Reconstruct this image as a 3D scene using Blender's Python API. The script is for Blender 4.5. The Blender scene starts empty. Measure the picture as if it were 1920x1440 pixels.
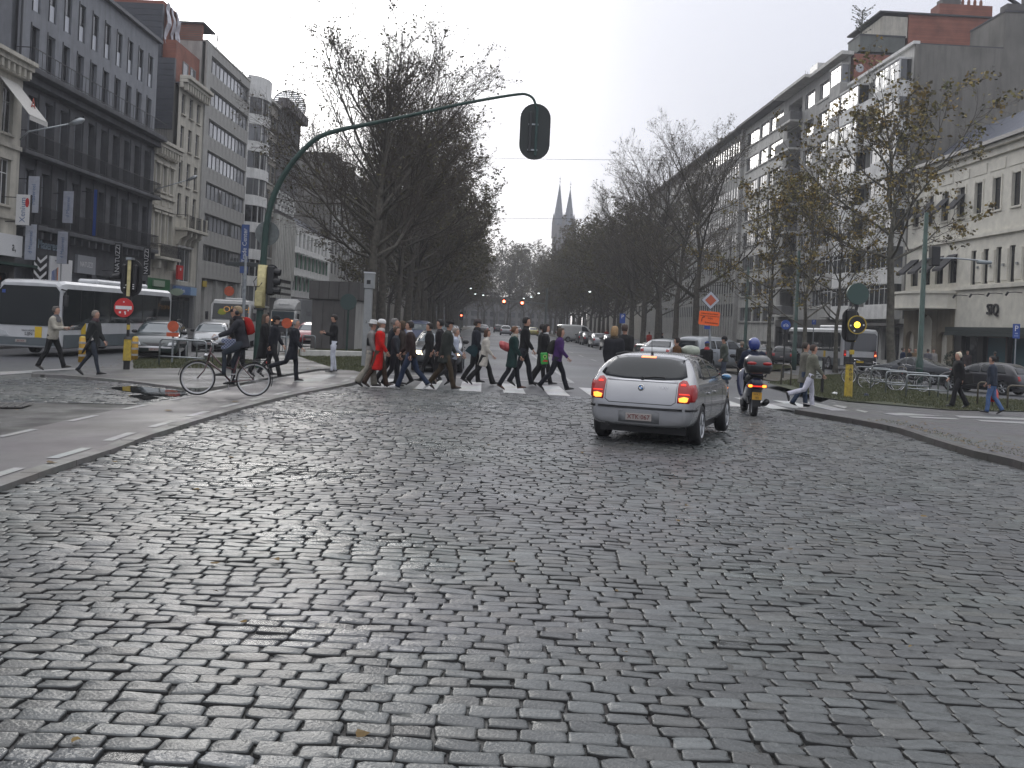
import bpy, bmesh, math, random
import numpy as np
from mathutils import Vector, Matrix
from mathutils.bvhtree import BVHTree
from math import sin, cos, pi, radians, exp, sqrt, atan2, hypot

random.seed(7); np.random.seed(7)
S = bpy.context.scene
COL = S.collection

# ------------------------------------------------------------------ camera
CAMH, FPX, ROLL = 1.75, 1925.0, 0.046
cam_d = bpy.data.cameras.new('camera')
cam_d.sensor_width = 36; cam_d.lens = FPX/1920*36
cam_d.shift_y = -(720-606.6)/1920
cam_d.clip_start = 0.1; cam_d.clip_end = 6000
cam = bpy.data.objects.new('camera', cam_d); COL.objects.link(cam)
cam.matrix_world = Matrix(((cos(ROLL), -sin(ROLL), 0, 0), (0, 0, -1, 0), (sin(ROLL), cos(ROLL), 0, CAMH), (0, 0, 0, 1)))
S.camera = cam

# ------------------------------------------------------------------ sky, sun, exposure
SUN_AZ, SUN_EL = radians(-15), radians(17)
world = bpy.data.worlds.new('World'); S.world = world; world.use_nodes = True
nt = world.node_tree; nt.nodes.clear()
def wn(t, **k):
    n = nt.nodes.new(t)
    for a, b in k.items(): setattr(n, a, b)
    return n
wout = wn('ShaderNodeOutputWorld'); bg1 = wn('ShaderNodeBackground'); bg2 = wn('ShaderNodeBackground'); addw = wn('ShaderNodeAddShader')
skyn = wn('ShaderNodeTexSky', sky_type='NISHITA', sun_disc=False, sun_elevation=SUN_EL, sun_rotation=SUN_AZ)
skyn.air_density = 1.0; skyn.dust_density = 1
hsv = wn('ShaderNodeHueSaturation'); hsv.inputs['Saturation'].default_value = 0.25; nt.links.new(skyn.outputs[0], hsv.inputs['Color'])
nt.links.new(hsv.outputs[0], bg1.inputs[0]); bg1.inputs[1].default_value = 0.05
tc = wn('ShaderNodeTexCoord')
sd = Vector((sin(SUN_AZ)*cos(SUN_EL), cos(SUN_AZ)*cos(SUN_EL), sin(SUN_EL)))
dot = wn('ShaderNodeVectorMath', operation='DOT_PRODUCT'); nt.links.new(tc.outputs['Generated'], dot.inputs[0]); dot.inputs[1].default_value = sd
def mth(op, a, b=None):
    m = wn('ShaderNodeMath', operation=op)
    for i, v in enumerate((a, b)):
        if v is None: continue
        if isinstance(v, (int, float)): m.inputs[i].default_value = v
        else: nt.links.new(v, m.inputs[i])
    return m.outputs[0]
dmax = mth('MAXIMUM', dot.outputs['Value'], 0.0)
g1 = mth('MULTIPLY', mth('POWER', dmax, 9), 0.02)
g2 = mth('MULTIPLY', mth('POWER', dmax, 60), 2.0)
g3 = mth('MULTIPLY', mth('POWER', dmax, 160), 1.4)
glow = mth('ADD', mth('ADD', g1, g2), g3)
# soft cloud unevenness of the overcast layer
nz = wn('ShaderNodeTexNoise'); nz.inputs['Scale'].default_value = 2.2; nz.inputs['Detail'].default_value = 4
nt.links.new(tc.outputs['Generated'], nz.inputs['Vector'])
cl = mth('ADD', mth('MULTIPLY', nz.outputs['Fac'], 0.12), 0.86)
# an overcast vault is brighter overhead than at the skyline
sz = wn('ShaderNodeSeparateXYZ'); nt.links.new(tc.outputs['Generated'], sz.inputs[0])
zen = mth('MULTIPLY', mth('POWER', mth('MAXIMUM', sz.outputs['Z'], 0.0), 1.5), 1.45)
mul = wn('ShaderNodeVectorMath', operation='SCALE'); mul.inputs[0].default_value = (0.315, 0.328, 0.42); nt.links.new(cl, mul.inputs['Scale'])
gv = wn('ShaderNodeVectorMath', operation='SCALE'); gv.inputs[0].default_value = (1.0, 1.0, 0.985); nt.links.new(mth('ADD', glow, zen), gv.inputs['Scale'])
addv = wn('ShaderNodeVectorMath', operation='ADD'); nt.links.new(mul.outputs[0], addv.inputs[0]); nt.links.new(gv.outputs[0], addv.inputs[1])
nt.links.new(addv.outputs[0], bg2.inputs[0]); bg2.inputs[1].default_value = 1.0
nt.links.new(bg1.outputs[0], addw.inputs[0]); nt.links.new(bg2.outputs[0], addw.inputs[1]); nt.links.new(addw.outputs[0], wout.inputs[0])
sun_d = bpy.data.lights.new('sun', 'SUN'); sun_d.energy = 0.6; sun_d.angle = radians(16); sun_d.color = (1, 0.96, 0.9)
sun = bpy.data.objects.new('sun', sun_d); COL.objects.link(sun); sun.rotation_euler = (-sd).to_track_quat('-Z', 'Y').to_euler()
S.view_settings.view_transform = 'Standard'; S.view_settings.look = 'None'
S.view_settings.exposure = 0.0; S.view_settings.gamma = 1
S.view_settings.use_curve_mapping = False
S.cycles.max_bounces = 5; S.cycles.diffuse_bounces = 3; S.cycles.glossy_bounces = 3; S.cycles.transmission_bounces = 3
S.cycles.volume_bounces = 0; S.cycles.transparent_max_bounces = 6; S.cycles.use_denoising = True
S.cycles.caustics_reflective = False; S.cycles.caustics_refractive = False

# ------------------------------------------------------------------ where pixels of the photo meet the ground
KX = -0.027                      # the avenue runs slightly left of the viewing axis
def ray(px, py):
    u, v = px-960, py-606.6
    return (u*cos(ROLL)+v*sin(ROLL))/FPX, (-u*sin(ROLL)+v*cos(ROLL))/FPX
def G(x, y):                     # cambered ground, falls to both sides of the avenue's crown
    xr = x-KX*y
    return -0.5*(1-exp(-xr*xr/250.0))
def Gn(x, y):
    xr = x-KX*y
    return -0.5*(1-np.exp(-xr*xr/250.0))
def gp(px, py, h=0.0):
    tx, ty = ray(px, py); t = CAMH/max(ty, 1e-4)
    for _ in range(12):
        t = (CAMH-h-G(tx*t, t))/max(ty, 1e-4)
    return Vector((tx*t, t, G(tx*t, t)+h))
def at(px, py, Y):
    tx, ty = ray(px, py); return Vector((tx*Y, Y, CAMH-ty*Y))
def xat(px, Y, h=0.0):           # ground point at depth Y under picture column px (read at the horizon)
    x = 0.0
    for _ in range(4):
        z = G(x, Y)+h; y_p = (CAMH-z)/Y*FPX
        x = ((px-960)*cos(ROLL)+ (y_p+(px-960)*ROLL)*sin(ROLL))/FPX*Y
    return Vector((x, Y, G(x, Y)+h))

# ------------------------------------------------------------------ tags
def tag(o, label=None, cat=None, group=None, kind=None):
    if label: o['label'] = label
    if cat: o['category'] = cat
    if group: o['group'] = group
    if kind: o['kind'] = kind
    return o
def E(name, loc, rz=0.0, label=None, cat=None, group=None, parent=None):
    o = bpy.data.objects.new(name, None); COL.objects.link(o); o.location = loc; o.rotation_euler = (0, 0, rz)
    o.empty_display_size = 0.2
    if parent: o.parent = parent
    return tag(o, label, cat, group)
def kids(o): return [c for c in bpy.data.objects if c.parent == o]
_tree = {}
def link(name, me, parent=None, loc=None, rot=None, scale=None):
    o = bpy.data.objects.new(name, me); COL.objects.link(o)
    if parent: o.parent = parent; _tree.setdefault(parent.name, []).append(o)
    if loc is not None: o.location = loc
    if rot is not None: o.rotation_euler = rot
    if scale is not None: o.scale = scale
    return o
def copy_tree(o, parent=None):
    c = o.copy(); COL.objects.link(c); c.parent = parent
    if parent: _tree.setdefault(parent.name, []).append(c)
    for ch in list(_tree.get(o.name, [])): copy_tree(ch, c)
    return c

# ------------------------------------------------------------------ materials
_mats = {}
def mat(name, col, rough=0.6, metal=0.0, spec=0.5, nscale=0, namt=0.0, bump=0.0, bscale=None, emit=None, coat=0.0, dirt=0.0, objrand=0.0, alpha=None, ior=None, col2=None, obj=False):
    if name in _mats: return _mats[name]
    m = bpy.data.materials.new(name); m.use_nodes = True; t = m.node_tree; b = t.nodes['Principled BSDF']
    L = t.links.new
    b.inputs['Roughness'].default_value = rough; b.inputs['Metallic'].default_value = metal
    b.inputs['Specular IOR Level'].default_value = spec
    b.inputs['Coat Weight'].default_value = coat
    if ior: b.inputs['IOR'].default_value = ior
    c = (*col, 1); b.inputs['Base Color'].default_value = c
    m.diffuse_color = c
    if nscale or bump or dirt:
        co = t.nodes.new('ShaderNodeTexCoord'); src = co.outputs['Object']
        n = t.nodes.new('ShaderNodeTexNoise'); n.inputs['Scale'].default_value = nscale or 5; n.inputs['Detail'].default_value = 6; L(src, n.inputs['Vector'])
        last = None
        if namt or col2:
            mx = t.nodes.new('ShaderNodeMix'); mx.data_type = 'RGBA'
            rmp = t.nodes.new('ShaderNodeMapRange'); rmp.inputs[1].default_value = 0.3; rmp.inputs[2].default_value = 0.7; L(n.outputs['Fac'], rmp.inputs[0]); L(rmp.outputs[0], mx.inputs[0])
            lo = tuple(max(0, v*(1-namt)) for v in col); hi = tuple(v*(1+namt) for v in col) if not col2 else col2
            mx.inputs[6].default_value = (*lo, 1); mx.inputs[7].default_value = (*hi, 1); last = mx.outputs[2]
        if dirt:  # streaky weathering of its own shape
            mp = t.nodes.new('ShaderNodeMapping'); mp.inputs['Scale'].default_value = (1.1, 1.1, 0.13); L(src, mp.inputs[0])
            n2 = t.nodes.new('ShaderNodeTexNoise'); n2.inputs['Scale'].default_value = 1.6; n2.inputs['Detail'].default_value = 8; n2.inputs['Roughness'].default_value = 0.65; L(mp.outputs[0], n2.inputs['Vector'])
            r2 = t.nodes.new('ShaderNodeMapRange'); r2.inputs[1].default_value = 0.45; r2.inputs[2].default_value = 0.72; r2.inputs[3].default_value = 0; r2.inputs[4].default_value = dirt; L(n2.outputs['Fac'], r2.inputs[0])
            m2 = t.nodes.new('ShaderNodeMix'); m2.data_type = 'RGBA'; L(r2.outputs[0], m2.inputs[0])
            if last: L(last, m2.inputs[6])
            else: m2.inputs[6].default_value = c
            m2.inputs[7].default_value = (0.045, 0.042, 0.038, 1); last = m2.outputs[2]
        if last: L(last, b.inputs['Base Color'])
        if bump:
            bn = t.nodes.new('ShaderNodeTexNoise'); bn.inputs['Scale'].default_value = bscale or 40; bn.inputs['Detail'].default_value = 5; L(src, bn.inputs['Vector'])
            bb = t.nodes.new('ShaderNodeBump'); bb.inputs['Strength'].default_value = bump; bb.inputs['Distance'].default_value = 0.02; L(bn.outputs['Fac'], bb.inputs['Height']); L(bb.outputs[0], b.inputs['Normal'])
    if emit:
        b.inputs['Emission Color'].default_value = (*emit[:3], 1); b.inputs['Emission Strength'].default_value = emit[3]
    _mats[name] = m; return m
def cloth(col, rough=0.85):
    k = 'cloth_%02x%02x%02x' % tuple(int(min(1, c)*255) for c in col)
    return mat(k, col, rough, spec=0.25, nscale=9, namt=0.22, bump=0.35, bscale=28)
def paint(col, rough=0.28, metal=0.0):
    k = 'paint_%02x%02x%02x_%d' % (*[int(min(1, c)*255) for c in col], int(metal*10))
    return mat(k, col, rough, metal, coat=0.7, nscale=3, namt=0.05, dirt=0.10)

STEEL = mat('galvanised_steel', (0.30, 0.32, 0.33), 0.42, 0.75, nscale=12, namt=0.2)
BLACK = mat('black_plastic', (0.012, 0.012, 0.013), 0.45)
RUBBER = mat('tyre_rubber', (0.016, 0.016, 0.017), 0.75, bump=0.3, bscale=60)
GREENP = mat('green_painted_steel', (0.014, 0.044, 0.034), 0.5, nscale=6, namt=0.3)
YELLOWP = mat('yellow_painted_steel', (0.50, 0.36, 0.045), 0.5, nscale=14, namt=0.25, dirt=0.5)
CREAMP = mat('cream_painted_steel', (0.50, 0.44, 0.22), 0.55, nscale=10, namt=0.2, dirt=0.3)
REDP = mat('red_sign', (0.50, 0.02, 0.02), 0.4, nscale=10, namt=0.1)
WHITEP = mat('white_sign', (0.68, 0.68, 0.68), 0.4, nscale=20, namt=0.06)
BLUEP = mat('blue_sign', (0.02, 0.06, 0.26), 0.4)
ORANGEP = mat('orange_sign', (0.85, 0.13, 0.02), 0.45, nscale=12, namt=0.08)
GREYBACK = mat('sign_back_grey', (0.13, 0.145, 0.14), 0.5, 0.2, nscale=12, namt=0.2)
SKIN = mat('skin', (0.42, 0.24, 0.17), 0.55, nscale=20, namt=0.08)
HAIRB = mat('dark_hair', (0.018, 0.013, 0.010), 0.6, bump=0.6, bscale=90)
GLASSD = mat('car_glass', (0.012, 0.015, 0.017), 0.05, spec=0.45)
GLASSL = mat('windscreen_glass', (0.07, 0.09, 0.10), 0.06, spec=0.8)
CHROME = mat('chrome', (0.6, 0.6, 0.6), 0.18, 1.0)
TAILR = mat('tail_light', (0.26, 0.006, 0.006), 0.2, emit=(0.8, 0.02, 0.01, 0.04), coat=0.3)
BRAKE = mat('lit_brake_light', (0.6, 0.05, 0.02), 0.2, emit=(1.0, 0.34, 0.04, 2.6))
BRAKE2 = mat('lit_brake_glow', (0.6, 0.03, 0.02), 0.2, emit=(1.0, 0.04, 0.015, 0.8))
HEADL = mat('headlight_glass', (0.45, 0.47, 0.48), 0.12, spec=0.8)
LITHEAD = mat('lit_headlight', (0.9, 0.8, 0.6), 0.2, emit=(1.0, 0.86, 0.55, 6))
RIM = mat('alloy_rim', (0.30, 0.31, 0.32), 0.35, 0.8)

# ------------------------------------------------------------------ mesh builder
class MB:
    def __init__(s): s.v = []; s.f = []; s.mi = []; s.m = 0
    def add(s, vs, fs, m=None):
        b = len(s.v); s.v += [tuple(p) for p in vs]; s.f += [tuple(i+b for i in f) for f in fs]; s.mi += [s.m if m is None else m]*len(fs)
        return s
    def box(s, x0, x1, y0, y1, z0, z1, m=None):
        if x0 > x1: x0, x1 = x1, x0
        if y0 > y1: y0, y1 = y1, y0
        return s.add([(x0,y0,z0),(x1,y0,z0),(x1,y1,z0),(x0,y1,z0),(x0,y0,z1),(x1,y0,z1),(x1,y1,z1),(x0,y1,z1)],
                     [(0,3,2,1),(4,5,6,7),(0,1,5,4),(1,2,6,5),(2,3,7,6),(3,0,4,7)], m)
    def bbox(s, x0, x1, y0, y1, z0, z1, b=0.01, m=None):   # box with chamfered edges
        if x0 > x1: x0, x1 = x1, x0
        if y0 > y1: y0, y1 = y1, y0
        bm = bmesh.new(); bmesh.ops.create_cube(bm, size=1)
        for v in bm.verts: v.co = Vector(((x0+x1)/2+v.co.x*(x1-x0), (y0+y1)/2+v.co.y*(y1-y0), (z0+z1)/2+v.co.z*(z1-z0)))
        bmesh.ops.bevel(bm, geom=list(bm.edges), offset=b, segments=1, affect='EDGES')
        bm.verts.index_update(); s.add([v.co[:] for v in bm.verts], [[v.index for v in f.verts] for f in bm.faces], m); bm.free(); return s
    def tube(s, pts, rad, n=6, cap=True, m=None, flat=None):
        pts = [Vector(p) for p in pts]; k = len(pts)
        if not hasattr(rad, '__len__'): rad = [rad]*k
        vs = []; prev = None
        for i, p in enumerate(pts):
            d = (pts[min(i+1, k-1)]-pts[max(i-1, 0)])
            if d.length < 1e-9: d = Vector((0, 0, 1))
            d.normalize()
            if prev is None:
                a = Vector((0, 0, 1)) if abs(d.z) < 0.9 else Vector((1, 0, 0))
                a = (a-d*a.dot(d)).normalized()
            else:
                a = prev-d*prev.dot(d)
                a = a.normalized() if a.length > 1e-6 else Vector((1, 0, 0))
            prev = a; b = d.cross(a); r = rad[i]
            ra, rb = (r if hasattr(r, '__len__') else (r, r))
            for j in range(n):
                t = 2*pi*j/n; vs.append(p+a*(cos(t)*ra)+b*(sin(t)*rb))
        fs = [(i*n+j, i*n+(j+1) % n, (i+1)*n+(j+1) % n, (i+1)*n+j) for i in range(k-1) for j in range(n)]
        if cap: fs += [tuple(reversed(range(n))), tuple(range((k-1)*n, k*n))]
        return s.add(vs, fs, m)
    def loft(s, secs, cap=True, m=None):      # list of rings with equal point counts
        n = len(secs[0]); vs = [p for r in secs for p in r]; k = len(secs)
        fs = [(i*n+j, i*n+(j+1) % n, (i+1)*n+(j+1) % n, (i+1)*n+j) for i in range(k-1) for j in range(n)]
        if cap: fs += [tuple(reversed(range(n))), tuple(range((k-1)*n, k*n))]
        return s.add(vs, fs, m)
    def ell(s, c, r, n=8, k=6, m=None):
        c = Vector(c); secs = []
        for i in range(1, k):
            a = -pi/2+pi*i/k
            secs.append([(c.x+r[0]*cos(a)*cos(2*pi*j/n), c.y+r[1]*cos(a)*sin(2*pi*j/n), c.z+r[2]*sin(a)) for j in range(n)])
        return s.loft(secs, True, m)
    def lathe(s, prof, n=16, axis='z', c=(0, 0, 0), m=None, cap=False):   # prof: (r, h)
        vs = []
        for r, h in prof:
            for j in range(n):
                t = 2*pi*j/n; p = (r*cos(t), r*sin(t), h)
                if axis == 'y': p = (p[0], p[2], p[1])
                if axis == 'x': p = (p[2], p[0], p[1])
                vs.append((p[0]+c[0], p[1]+c[1], p[2]+c[2]))
        k = len(prof); fs = [(i*n+j, i*n+(j+1) % n, (i+1)*n+(j+1) % n, (i+1)*n+j) for i in range(k-1) for j in range(n)]
        if cap: fs += [tuple(reversed(range(n))), tuple(range((k-1)*n, k*n))]
        return s.add(vs, fs, m)
    def prism(s, poly, a0, a1, plane='xz', m=None):    # polygon extruded along the third axis
        def P(p, a): return {'xz': (p[0], a, p[1]), 'xy': (p[0], p[1], a), 'yz': (a, p[0], p[1])}[plane]
        n = len(poly); vs = [P(p, a0) for p in poly]+[P(p, a1) for p in poly]
        return s.add(vs, [tuple(range(n)), tuple(reversed(range(n, 2*n)))]+[(i, i+n, (i+1) % n+n, (i+1) % n) for i in range(n)], m)
    def mesh(s, name, mats, smooth=False, fix=True):
        me = bpy.data.meshes.new(name); me.from_pydata(s.v, [], s.f)
        for m in (mats if isinstance(mats, (list, tuple)) else [mats]): me.materials.append(m)
        me.polygons.foreach_set('material_index', s.mi)
        if fix:
            bm = bmesh.new(); bm.from_mesh(me); bmesh.ops.recalc_face_normals(bm, faces=bm.faces); bm.to_mesh(me); bm.free()
        if smooth: me.polygons.foreach_set('use_smooth', [True]*len(me.polygons))
        me.update(); return me
    def obj(s, name, mats, parent=None, smooth=False, loc=None, rot=None):
        return link(name, s.mesh(name, mats, smooth), parent, loc, rot)
TMP = bpy.data.scenes.new('workbench')       # modifiers are evaluated in a small scene of their own
def tmpdg():
    with bpy.context.temp_override(scene=TMP, view_layer=TMP.view_layers[0]):
        dg = bpy.context.evaluated_depsgraph_get(); dg.update(); return dg
def evaluated(me, mods):
    o = bpy.data.objects.new('tmp', me); TMP.collection.objects.link(o); extra = []
    for t, kw in mods:
        md = o.modifiers.new('m', t)
        for a, b in kw.items():
            setattr(md, a, b)
            if a == 'object': TMP.collection.objects.link(b); extra.append(b)
    dg = tmpdg(); r = bpy.data.meshes.new_from_object(o.evaluated_get(dg)); bpy.data.objects.remove(o)
    return r
def text_mesh(txt, size, mat_, extrude=0.004, spacing=1.0):
    cu = bpy.data.curves.new('lettering', 'FONT'); cu.body = txt; cu.size = size; cu.align_x = 'CENTER'; cu.align_y = 'CENTER'
    cu.extrude = extrude; cu.space_character = spacing; cu.resolution_u = 2
    o = bpy.data.objects.new('tmp', cu); TMP.collection.objects.link(o)
    dg = tmpdg(); me = bpy.data.meshes.new_from_object(o.evaluated_get(dg)); bpy.data.objects.remove(o)
    me.materials.clear(); me.materials.append(mat_); return me
def inpoly(X, Y, poly):
    X = np.asarray(X); Y = np.asarray(Y); r = np.zeros(X.shape, bool); n = len(poly)
    for i in range(n):
        x0, y0 = poly[i][0], poly[i][1]; x1, y1 = poly[(i+1) % n][0], poly[(i+1) % n][1]
        c = ((y0 > Y) != (y1 > Y)) & (X < (x1-x0)*(Y-y0)/((y1-y0) if y1 != y0 else 1e-9)+x0)
        r ^= c
    return r
# ------------------------------------------------------------------ ground materials
def ground_mat(name, col, rough_lo, rough_hi, nsc, amt, bump=0.3, bsc=60, wet=1.2, spec=0.5):
    m = bpy.data.materials.new(name); m.use_nodes = True; t = m.node_tree; b = t.nodes['Principled BSDF']; L = t.links.new
    co = t.nodes.new('ShaderNodeTexCoord')
    n1 = t.nodes.new('ShaderNodeTexNoise'); n1.inputs['Scale'].default_value = nsc; n1.inputs['Detail'].default_value = 8; L(co.outputs['Object'], n1.inputs['Vector'])
    n2 = t.nodes.new('ShaderNodeTexNoise'); n2.inputs['Scale'].default_value = wet; n2.inputs['Detail'].default_value = 5; L(co.outputs['Object'], n2.inputs['Vector'])
    mr = t.nodes.new('ShaderNodeMapRange'); mr.inputs[1].default_value = 0.36; mr.inputs[2].default_value = 0.64; mr.inputs[3].default_value = rough_lo; mr.inputs[4].default_value = rough_hi
    L(n2.outputs['Fac'], mr.inputs[0]); L(mr.outputs[0], b.inputs['Roughness'])
    mx = t.nodes.new('ShaderNodeMix'); mx.data_type = 'RGBA'; L(n1.outputs['Fac'], mx.inputs[0])
    mx.inputs[6].default_value = (*[v*(1-amt) for v in col], 1); mx.inputs[7].default_value = (*[v*(1+amt) for v in col], 1)
    m2 = t.nodes.new('ShaderNodeMix'); m2.data_type = 'RGBA'; m2.blend_type = 'MULTIPLY'; m2.inputs[0].default_value = 0.5; L(mx.outputs[2], m2.inputs[6]); L(n2.outputs['Color'], m2.inputs[7])
    m2.inputs[0].default_value = 0.25
    L(m2.outputs[2], b.inputs['Base Color']); b.inputs['Specular IOR Level'].default_value = spec
    bn = t.nodes.new('ShaderNodeTexNoise'); bn.inputs['Scale'].default_value = bsc; bn.inputs['Detail'].default_value = 4; L(co.outputs['Object'], bn.inputs['Vector'])
    bb = t.nodes.new('ShaderNodeBump'); bb.inputs['Strength'].default_value = bump; bb.inputs['Distance'].default_value = 0.01; L(bn.outputs['Fac'], bb.inputs['Height']); L(bb.outputs[0], b.inputs['Normal'])
    _mats[name] = m; return m
ASPH = ground_mat('wet_asphalt', (0.085, 0.087, 0.092), 0.42, 0.55, 9, 0.3, 0.35, 90, 0.12)
ASPH_BIKE = ground_mat('reddish_asphalt', (0.088, 0.082, 0.083), 0.34, 0.62, 7, 0.25, 0.35, 110, 0.5)
PAVE = ground_mat('pavement_asphalt', (0.085, 0.084, 0.084), 0.40, 0.7, 6, 0.35, 0.4, 80, 0.6)
JOINT = ground_mat('joint_dirt', (0.050, 0.049, 0.046), 0.4, 0.85, 12, 0.5, 0.8, 70, 1.2)
EARTH = ground_mat('muddy_earth', (0.060, 0.052, 0.036), 0.6, 0.9, 5, 0.5, 0.8, 30, 1.0)
TURF = ground_mat('turf', (0.045, 0.052, 0.024), 0.8, 0.95, 6, 0.5, 0.9, 30, 1.0)
MARK = ground_mat('road_paint', (0.30, 0.30, 0.295), 0.4, 0.65, 14, 0.35, 0.3, 60, 1.5)
MARKW = ground_mat('crossing_paint', (0.52, 0.52, 0.51), 0.4, 0.65, 14, 0.3, 0.3, 60, 1.5)
KERB = ground_mat('kerb_stone', (0.17, 0.165, 0.155), 0.45, 0.75, 8, 0.35, 0.5, 50, 1.4)
KERBD = ground_mat('dark_kerb_stone', (0.085, 0.08, 0.075), 0.5, 0.8, 8, 0.35, 0.5, 50, 1.4)
SIDE = ground_mat('shaded_sett_side', (0.018, 0.018, 0.018), 0.6, 0.9, 12, 0.4, 0.4, 70, 1.2)  # near-black sett flanks: the shadow line along each stone's edge, put into the colour
COBM = ground_mat('wet_granite_sett', (0.072, 0.078, 0.079), 0.23, 0.43, 22, 0.6, 0.6, 50, 0.40, spec=0.55)
# individual stones differ in tone
_t = COBM.node_tree; _b = _t.nodes['Principled BSDF']; _lk = _b.inputs['Base Color'].links[0].from_socket
_at = _t.nodes.new('ShaderNodeAttribute'); _at.attribute_name = 'tone'
_mx = _t.nodes.new('ShaderNodeMix'); _mx.data_type = 'RGBA'; _mx.blend_type = 'MULTIPLY'; _mx.inputs[0].default_value = 1
_t.links.new(_lk, _mx.inputs[6]); _t.links.new(_at.outputs['Color'], _mx.inputs[7]); _t.links.new(_mx.outputs[2], _b.inputs['Base Color'])

def sheet(name, pts, h, material, kind='structure', parent=None, cell=1.6, thick=0.0, cuty=False):
    bm = bmesh.new(); vs = [bm.verts.new((p[0], p[1], 0)) for p in pts]; bm.faces.new(vs)
    if len(pts) > 4: bmesh.ops.triangulate(bm, faces=list(bm.faces))
    xs = [p[0]-KX*p[1] for p in pts]; a, b = min(xs), max(xs)
    a2 = max(a, -30); b2 = min(b, 30); x = math.floor(a2/cell)*cell+cell
    nrm = Vector((1, -KX, 0)).normalized()
    while x < b2:
        bmesh.ops.bisect_plane(bm, geom=list(bm.verts)+list(bm.edges)+list(bm.faces), plane_co=(x, 0, 0), plane_no=nrm); x += cell
    for v in bm.verts: v.co.z = G(v.co.x, v.co.y)+h
    if thick:
        r = bmesh.ops.extrude_face_region(bm, geom=list(bm.faces))
        for v in [g for g in r['geom'] if isinstance(g, bmesh.types.BMVert)]: v.co.z -= thick
    bmesh.ops.recalc_face_normals(bm, faces=bm.faces)
    me = bpy.data.meshes.new(name); bm.to_mesh(me); bm.free(); me.materials.append(material)
    if not thick and len(me.polygons) and me.polygons[0].normal.z < 0: me.flip_normals()
    o = link(name, me, parent)
    if kind: o['kind'] = kind
    return o
def R(xr, y): return (xr+KX*y, y)           # avenue coordinates -> world

# one ground sheet to the horizon
sheet('ground', [(-700, -30), (700, -30), (700, 880), (-700, 880)], -0.012, ASPH, cell=2.0)
# left kerb curve along the cycle track (measured on the cobble side) and its inner edge
outer_px = [(-260, 1010), (-120, 960), (0, 917), (94, 884), (199, 850), (262, 826), (337, 802), (405, 781), (461, 765), (544, 744), (600, 733), (645, 724), (672, 715), (684, 706)]
inner_px = [(-260, 874), (-120, 848), (0, 824), (139, 792), (229, 772), (311, 756), (356, 747), (412, 735), (487, 721), (562, 706), (600, 700), (640, 697), (660, 698), (676, 702)]
def smoothline(pp, n=60, h=0.0):
    P = [gp(*p, h).xy for p in pp]
    out = []
    for i in range(len(P)-1):
        p0, p1, p2, p3 = P[max(i-1, 0)], P[i], P[i+1], P[min(i+2, len(P)-1)]
        k = max(2, int((p2-p1).length/0.35))
        for j in range(k):
            t = j/k
            out.append(0.5*((2*p1)+(-p0+p2)*t+(2*p0-5*p1+4*p2-p3)*t*t+(-p0+3*p1-3*p2+p3)*t**3))
    out.append(P[-1]); return out
LO = smoothline(outer_px); LI = smoothline(inner_px)
HB = 0.06
sheet('cycle_path', [tuple(p) for p in LO]+[tuple(p) for p in reversed(LI)], HB, ASPH_BIKE, thick=0.08)
def along(line):
    d = [0]
    for a, b in zip(line, line[1:]): d.append(d[-1]+(b-a).length)
    return d
def point_on(line, d, s):
    s = max(0, min(d[-1]-1e-4, s)); i = max(j for j in range(len(d)) if d[j] <= s); i = min(i, len(line)-2)
    t = (s-d[i])/(d[i+1]-d[i]); p = line[i].lerp(line[i+1], t); q = (line[i+1]-line[i]).normalized(); return p, q
def strip(b, line, d, s0, s1, off0, off1, h0, h1, n=4):
    """solid strip following a line; off = sideways offsets, h0..h1 = heights over ground"""
    secs = []
    for i in range(n+1):
        p, q = point_on(line, d, s0+(s1-s0)*i/n); nn = Vector((q.y, -q.x))
        a = p+nn*off0; c = p+nn*off1; za, zc = G(a.x, a.y), G(c.x, c.y)
        secs.append([(a.x, a.y, za+h0), (c.x, c.y, zc+h0), (c.x, c.y, zc+h1), (a.x, a.y, za+h1)])
    b.loft(secs)
def kerb_run(name, line, off0, off1, h1, material, step=0.95, gap=0.008, h0=-0.06, label=None, only=None):
    d = along(line); root = None; s = 0.0; k = 0
    base = MB(); strip(base, line, d, 0, d[-1], off0+0.012, off1-0.012, h0, h1-0.012, max(8, int(d[-1]/0.5)))
    root = base.obj(name, JOINT); root['kind'] = 'structure'
    while s < d[-1]-0.1:
        e = min(s+step, d[-1]); b = MB(); j = random.uniform(-0.004, 0.004)
        strip(b, line, d, s+gap, e-gap, off0+j, off1+j, h0, h1+random.uniform(-0.003, 0.004), 3)
        b.obj('kerb_stone', material, root); s = e; k += 1
    return root
kerb_run('kerb', LO, -0.09, 0.10, HB+0.006, KERB)
# dashed edge lines of the cycle path
def dashes(name, line, off, w, on, gap, h, s0=0.0, skip=0):
    d = along(line); s = s0; b = MB()
    while s+on < d[-1]:
        n = 4; secs = []
        for i in range(n+1):
            p, q = point_on(line, d, s+on*i/n); nn = Vector((q.y, -q.x)); a = p+nn*(off-w/2); c = p+nn*(off+w/2)
            secs += [(a.x, a.y, G(a.x, a.y)+h), (c.x, c.y, G(c.x, c.y)+h)]
        b.add(secs, [(2*i, 2*i+1, 2*i+3, 2*i+2) for i in range(n)]); s += on+gap
    o = b.obj(name, MARK); o['kind'] = 'structure'; return o
dashes('road_marking', LO, -0.22, 0.13, 0.95, 0.75, HB+0.006, 0.5)
dashes('road_marking', LI, 0.12, 0.11, 0.95, 1.15, HB+0.006, 0.2)

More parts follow.
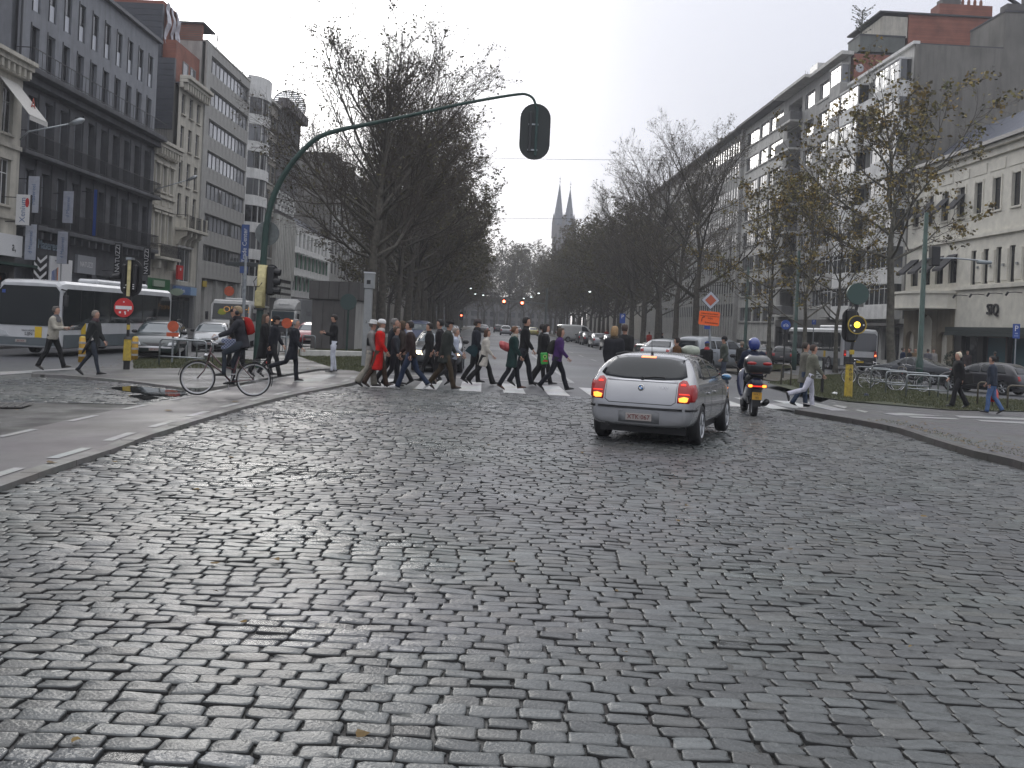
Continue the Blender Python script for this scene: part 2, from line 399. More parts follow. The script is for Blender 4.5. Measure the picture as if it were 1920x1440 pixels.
# right hand raised pavement with a high kerb
rk_px = [(1500, 768), (1538, 774), (1617, 787), (1698, 803), (1779, 828), (1847, 847), (1920, 863), (2050, 905), (2300, 985), (2600, 1080)]
RH = 0.13
RK = smoothline(rk_px, h=RH)
far_r = [R(16, 31), R(60, 31), R(60, 12), (26, 8)]
pv = sheet('pavement', [tuple(p) for p in RK]+[(30, RK[-1].y), (60, RK[-1].y), (60, 36), R(12.0, 36), R(10.6, 31)], RH-0.006, PAVE, thick=0.16)
kerb_run('kerb', RK, -0.02, 0.16, RH, KERBD, 1.0, 0.006, -0.08)

# the cobbled crossing: bedding sheet plus the setts
X_END = 25.7
cob_poly = [(p.x+0.10, p.y) for p in LO if p.y < X_END]
lastp = cob_poly[-1]
cob_poly += [(lastp[0]+0.2, X_END), (RK[0].x, X_END)]+[(p.x, p.y) for p in RK if p.y > 3]+[(16, 3.2), (-12, 3.2)]
left_px = [(-200, 842), (0, 824), (139, 792), (229, 772), (311, 756), (350, 748), (356, 741), (330, 731), (244, 720), (160, 713), (86, 710), (-60, 707), (-200, 702)]
left_poly = [tuple(gp(*p).xy) for p in left_px]
cob = sheet('cobbled_road', cob_poly, 0.0, JOINT)
cob2 = sheet('cobbled_road', left_poly, 0.002, JOINT)
def sett_field(poly, y0, y1, dx, dy, wav=0.03, seed=1):
    rs = np.random.RandomState(seed); out = []; y = y0
    xs = [p[0] for p in poly]; xa, xb = min(xs), max(xs); row = 0
    while y < y1:
        rh = dy*rs.uniform(0.94, 1.07); lim = 0.56*(y+1)+1.2
        x = max(xa, -lim)-rs.uniform(0, dx)
        while x < min(xb, lim):
            w = dx*rs.uniform(0.86, 1.15)
            out.append((x+w/2, y+rh/2+wav*sin(x*0.9+y*0.35)+0.006*sin(x*2.7+row), w, rh, rs.uniform(-0.022, 0.022))); x += w
        y += rh; row += 1
    A = np.array(out); keep = inpoly(A[:, 0], A[:, 1], poly); return A[keep]
def setts(A, n, seed, skirt=True):
    """geometry of all setts as arrays: rings base / edge / shoulder / crown point"""
    rs = np.random.RandomState(seed); N = len(A); k = n
    th = (np.arange(k)+0.5)*2*pi/k
    ex = 0.30
    ox = np.sign(np.cos(th))*np.abs(np.cos(th))**ex; oy = np.sign(np.sin(th))*np.abs(np.sin(th))**ex
    w = A[:, 2, None]/2-0.0045; h = A[:, 3, None]/2-0.0040
    jx = rs.normal(0, 0.055, (N, k)); jy = rs.normal(0, 0.055, (N, k))
    PX = w*(ox[None]+jx); PY = h*(oy[None]+jy)
    PX = np.clip(PX, -w*1.04, w*1.04); PY = np.clip(PY, -h*1.06, h*1.06)
    ca, sa = np.cos(A[:, 4, None]), np.sin(A[:, 4, None])
    hgt = 0.016+rs.normal(0, 0.0024, (N, 1))+0.0028*(np.sin(A[:, 0, None]*2.1+np.sin(A[:, 1, None]*1.3)*2)+np.sin(A[:, 1, None]*1.9+A[:, 0, None]*0.7)); tx = rs.normal(0, 0.035, (N, 1)); ty = rs.normal(0, 0.045, (N, 1))
    rings = []
    for sc, dz, fx in ((1.0, -0.045, 1.0), (1.0, -0.006, 1.0), (0.955, -0.001, 0.93), (0.88, 0.0, 0.82)):
        X = PX*sc; Y = PY*fx
        Z = hgt+dz+X*tx+Y*ty+rs.normal(0, 0.0011, (N, k))
        if dz == -0.045: Z = np.zeros((N, k))-0.02+0*X
        rings.append((X, Y, Z))
    V = np.zeros((N, 4*k+1, 3))
    for r, (X, Y, Z) in enumerate(rings):
        wx = A[:, 0, None]+X*ca-Y*sa; wy = A[:, 1, None]+X*sa+Y*ca
        V[:, r*k:(r+1)*k, 0] = wx; V[:, r*k:(r+1)*k, 1] = wy; V[:, r*k:(r+1)*k, 2] = Z+Gn(wx, wy)
    V[:, 4*k, 0] = A[:, 0]; V[:, 4*k, 1] = A[:, 1]; V[:, 4*k, 2] = Gn(A[:, 0], A[:, 1])+hgt[:, 0]+0.0004
    fq = [(r*k+j, r*k+(j+1) % k, (r+1)*k+(j+1) % k, (r+1)*k+j) for r in range(3) for j in range(k)]
    ft = [(3*k+j, 3*k+(j+1) % k, 4*k) for j in range(k)]
    tone = np.clip(rs.normal(1.0, 0.22, N), 0.5, 1.6)
    warm = rs.uniform(0, 1, N)
    tcol = np.stack([tone*(1+0.06*(warm > 0.8)), tone, tone*(1-0.05*(warm > 0.8)), np.ones(N)], 1)
    return V, fq, ft, tcol
def sett_mesh(name, V, fq, ft, tcol):
    N, P, _ = V.shape; nq, nt_ = len(fq), len(ft)
    q = (np.array(fq)[None]+(np.arange(N)*P)[:, None, None]); t = (np.array(ft)[None]+(np.arange(N)*P)[:, None, None])
    me = bpy.data.meshes.new(name); me.vertices.add(N*P); me.vertices.foreach_set('co', V.reshape(-1))
    li = np.concatenate([q.reshape(-1), t.reshape(-1)]); me.loops.add(len(li)); me.loops.foreach_set('vertex_index', li.astype(np.int32))
    F = N*(nq+nt_); me.polygons.add(F)
    st = np.concatenate([np.arange(N*nq)*4, N*nq*4+np.arange(N*nt_)*3]).astype(np.int32); me.polygons.foreach_set('loop_start', st)
    me.polygons.foreach_set('use_smooth', np.ones(F, bool))
    at_ = me.attributes.new('tone', 'FLOAT_COLOR', 'POINT'); at_.data.foreach_set('color', np.repeat(tcol, P, axis=0).reshape(-1))
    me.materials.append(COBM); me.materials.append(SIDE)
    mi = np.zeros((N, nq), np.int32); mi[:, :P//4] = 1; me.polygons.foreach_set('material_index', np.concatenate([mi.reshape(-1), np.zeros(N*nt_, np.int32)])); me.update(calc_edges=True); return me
A = sett_field(cob_poly, 3.3, X_END, 0.196, 0.118, wav=0.010, seed=3)
vis = np.abs(A[:, 0]) < 0.50*A[:, 1]+0.25
rank = np.where(vis, A[:, 1], 1e6); order = np.argsort(rank)
cut_y = 3.98
cand = [i for i in order if A[i, 1] > cut_y][:300]
near = np.zeros(len(A), bool); near[cand] = True
V, fq, ft, tc_ = setts(A[near], 14, 11)
for i in range(len(V)):
    c = V[i, -1].copy(); Vi = V[i:i+1]-c
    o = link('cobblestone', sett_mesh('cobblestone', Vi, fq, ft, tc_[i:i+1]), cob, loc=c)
rest = A[~near]; mid = rest[:, 1] < 9
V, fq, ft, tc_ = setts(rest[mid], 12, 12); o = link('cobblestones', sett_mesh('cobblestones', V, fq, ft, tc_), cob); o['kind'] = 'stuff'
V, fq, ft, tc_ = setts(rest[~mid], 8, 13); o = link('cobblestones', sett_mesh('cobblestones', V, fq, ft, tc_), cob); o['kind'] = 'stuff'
A2 = sett_field(left_poly, 19, 40, 0.205, 0.14, wav=0.015, seed=5)
A2 = A2[np.abs(A2[:, 0]) < 0.56*A2[:, 1]]
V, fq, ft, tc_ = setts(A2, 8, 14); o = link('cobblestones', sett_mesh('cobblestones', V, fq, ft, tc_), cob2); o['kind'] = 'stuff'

# pedestrian crossing stripes, stop line, lane lines
def quad(name, pts, h, material=MARK): return sheet(name, pts, h, material, cell=3.0)
for xr in [-3.95+1.13*i for i in range(14)]:
    quad('crossing_stripe', [R(xr, 25.95), R(xr+0.56, 25.95), R(xr+0.56, 29.9), R(xr, 29.9)], -0.004, MARKW)
quad('stop_line', [R(-3.2, 32.0), R(2.9, 32.0), R(2.9, 32.35), R(-3.2, 32.35)], -0.004)
quad('lane_line', [R(2.78, 32.4), R(2.93, 32.4), R(2.93, 60), R(2.78, 60)], -0.004)
for k in range(14):
    y = 60+k*12; quad('lane_dash', [R(2.78, y+4), R(2.93, y+4), R(2.93, y+9), R(2.78, y+9)], -0.004)
for k in range(12):
    y = 33+k*7.5; quad('lane_dash', [R(6.1, y), R(6.22, y), R(6.22, y+3), R(6.1, y+3)], -0.004)
for k in range(10):
    y = 35+k*9; quad('lane_dash', [R(-0.2, y+30), R(-0.08, y+30), R(-0.08, y+33), R(-0.2, y+33)], -0.004)
# wide painted bar on the cycle path and marks by the right corner
quad('crossing_stripe', [gp(548, 721).xy, gp(600, 721).xy, gp(630, 707).xy, gp(596, 706).xy], HB+0.008)
quad('road_marking', [gp(0, 703).xy, gp(150, 693).xy, gp(150, 690).xy, gp(0, 697).xy], 0.0)
for a in (((1500, 755), (1520, 753), (1592, 770), (1560, 770)), ((1478, 756), (1500, 763), (1494, 766), (1440, 757)), ((1568, 759), (1590, 763), (1583, 766), (1560, 760)), ((1608, 768), (1628, 772), (1622, 774), (1603, 769)),
          ((1655, 775), (1690, 774), (1770, 780), (1680, 779)), ((1700, 780), (1790, 784), (1800, 787), (1710, 783)), ((1790, 779), (1920, 784), (1960, 789), (1800, 783)), ((1830, 787), (1960, 793), (1960, 797), (1840, 790))):
    quad('road_marking', [gp(*p, RH).xy for p in a], RH+0.002)
# planted verges
def verge(name, px, h, material=TURF): return sheet(name, [tuple(gp(*p, h).xy) for p in px], h, material)
verges = [
    [(250, 691), (330, 690), (480, 691), (486, 676), (400, 670), (250, 672)],
    [(560, 668), (600, 682), (645, 695), (690, 697), (700, 680), (690, 655), (560, 655)],
    [(1438, 718), (1481, 722), (1535, 744), (1590, 752), (1657, 753), (1779, 768), (2000, 772), (2000, 757), (1766, 739), (1700, 716), (1600, 700), (1552, 703)],
    [(1440, 694), (1480, 690), (1500, 684), (1440, 684)],
]
vpoly = []
for k, px in enumerate(verges):
    h = 0.05 if k < 2 else RH+0.02
    verge('grass_verge', px, h); vpoly.append(([tuple(gp(*p, h).xy) for p in px], h))
# grass under the two tree rows, gravel look of the median
sheet('grass_verge', [R(-9.2, 46), R(-3.9, 40), R(-3.9, 330), R(-9.2, 330)], 0.05, EARTH, thick=0.08)
sheet('grass_verge', [R(12.4, 44), R(16.6, 44), R(17.2, 330), R(12.4, 330)], 0.05, EARTH, thick=0.08)
# side streets' pavements against the fronts
sheet('pavement', [(-26.3, 40), (-22.6, 40), (-23.2, 330), (-27.9, 330)], 0.10, PAVE, thick=0.14)
sheet('pavement', [(33.3, 40), (29.6, 40), (21.4, 330), (24.6, 330)], 0.10, PAVE, thick=0.14)
# blades of grass
GR = mat('grass_blades', (0.045, 0.070, 0.02), 0.7, nscale=3, namt=0.5, col2=(0.10, 0.10, 0.035))
def blades(poly, h, dens, seed, hh=0.07):
    rs = np.random.RandomState(seed); P = np.array(poly); a, b = P.min(0), P.max(0)
    n = int((b-a).prod()*dens); X = rs.uniform(a[0], b[0], n); Y = rs.uniform(a[1], b[1], n); k = inpoly(X, Y, poly); X, Y = X[k], Y[k]
    n = len(X); an = rs.uniform(0, pi, n); hgt = rs.uniform(0.4, 1.3, n)*hh; w = rs.uniform(0.006, 0.014, n)
    Z = Gn(X, Y)+h-0.01; V = np.zeros((n, 3, 3))
    V[:, 0] = np.stack([X-np.cos(an)*w, Y-np.sin(an)*w, Z], 1); V[:, 1] = np.stack([X+np.cos(an)*w, Y+np.sin(an)*w, Z], 1)
    V[:, 2] = np.stack([X+rs.normal(0, .03, n), Y+rs.normal(0, .03, n), Z+hgt], 1)
    return V.reshape(-1, 3)
GV = [blades(p, h, 330, 20+i) for i, (p, h) in enumerate(vpoly)]
ktuft = [tuple(gp(*p, RH).xy) for p in ((1640, 783), (1700, 800), (1780, 822), (1850, 842), (1930, 858), (1930, 845), (1850, 832), (1760, 808), (1690, 791))]
GV.append(blades(ktuft, RH, 130, 31, 0.03))
GV = np.concatenate(GV); me = bpy.data.meshes.new('grass'); n = len(GV)//3
me.from_pydata(GV.tolist(), [], np.arange(n*3).reshape(-1, 3).tolist()); me.materials.append(GR)
link('grass', me)['kind'] = 'stuff'
# fallen leaves, a few on the stones and many on the verges
LEAFB = mat('fallen_leaf', (0.10, 0.055, 0.02), 0.8, nscale=0.7, namt=0.5, col2=(0.20, 0.13, 0.03))
rs = np.random.RandomState(5); b = MB()
def leaf_at(x, y, h, s):
    a = random.uniform(0, 6.3); z = G(x, y)+h
    pts = [(x+s*cos(a+t)*r, y+s*sin(a+t)*r, z+random.uniform(0.0, 0.015)) for t, r in ((0, 1), (1.1, .55), (2.2, .8), (3.3, .5), (4.3, .85), (5.2, .55))]
    b.add(pts, [tuple(range(6))])
for _ in range(500):
    p, h = random.choice(vpoly); P = np.array(p); x = random.uniform(P[:, 0].min(), P[:, 0].max()); y = random.uniform(P[:, 1].min(), P[:, 1].max()); leaf_at(x, y, h+0.02, 0.05)
for _ in range(60):
    s = random.uniform(4, 24); x = random.uniform(-0.5, 0.5)*s; leaf_at(x, s, 0.032, random.uniform(0.025, 0.05))
for _ in range(420):
    x = random.uniform(2, 18); k = random.uniform(0, 1)**2
    p, q = point_on(RK, along(RK), x); nn = Vector((-q.y, q.x)); w = p+nn*(0.15+k*1.6)
    leaf_at(w.x, w.y, RH+0.01, random.uniform(0.02, 0.05))
for _ in range(40):
    x, y = R(random.uniform(-6, 9), random.uniform(28, 60)); leaf_at(x, y, 0.01, 0.05)
for p in ((95, 880), (318, 778), (440, 760), (315, 778), (1616, 690)):
    w = gp(*p); leaf_at(w.x, w.y, HB+0.012, 0.08)
link('fallen_leaves', b.mesh('fallen_leaves', LEAFB))['kind'] = 'stuff'
# rainwater standing at the foot of the island kerb
WATER = mat('still_water', (0.02, 0.02, 0.02), 0.03, spec=0.9)
pud = [gp(*p).xy for p in ((205, 729), (250, 726), (300, 731), (345, 736), (352, 741), (330, 746), (292, 744), (262, 739), (230, 735))]
sheet('puddle', [tuple(p) for p in pud], 0.030, WATER)
pud = [gp(*p).xy for p in ((240, 744), (275, 742), (300, 749), (270, 752))]
sheet('puddle', [tuple(p) for p in pud], 0.029, WATER)
# island pavement with kerb in front of the left verge
isl_px = [(60, 706), (120, 708), (190, 714), (250, 720), (319, 729), (350, 733), (400, 731), (470, 718), (540, 704), (600, 694)]
IS = smoothline(isl_px)
kerb_run('kerb', IS[:int(len(IS)*0.62)], -0.12, 0.04, 0.07, KERB, 1.0)
sheet('traffic_island', [tuple(p) for p in IS]+[tuple(gp(*p).xy) for p in ((645, 694), (700, 698), (690, 650), (430, 655), (240, 672), (215, 690), (60, 700))], 0.045, PAVE, thick=0.06)
g = sheet('drain_cover', [tuple(gp(*p).xy) for p in ((-30, 767), (42, 767), (62, 760), (-30, 758))], 0.03, BLACK, kind=None)
tag(g, 'flat dark metal drain cover sunk in the cobbles beside the cycle path', 'drain cover')
for i in range(6):
    a = gp(-28+i*14, 766).xy; c = gp(-14+i*15, 759).xy; bb = MB(); bb.tube([(a.x, a.y, G(a.x, a.y)+0.034), (c.x, c.y, G(c.x, c.y)+0.034)], 0.012, 4); bb.obj('grate_bar', mat('cast_iron', (0.05, 0.05, 0.05), 0.5, 0.6), g)
# ------------------------------------------------------------------ buildings
def bmat(name, col, dirt=0.3, rough=0.85, namt=0.12, nscale=1.5, bump=0.25): return mat(name, col, rough, nscale=nscale, namt=namt, dirt=dirt, bump=bump, bscale=14)
GREYR = bmat('blue_grey_render', (0.22, 0.23, 0.25), 0.35)
GREYS = bmat('dark_grey_stone', (0.085, 0.087, 0.094), 0.5, namt=0.25)
CREAM = bmat('cream_stucco', (0.48, 0.455, 0.39), 0.45)
CREAM2 = bmat('pale_cream_paint', (0.70, 0.675, 0.59), 0.06)
CONC = bmat('grey_concrete', (0.36, 0.355, 0.335), 0.4)
CONCL = bmat('light_concrete', (0.52, 0.515, 0.48), 0.35)
WHITEB = bmat('white_render', (0.68, 0.68, 0.66), 0.3)
BEIGE = bmat('beige_stone', (0.30, 0.28, 0.24), 0.5)
DARKST = bmat('sooty_stone', (0.11, 0.105, 0.10), 0.4)
GABLE = bmat('grey_gable_render', (0.175, 0.168, 0.15), 0.5, namt=0.2, nscale=0.4)
SLATE = bmat('slate_cladding', (0.04, 0.045, 0.058), 0.2, rough=0.5)
ROOFM = bmat('roof_felt', (0.07, 0.07, 0.075), 0.3)
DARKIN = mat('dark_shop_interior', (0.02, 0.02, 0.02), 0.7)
IRON = mat('wrought_iron', (0.015, 0.015, 0.017), 0.5)
def brick_mat(name, c1, c2):
    m = bpy.data.materials.new(name); m.use_nodes = True; t = m.node_tree; b = t.nodes['Principled BSDF']; L = t.links.new
    co = t.nodes.new('ShaderNodeTexCoord'); mp = t.nodes.new('ShaderNodeMapping'); mp.inputs['Rotation'].default_value = (radians(90), 0, 0); L(co.outputs['Object'], mp.inputs[0])
    bt = t.nodes.new('ShaderNodeTexBrick'); bt.inputs['Scale'].default_value = 3.2; bt.inputs['Color1'].default_value = (*c1, 1); bt.inputs['Color2'].default_value = (*c2, 1); bt.inputs['Mortar'].default_value = (0.18, 0.16, 0.14, 1); bt.inputs['Mortar Size'].default_value = 0.012
    L(mp.outputs[0], bt.inputs[0])
    n = t.nodes.new('ShaderNodeTexNoise'); n.inputs['Scale'].default_value = 0.8; n.inputs['Detail'].default_value = 8; L(co.outputs['Object'], n.inputs[0])
    mx = t.nodes.new('ShaderNodeMix'); mx.data_type = 'RGBA'; mx.blend_type = 'MULTIPLY'; mx.inputs[0].default_value = 0.7; L(bt.outputs[0], mx.inputs[6]); L(n.outputs['Fac'], mx.inputs[7]); L(mx.outputs[2], b.inputs[0]); b.inputs['Roughness'].default_value = 0.9
    _mats[name] = m; return m
BRICK = brick_mat('red_brick', (0.42, 0.15, 0.095), (0.34, 0.12, 0.08))
FR_DARK = mat('dark_window_frame', (0.025, 0.027, 0.032), 0.4)
FR_WHITE = mat('white_window_frame', (0.62, 0.62, 0.60), 0.45, nscale=10, namt=0.1)
FR_GREY = mat('grey_window_frame', (0.20, 0.20, 0.20), 0.45)
FR_BROWN = mat('brown_window_frame', (0.07, 0.05, 0.035), 0.5)
def glass(name, col, rough=0.04, ior=1.9):
    m = mat(name, col, rough, spec=0.5, ior=ior)
    # old panes are never quite flat: slow waves
    t = m.node_tree; b = t.nodes['Principled BSDF']; co = t.nodes.new('ShaderNodeTexCoord'); n = t.nodes.new('ShaderNodeTexNoise'); n.inputs['Scale'].default_value = 0.8
    oi = t.nodes.new('ShaderNodeObjectInfo'); va = t.nodes.new('ShaderNodeVectorMath'); va.operation = 'ADD'
    sc = t.nodes.new('ShaderNodeVectorMath'); sc.operation = 'SCALE'; sc.inputs[0].default_value = (37, 53, 71); t.links.new(oi.outputs['Random'], sc.inputs['Scale'])
    t.links.new(co.outputs['Object'], va.inputs[0]); t.links.new(sc.outputs[0], va.inputs[1]); t.links.new(va.outputs[0], n.inputs[0])
    bb = t.nodes.new('ShaderNodeBump'); bb.inputs['Strength'].default_value = 0.25; bb.inputs['Distance'].default_value = 0.05; t.links.new(n.outputs['Fac'], bb.inputs['Height']); t.links.new(bb.outputs[0], b.inputs['Normal'])
    return m
GL_DARK = glass('dark_glass', (0.012, 0.014, 0.016))
GL_MID = glass('curtained_glass', (0.10, 0.105, 0.11), 0.05)
GL_PALE = glass('pale_blind_glass', (0.34, 0.35, 0.37), 0.06)
GL_BRIGHT = glass('sky_glass', (0.05, 0.055, 0.06), 0.03, 2.6)
GL_SHOP = glass('shop_glass', (0.02, 0.026, 0.03), 0.05, 1.6)
FROST = mat('frosted_panel', (0.50, 0.52, 0.56), 0.35)

class Bld:
    def __init__(s, side, u0, label, cat='building', group=None, off=0.0, name='building'):
        s.side = side
        if side == 'L': k = -0.0052; x = -26.2+k*u0; s.s = 1
        else: k = -0.030; x = 34.33+k*u0; s.s = -1
        if side == 'L': x += off
        else: x -= off
        s.u0 = u0; s.root = E(name, (x, u0, 0), atan2(1, k)-0.0, label, cat, group); s.cache = {}
    def U(s, u): return u-s.u0
    def wall(s, u0, u1, z0, z1, holes, m, d=0.0, rev=0.22, name='wall', parent=None):
        """front wall with real openings and reveals; d>0 goes into the building"""
        us = sorted(set([u0, u1]+[h[0] for h in holes]+[h[1] for h in holes])); zs = sorted(set([z0, z1]+[h[2] for h in holes]+[h[3] for h in holes]))
        us = [u for u in us if u0-1e-6 <= u <= u1+1e-6]; zs = [z for z in zs if z0-1e-6 <= z <= z1+1e-6]
        b = MB(); S_ = s.s; o = s.u0
        for i in range(len(us)-1):
            run = None
            for j in range(len(zs)-1):
                cu, cz = (us[i]+us[i+1])/2, (zs[j]+zs[j+1])/2
                hole = any(h[0] < cu < h[1] and h[2] < cz < h[3] for h in holes)
                if not hole:
                    if run is None: run = zs[j]
                if (hole or j == len(zs)-2) and run is not None:
                    ze = zs[j] if hole else zs[j+1]
                    b.add([(us[i]-o, S_*d, run), (us[i+1]-o, S_*d, run), (us[i+1]-o, S_*d, ze), (us[i]-o, S_*d, ze)], [(0, 1, 2, 3)]); run = None
        for h in holes:
            a0, a1, c0, c1 = h[0]-o, h[1]-o, h[2], h[3]; y0, y1 = S_*d, S_*(d+rev)
            b.add([(a0,y0,c0),(a1,y0,c0),(a1,y0,c1),(a0,y0,c1),(a0,y1,c0),(a1,y1,c0),(a1,y1,c1),(a0,y1,c1)], [(0,1,5,4),(1,2,6,5),(2,3,7,6),(3,0,4,7)])
        me = b.mesh(name, m, fix=False)
        return link(name, me, parent or s.root)
    def box(s, name, u0, u1, d0, d1, z0, z1, m, parent=None, bev=0):
        b = MB()
        if bev: b.bbox(u0-s.u0, u1-s.u0, s.s*d0, s.s*d1, z0, z1, bev)
        else: b.box(u0-s.u0, u1-s.u0, s.s*d0, s.s*d1, z0, z1)
        return b.obj(name, m, parent or s.root)
    def body(s, u0, u1, z1, m, depth=13, d0=0.35, z0=-0.6, roof=True):
        b = MB(); b.box(u0-s.u0+0.004, u1-s.u0-0.004, s.s*d0, s.s*depth, z0, z1-0.01); o = b.obj('side_wall', m, s.root)
        if roof: s.box('roof', u0+0.05, u1-0.05, 0.0, depth, z1-0.008, z1+0.10, ROOFM)
        return o
    def win(s, u, z, w, h, nm=1, tr=None, fm=FR_DARK, gm=GL_DARK, d=0.16, fw=0.06, parent=None, blind=None):
        key = (round(w, 3), round(h, 3), nm, tr, fm.name, gm.name, fw, blind)
        if key not in s.cache:
            b = MB(); y0, y1 = 0, s.s*0.07
            b.box(0, fw, y0, y1, 0, h); b.box(w-fw, w, y0, y1, 0, h); b.box(fw, w-fw, y0, y1, 0, fw); b.box(fw, w-fw, y0, y1, h-fw, h)
            for i in range(1, nm): b.box(w*i/nm-fw*0.4, w*i/nm+fw*0.4, s.s*0.004, y1, fw, h-fw)
            if tr: b.box(fw, w-fw, s.s*0.008, y1, h*tr-fw*0.4, h*tr+fw*0.4)
            g = MB(); g.box(fw*0.5, w-fw*0.5, s.s*0.035, s.s*0.05, fw*0.5, h-fw*0.5)
            bl = None
            if blind: bb = MB(); bb.box(fw, w-fw, s.s*0.012, s.s*0.03, h*blind[0], h*blind[1]); bl = bb.mesh('blind', FROST)
            s.cache[key] = (b.mesh('window', fm), g.mesh('pane', gm), bl)
        f, g, bl = s.cache[key]
        o = link('window', f, parent or s.root, loc=(u-s.u0, s.s*d, z)); link('pane', g, o)
        if bl: link('blind', bl, o)
        return o
    def rail(s, u0, u1, d, z, h=1.0, step=0.16, name='railing', ends=True, parent=None, d1=0.0):
        b = MB(); y = s.s*d
        for zz in (z+h, z+0.08): b.box(u0-s.u0, u1-s.u0, y-0.02, y+0.02, zz-0.02, zz+0.02)
        n = int((u1-u0)/step)
        for i in range(n+1):
            x = u0-s.u0+(u1-u0)*i/n; b.box(x-0.011, x+0.011, y-0.011, y+0.011, z, z+h-0.02)
        if ends:
            for x in (u0-s.u0, u1-s.u0): b.box(x-0.02, x+0.02, y, s.s*d1, z+h-0.02, z+h+0.02)
        return b.obj(name, IRON, parent or s.root)
    def text(s, txt, u, d, z, size, m, name='lettering', vertical=False, faceend=False, parent=None, ext=0.004, flip=False):
        me = text_mesh(txt, size, m, ext)
        # text lies in local xy, facing +z; stand it up facing the street
        if faceend: M_ = Matrix.Rotation(radians(90), 4, 'X')
        if faceend:   # perpendicular sign: faces the viewer coming along the street (-X local)
            Rm = Matrix(((0, 0, -1), (-s.s*1.0 if False else -1, 0, 0), (0, 1, 0)))
            Rm = Matrix(((0, 0, -1), (-1, 0, 0), (0, 1, 0)))
        else:
            Rm = Matrix(((-1, 0, 0), (0, 0, -1), (0, 1, 0))) if s.s > 0 and False else None
            if s.s > 0: Rm = Matrix(((1, 0, 0), (0, 0, -1), (0, 1, 0)))      # street is at -Y
            else: Rm = Matrix(((-1, 0, 0), (0, 0, 1), (0, 1, 0)))             # street is at +Y
        if vertical: Rm = Rm @ Matrix.Rotation(radians(90), 3, 'Z')
        me.transform(Rm.to_4x4()); return link(name, me, parent or s.root, loc=(u-s.u0, s.s*d, z))
rr = random.Random(4)
def pick(*a): return rr.choice(a)

# ---------- left side -------------------------------------------------
# L0: cream house at the edge of the frame
b = Bld('L', 44.0, 'cream stucco house with a pale awning and cornice at the far left edge', off=0.5)
hs = [(u, u+1.1, z, z+2.3) for u in (45.5, 48.6, 51.4) for z in (6.6, 10.2)]
b.wall(44, 53.4, 4.4, 13.6, hs, CREAM); b.body(44, 53.4, 13.6, BEIGE)
for h in hs: b.win(h[0], h[2], 1.1, 2.3, 2, 0.7, FR_WHITE, GL_DARK); b.box('window_surround', h[0]-0.18, h[1]+0.18, -0.07, 0.0, h[3], h[3]+0.25, CREAM); b.box('sill', h[0]-0.15, h[1]+0.15, -0.12, 0.02, h[2]-0.12, h[2], CREAM)
for k, (dd, z0, z1) in enumerate(((0.75, 13.9, 14.1), (0.55, 13.65, 13.9), (0.3, 13.2, 13.65))): b.box('cornice', 44, 53.5, -dd, 0.0, z0, z1, CREAM)
for i in range(16): b.box('bracket', 44.4+i*0.58, 44.62+i*0.58, -0.48, -0.302, 13.25, 13.64, CREAM)
for z in (9.5, 5.9): b.box('string_course', 44, 53.4, -0.12, 0.0, z, z+0.22, CREAM)
bb = MB(); bb.add([(x-44, -y, z) for x, y, z in ((50.9, 0.0, 12.9), (52.9, 0.0, 12.9), (52.9, 1.6, 11.0), (50.9, 1.6, 11.0), (50.9, 0.0, 12.86), (52.9, 0.0, 12.86), (52.9, 1.6, 10.96), (50.9, 1.6, 10.96), (50.9, 1.6, 10.75), (52.9, 1.6, 10.75))], [(0,1,2,3),(4,5,6,7),(7,6,9,8),(0,4,7,3),(1,5,6,2)])
bb.obj('awning', mat('awning_canvas', (0.5, 0.49, 0.46), 0.9, nscale=8, namt=0.1), b.root)
b.text('A', 52.3, -1.1, 11.75, 0.9, mat('awning_red', (0.35, 0.08, 0.06), 0.9), name='awning_emblem')
hs = [(45, 48.5, 0.2, 3.2), (49.2, 52.8, 0.2, 3.2)]; b.wall(44, 53.4, -0.5, 4.4, hs, DARKST)
for h in hs: b.win(h[0], h[2], h[1]-h[0], 3.0, 2, 0.8, FR_DARK, GL_SHOP)
b.box('fascia_sign', 49, 53.4, -0.35, -0.01, 4.0, 5.1, WHITEP); b.text('a,', 52.5, -0.36, 4.5, 0.7, BLACK); b.text('im', 50.2, -0.36, 4.5, 0.6, BLUEP)
b.box('shop_canopy', 49, 53.4, -1.2, -0.01, 3.5, 3.62, GREENP)

# a tall brown block behind it
b = Bld('L', 30, 'tall brown brick block rising behind the cream corner house', off=-6)
b.body(30, 53.5, 27, bmat('brown_brick', (0.075, 0.050, 0.042), 0.3), depth=12, d0=0.0)

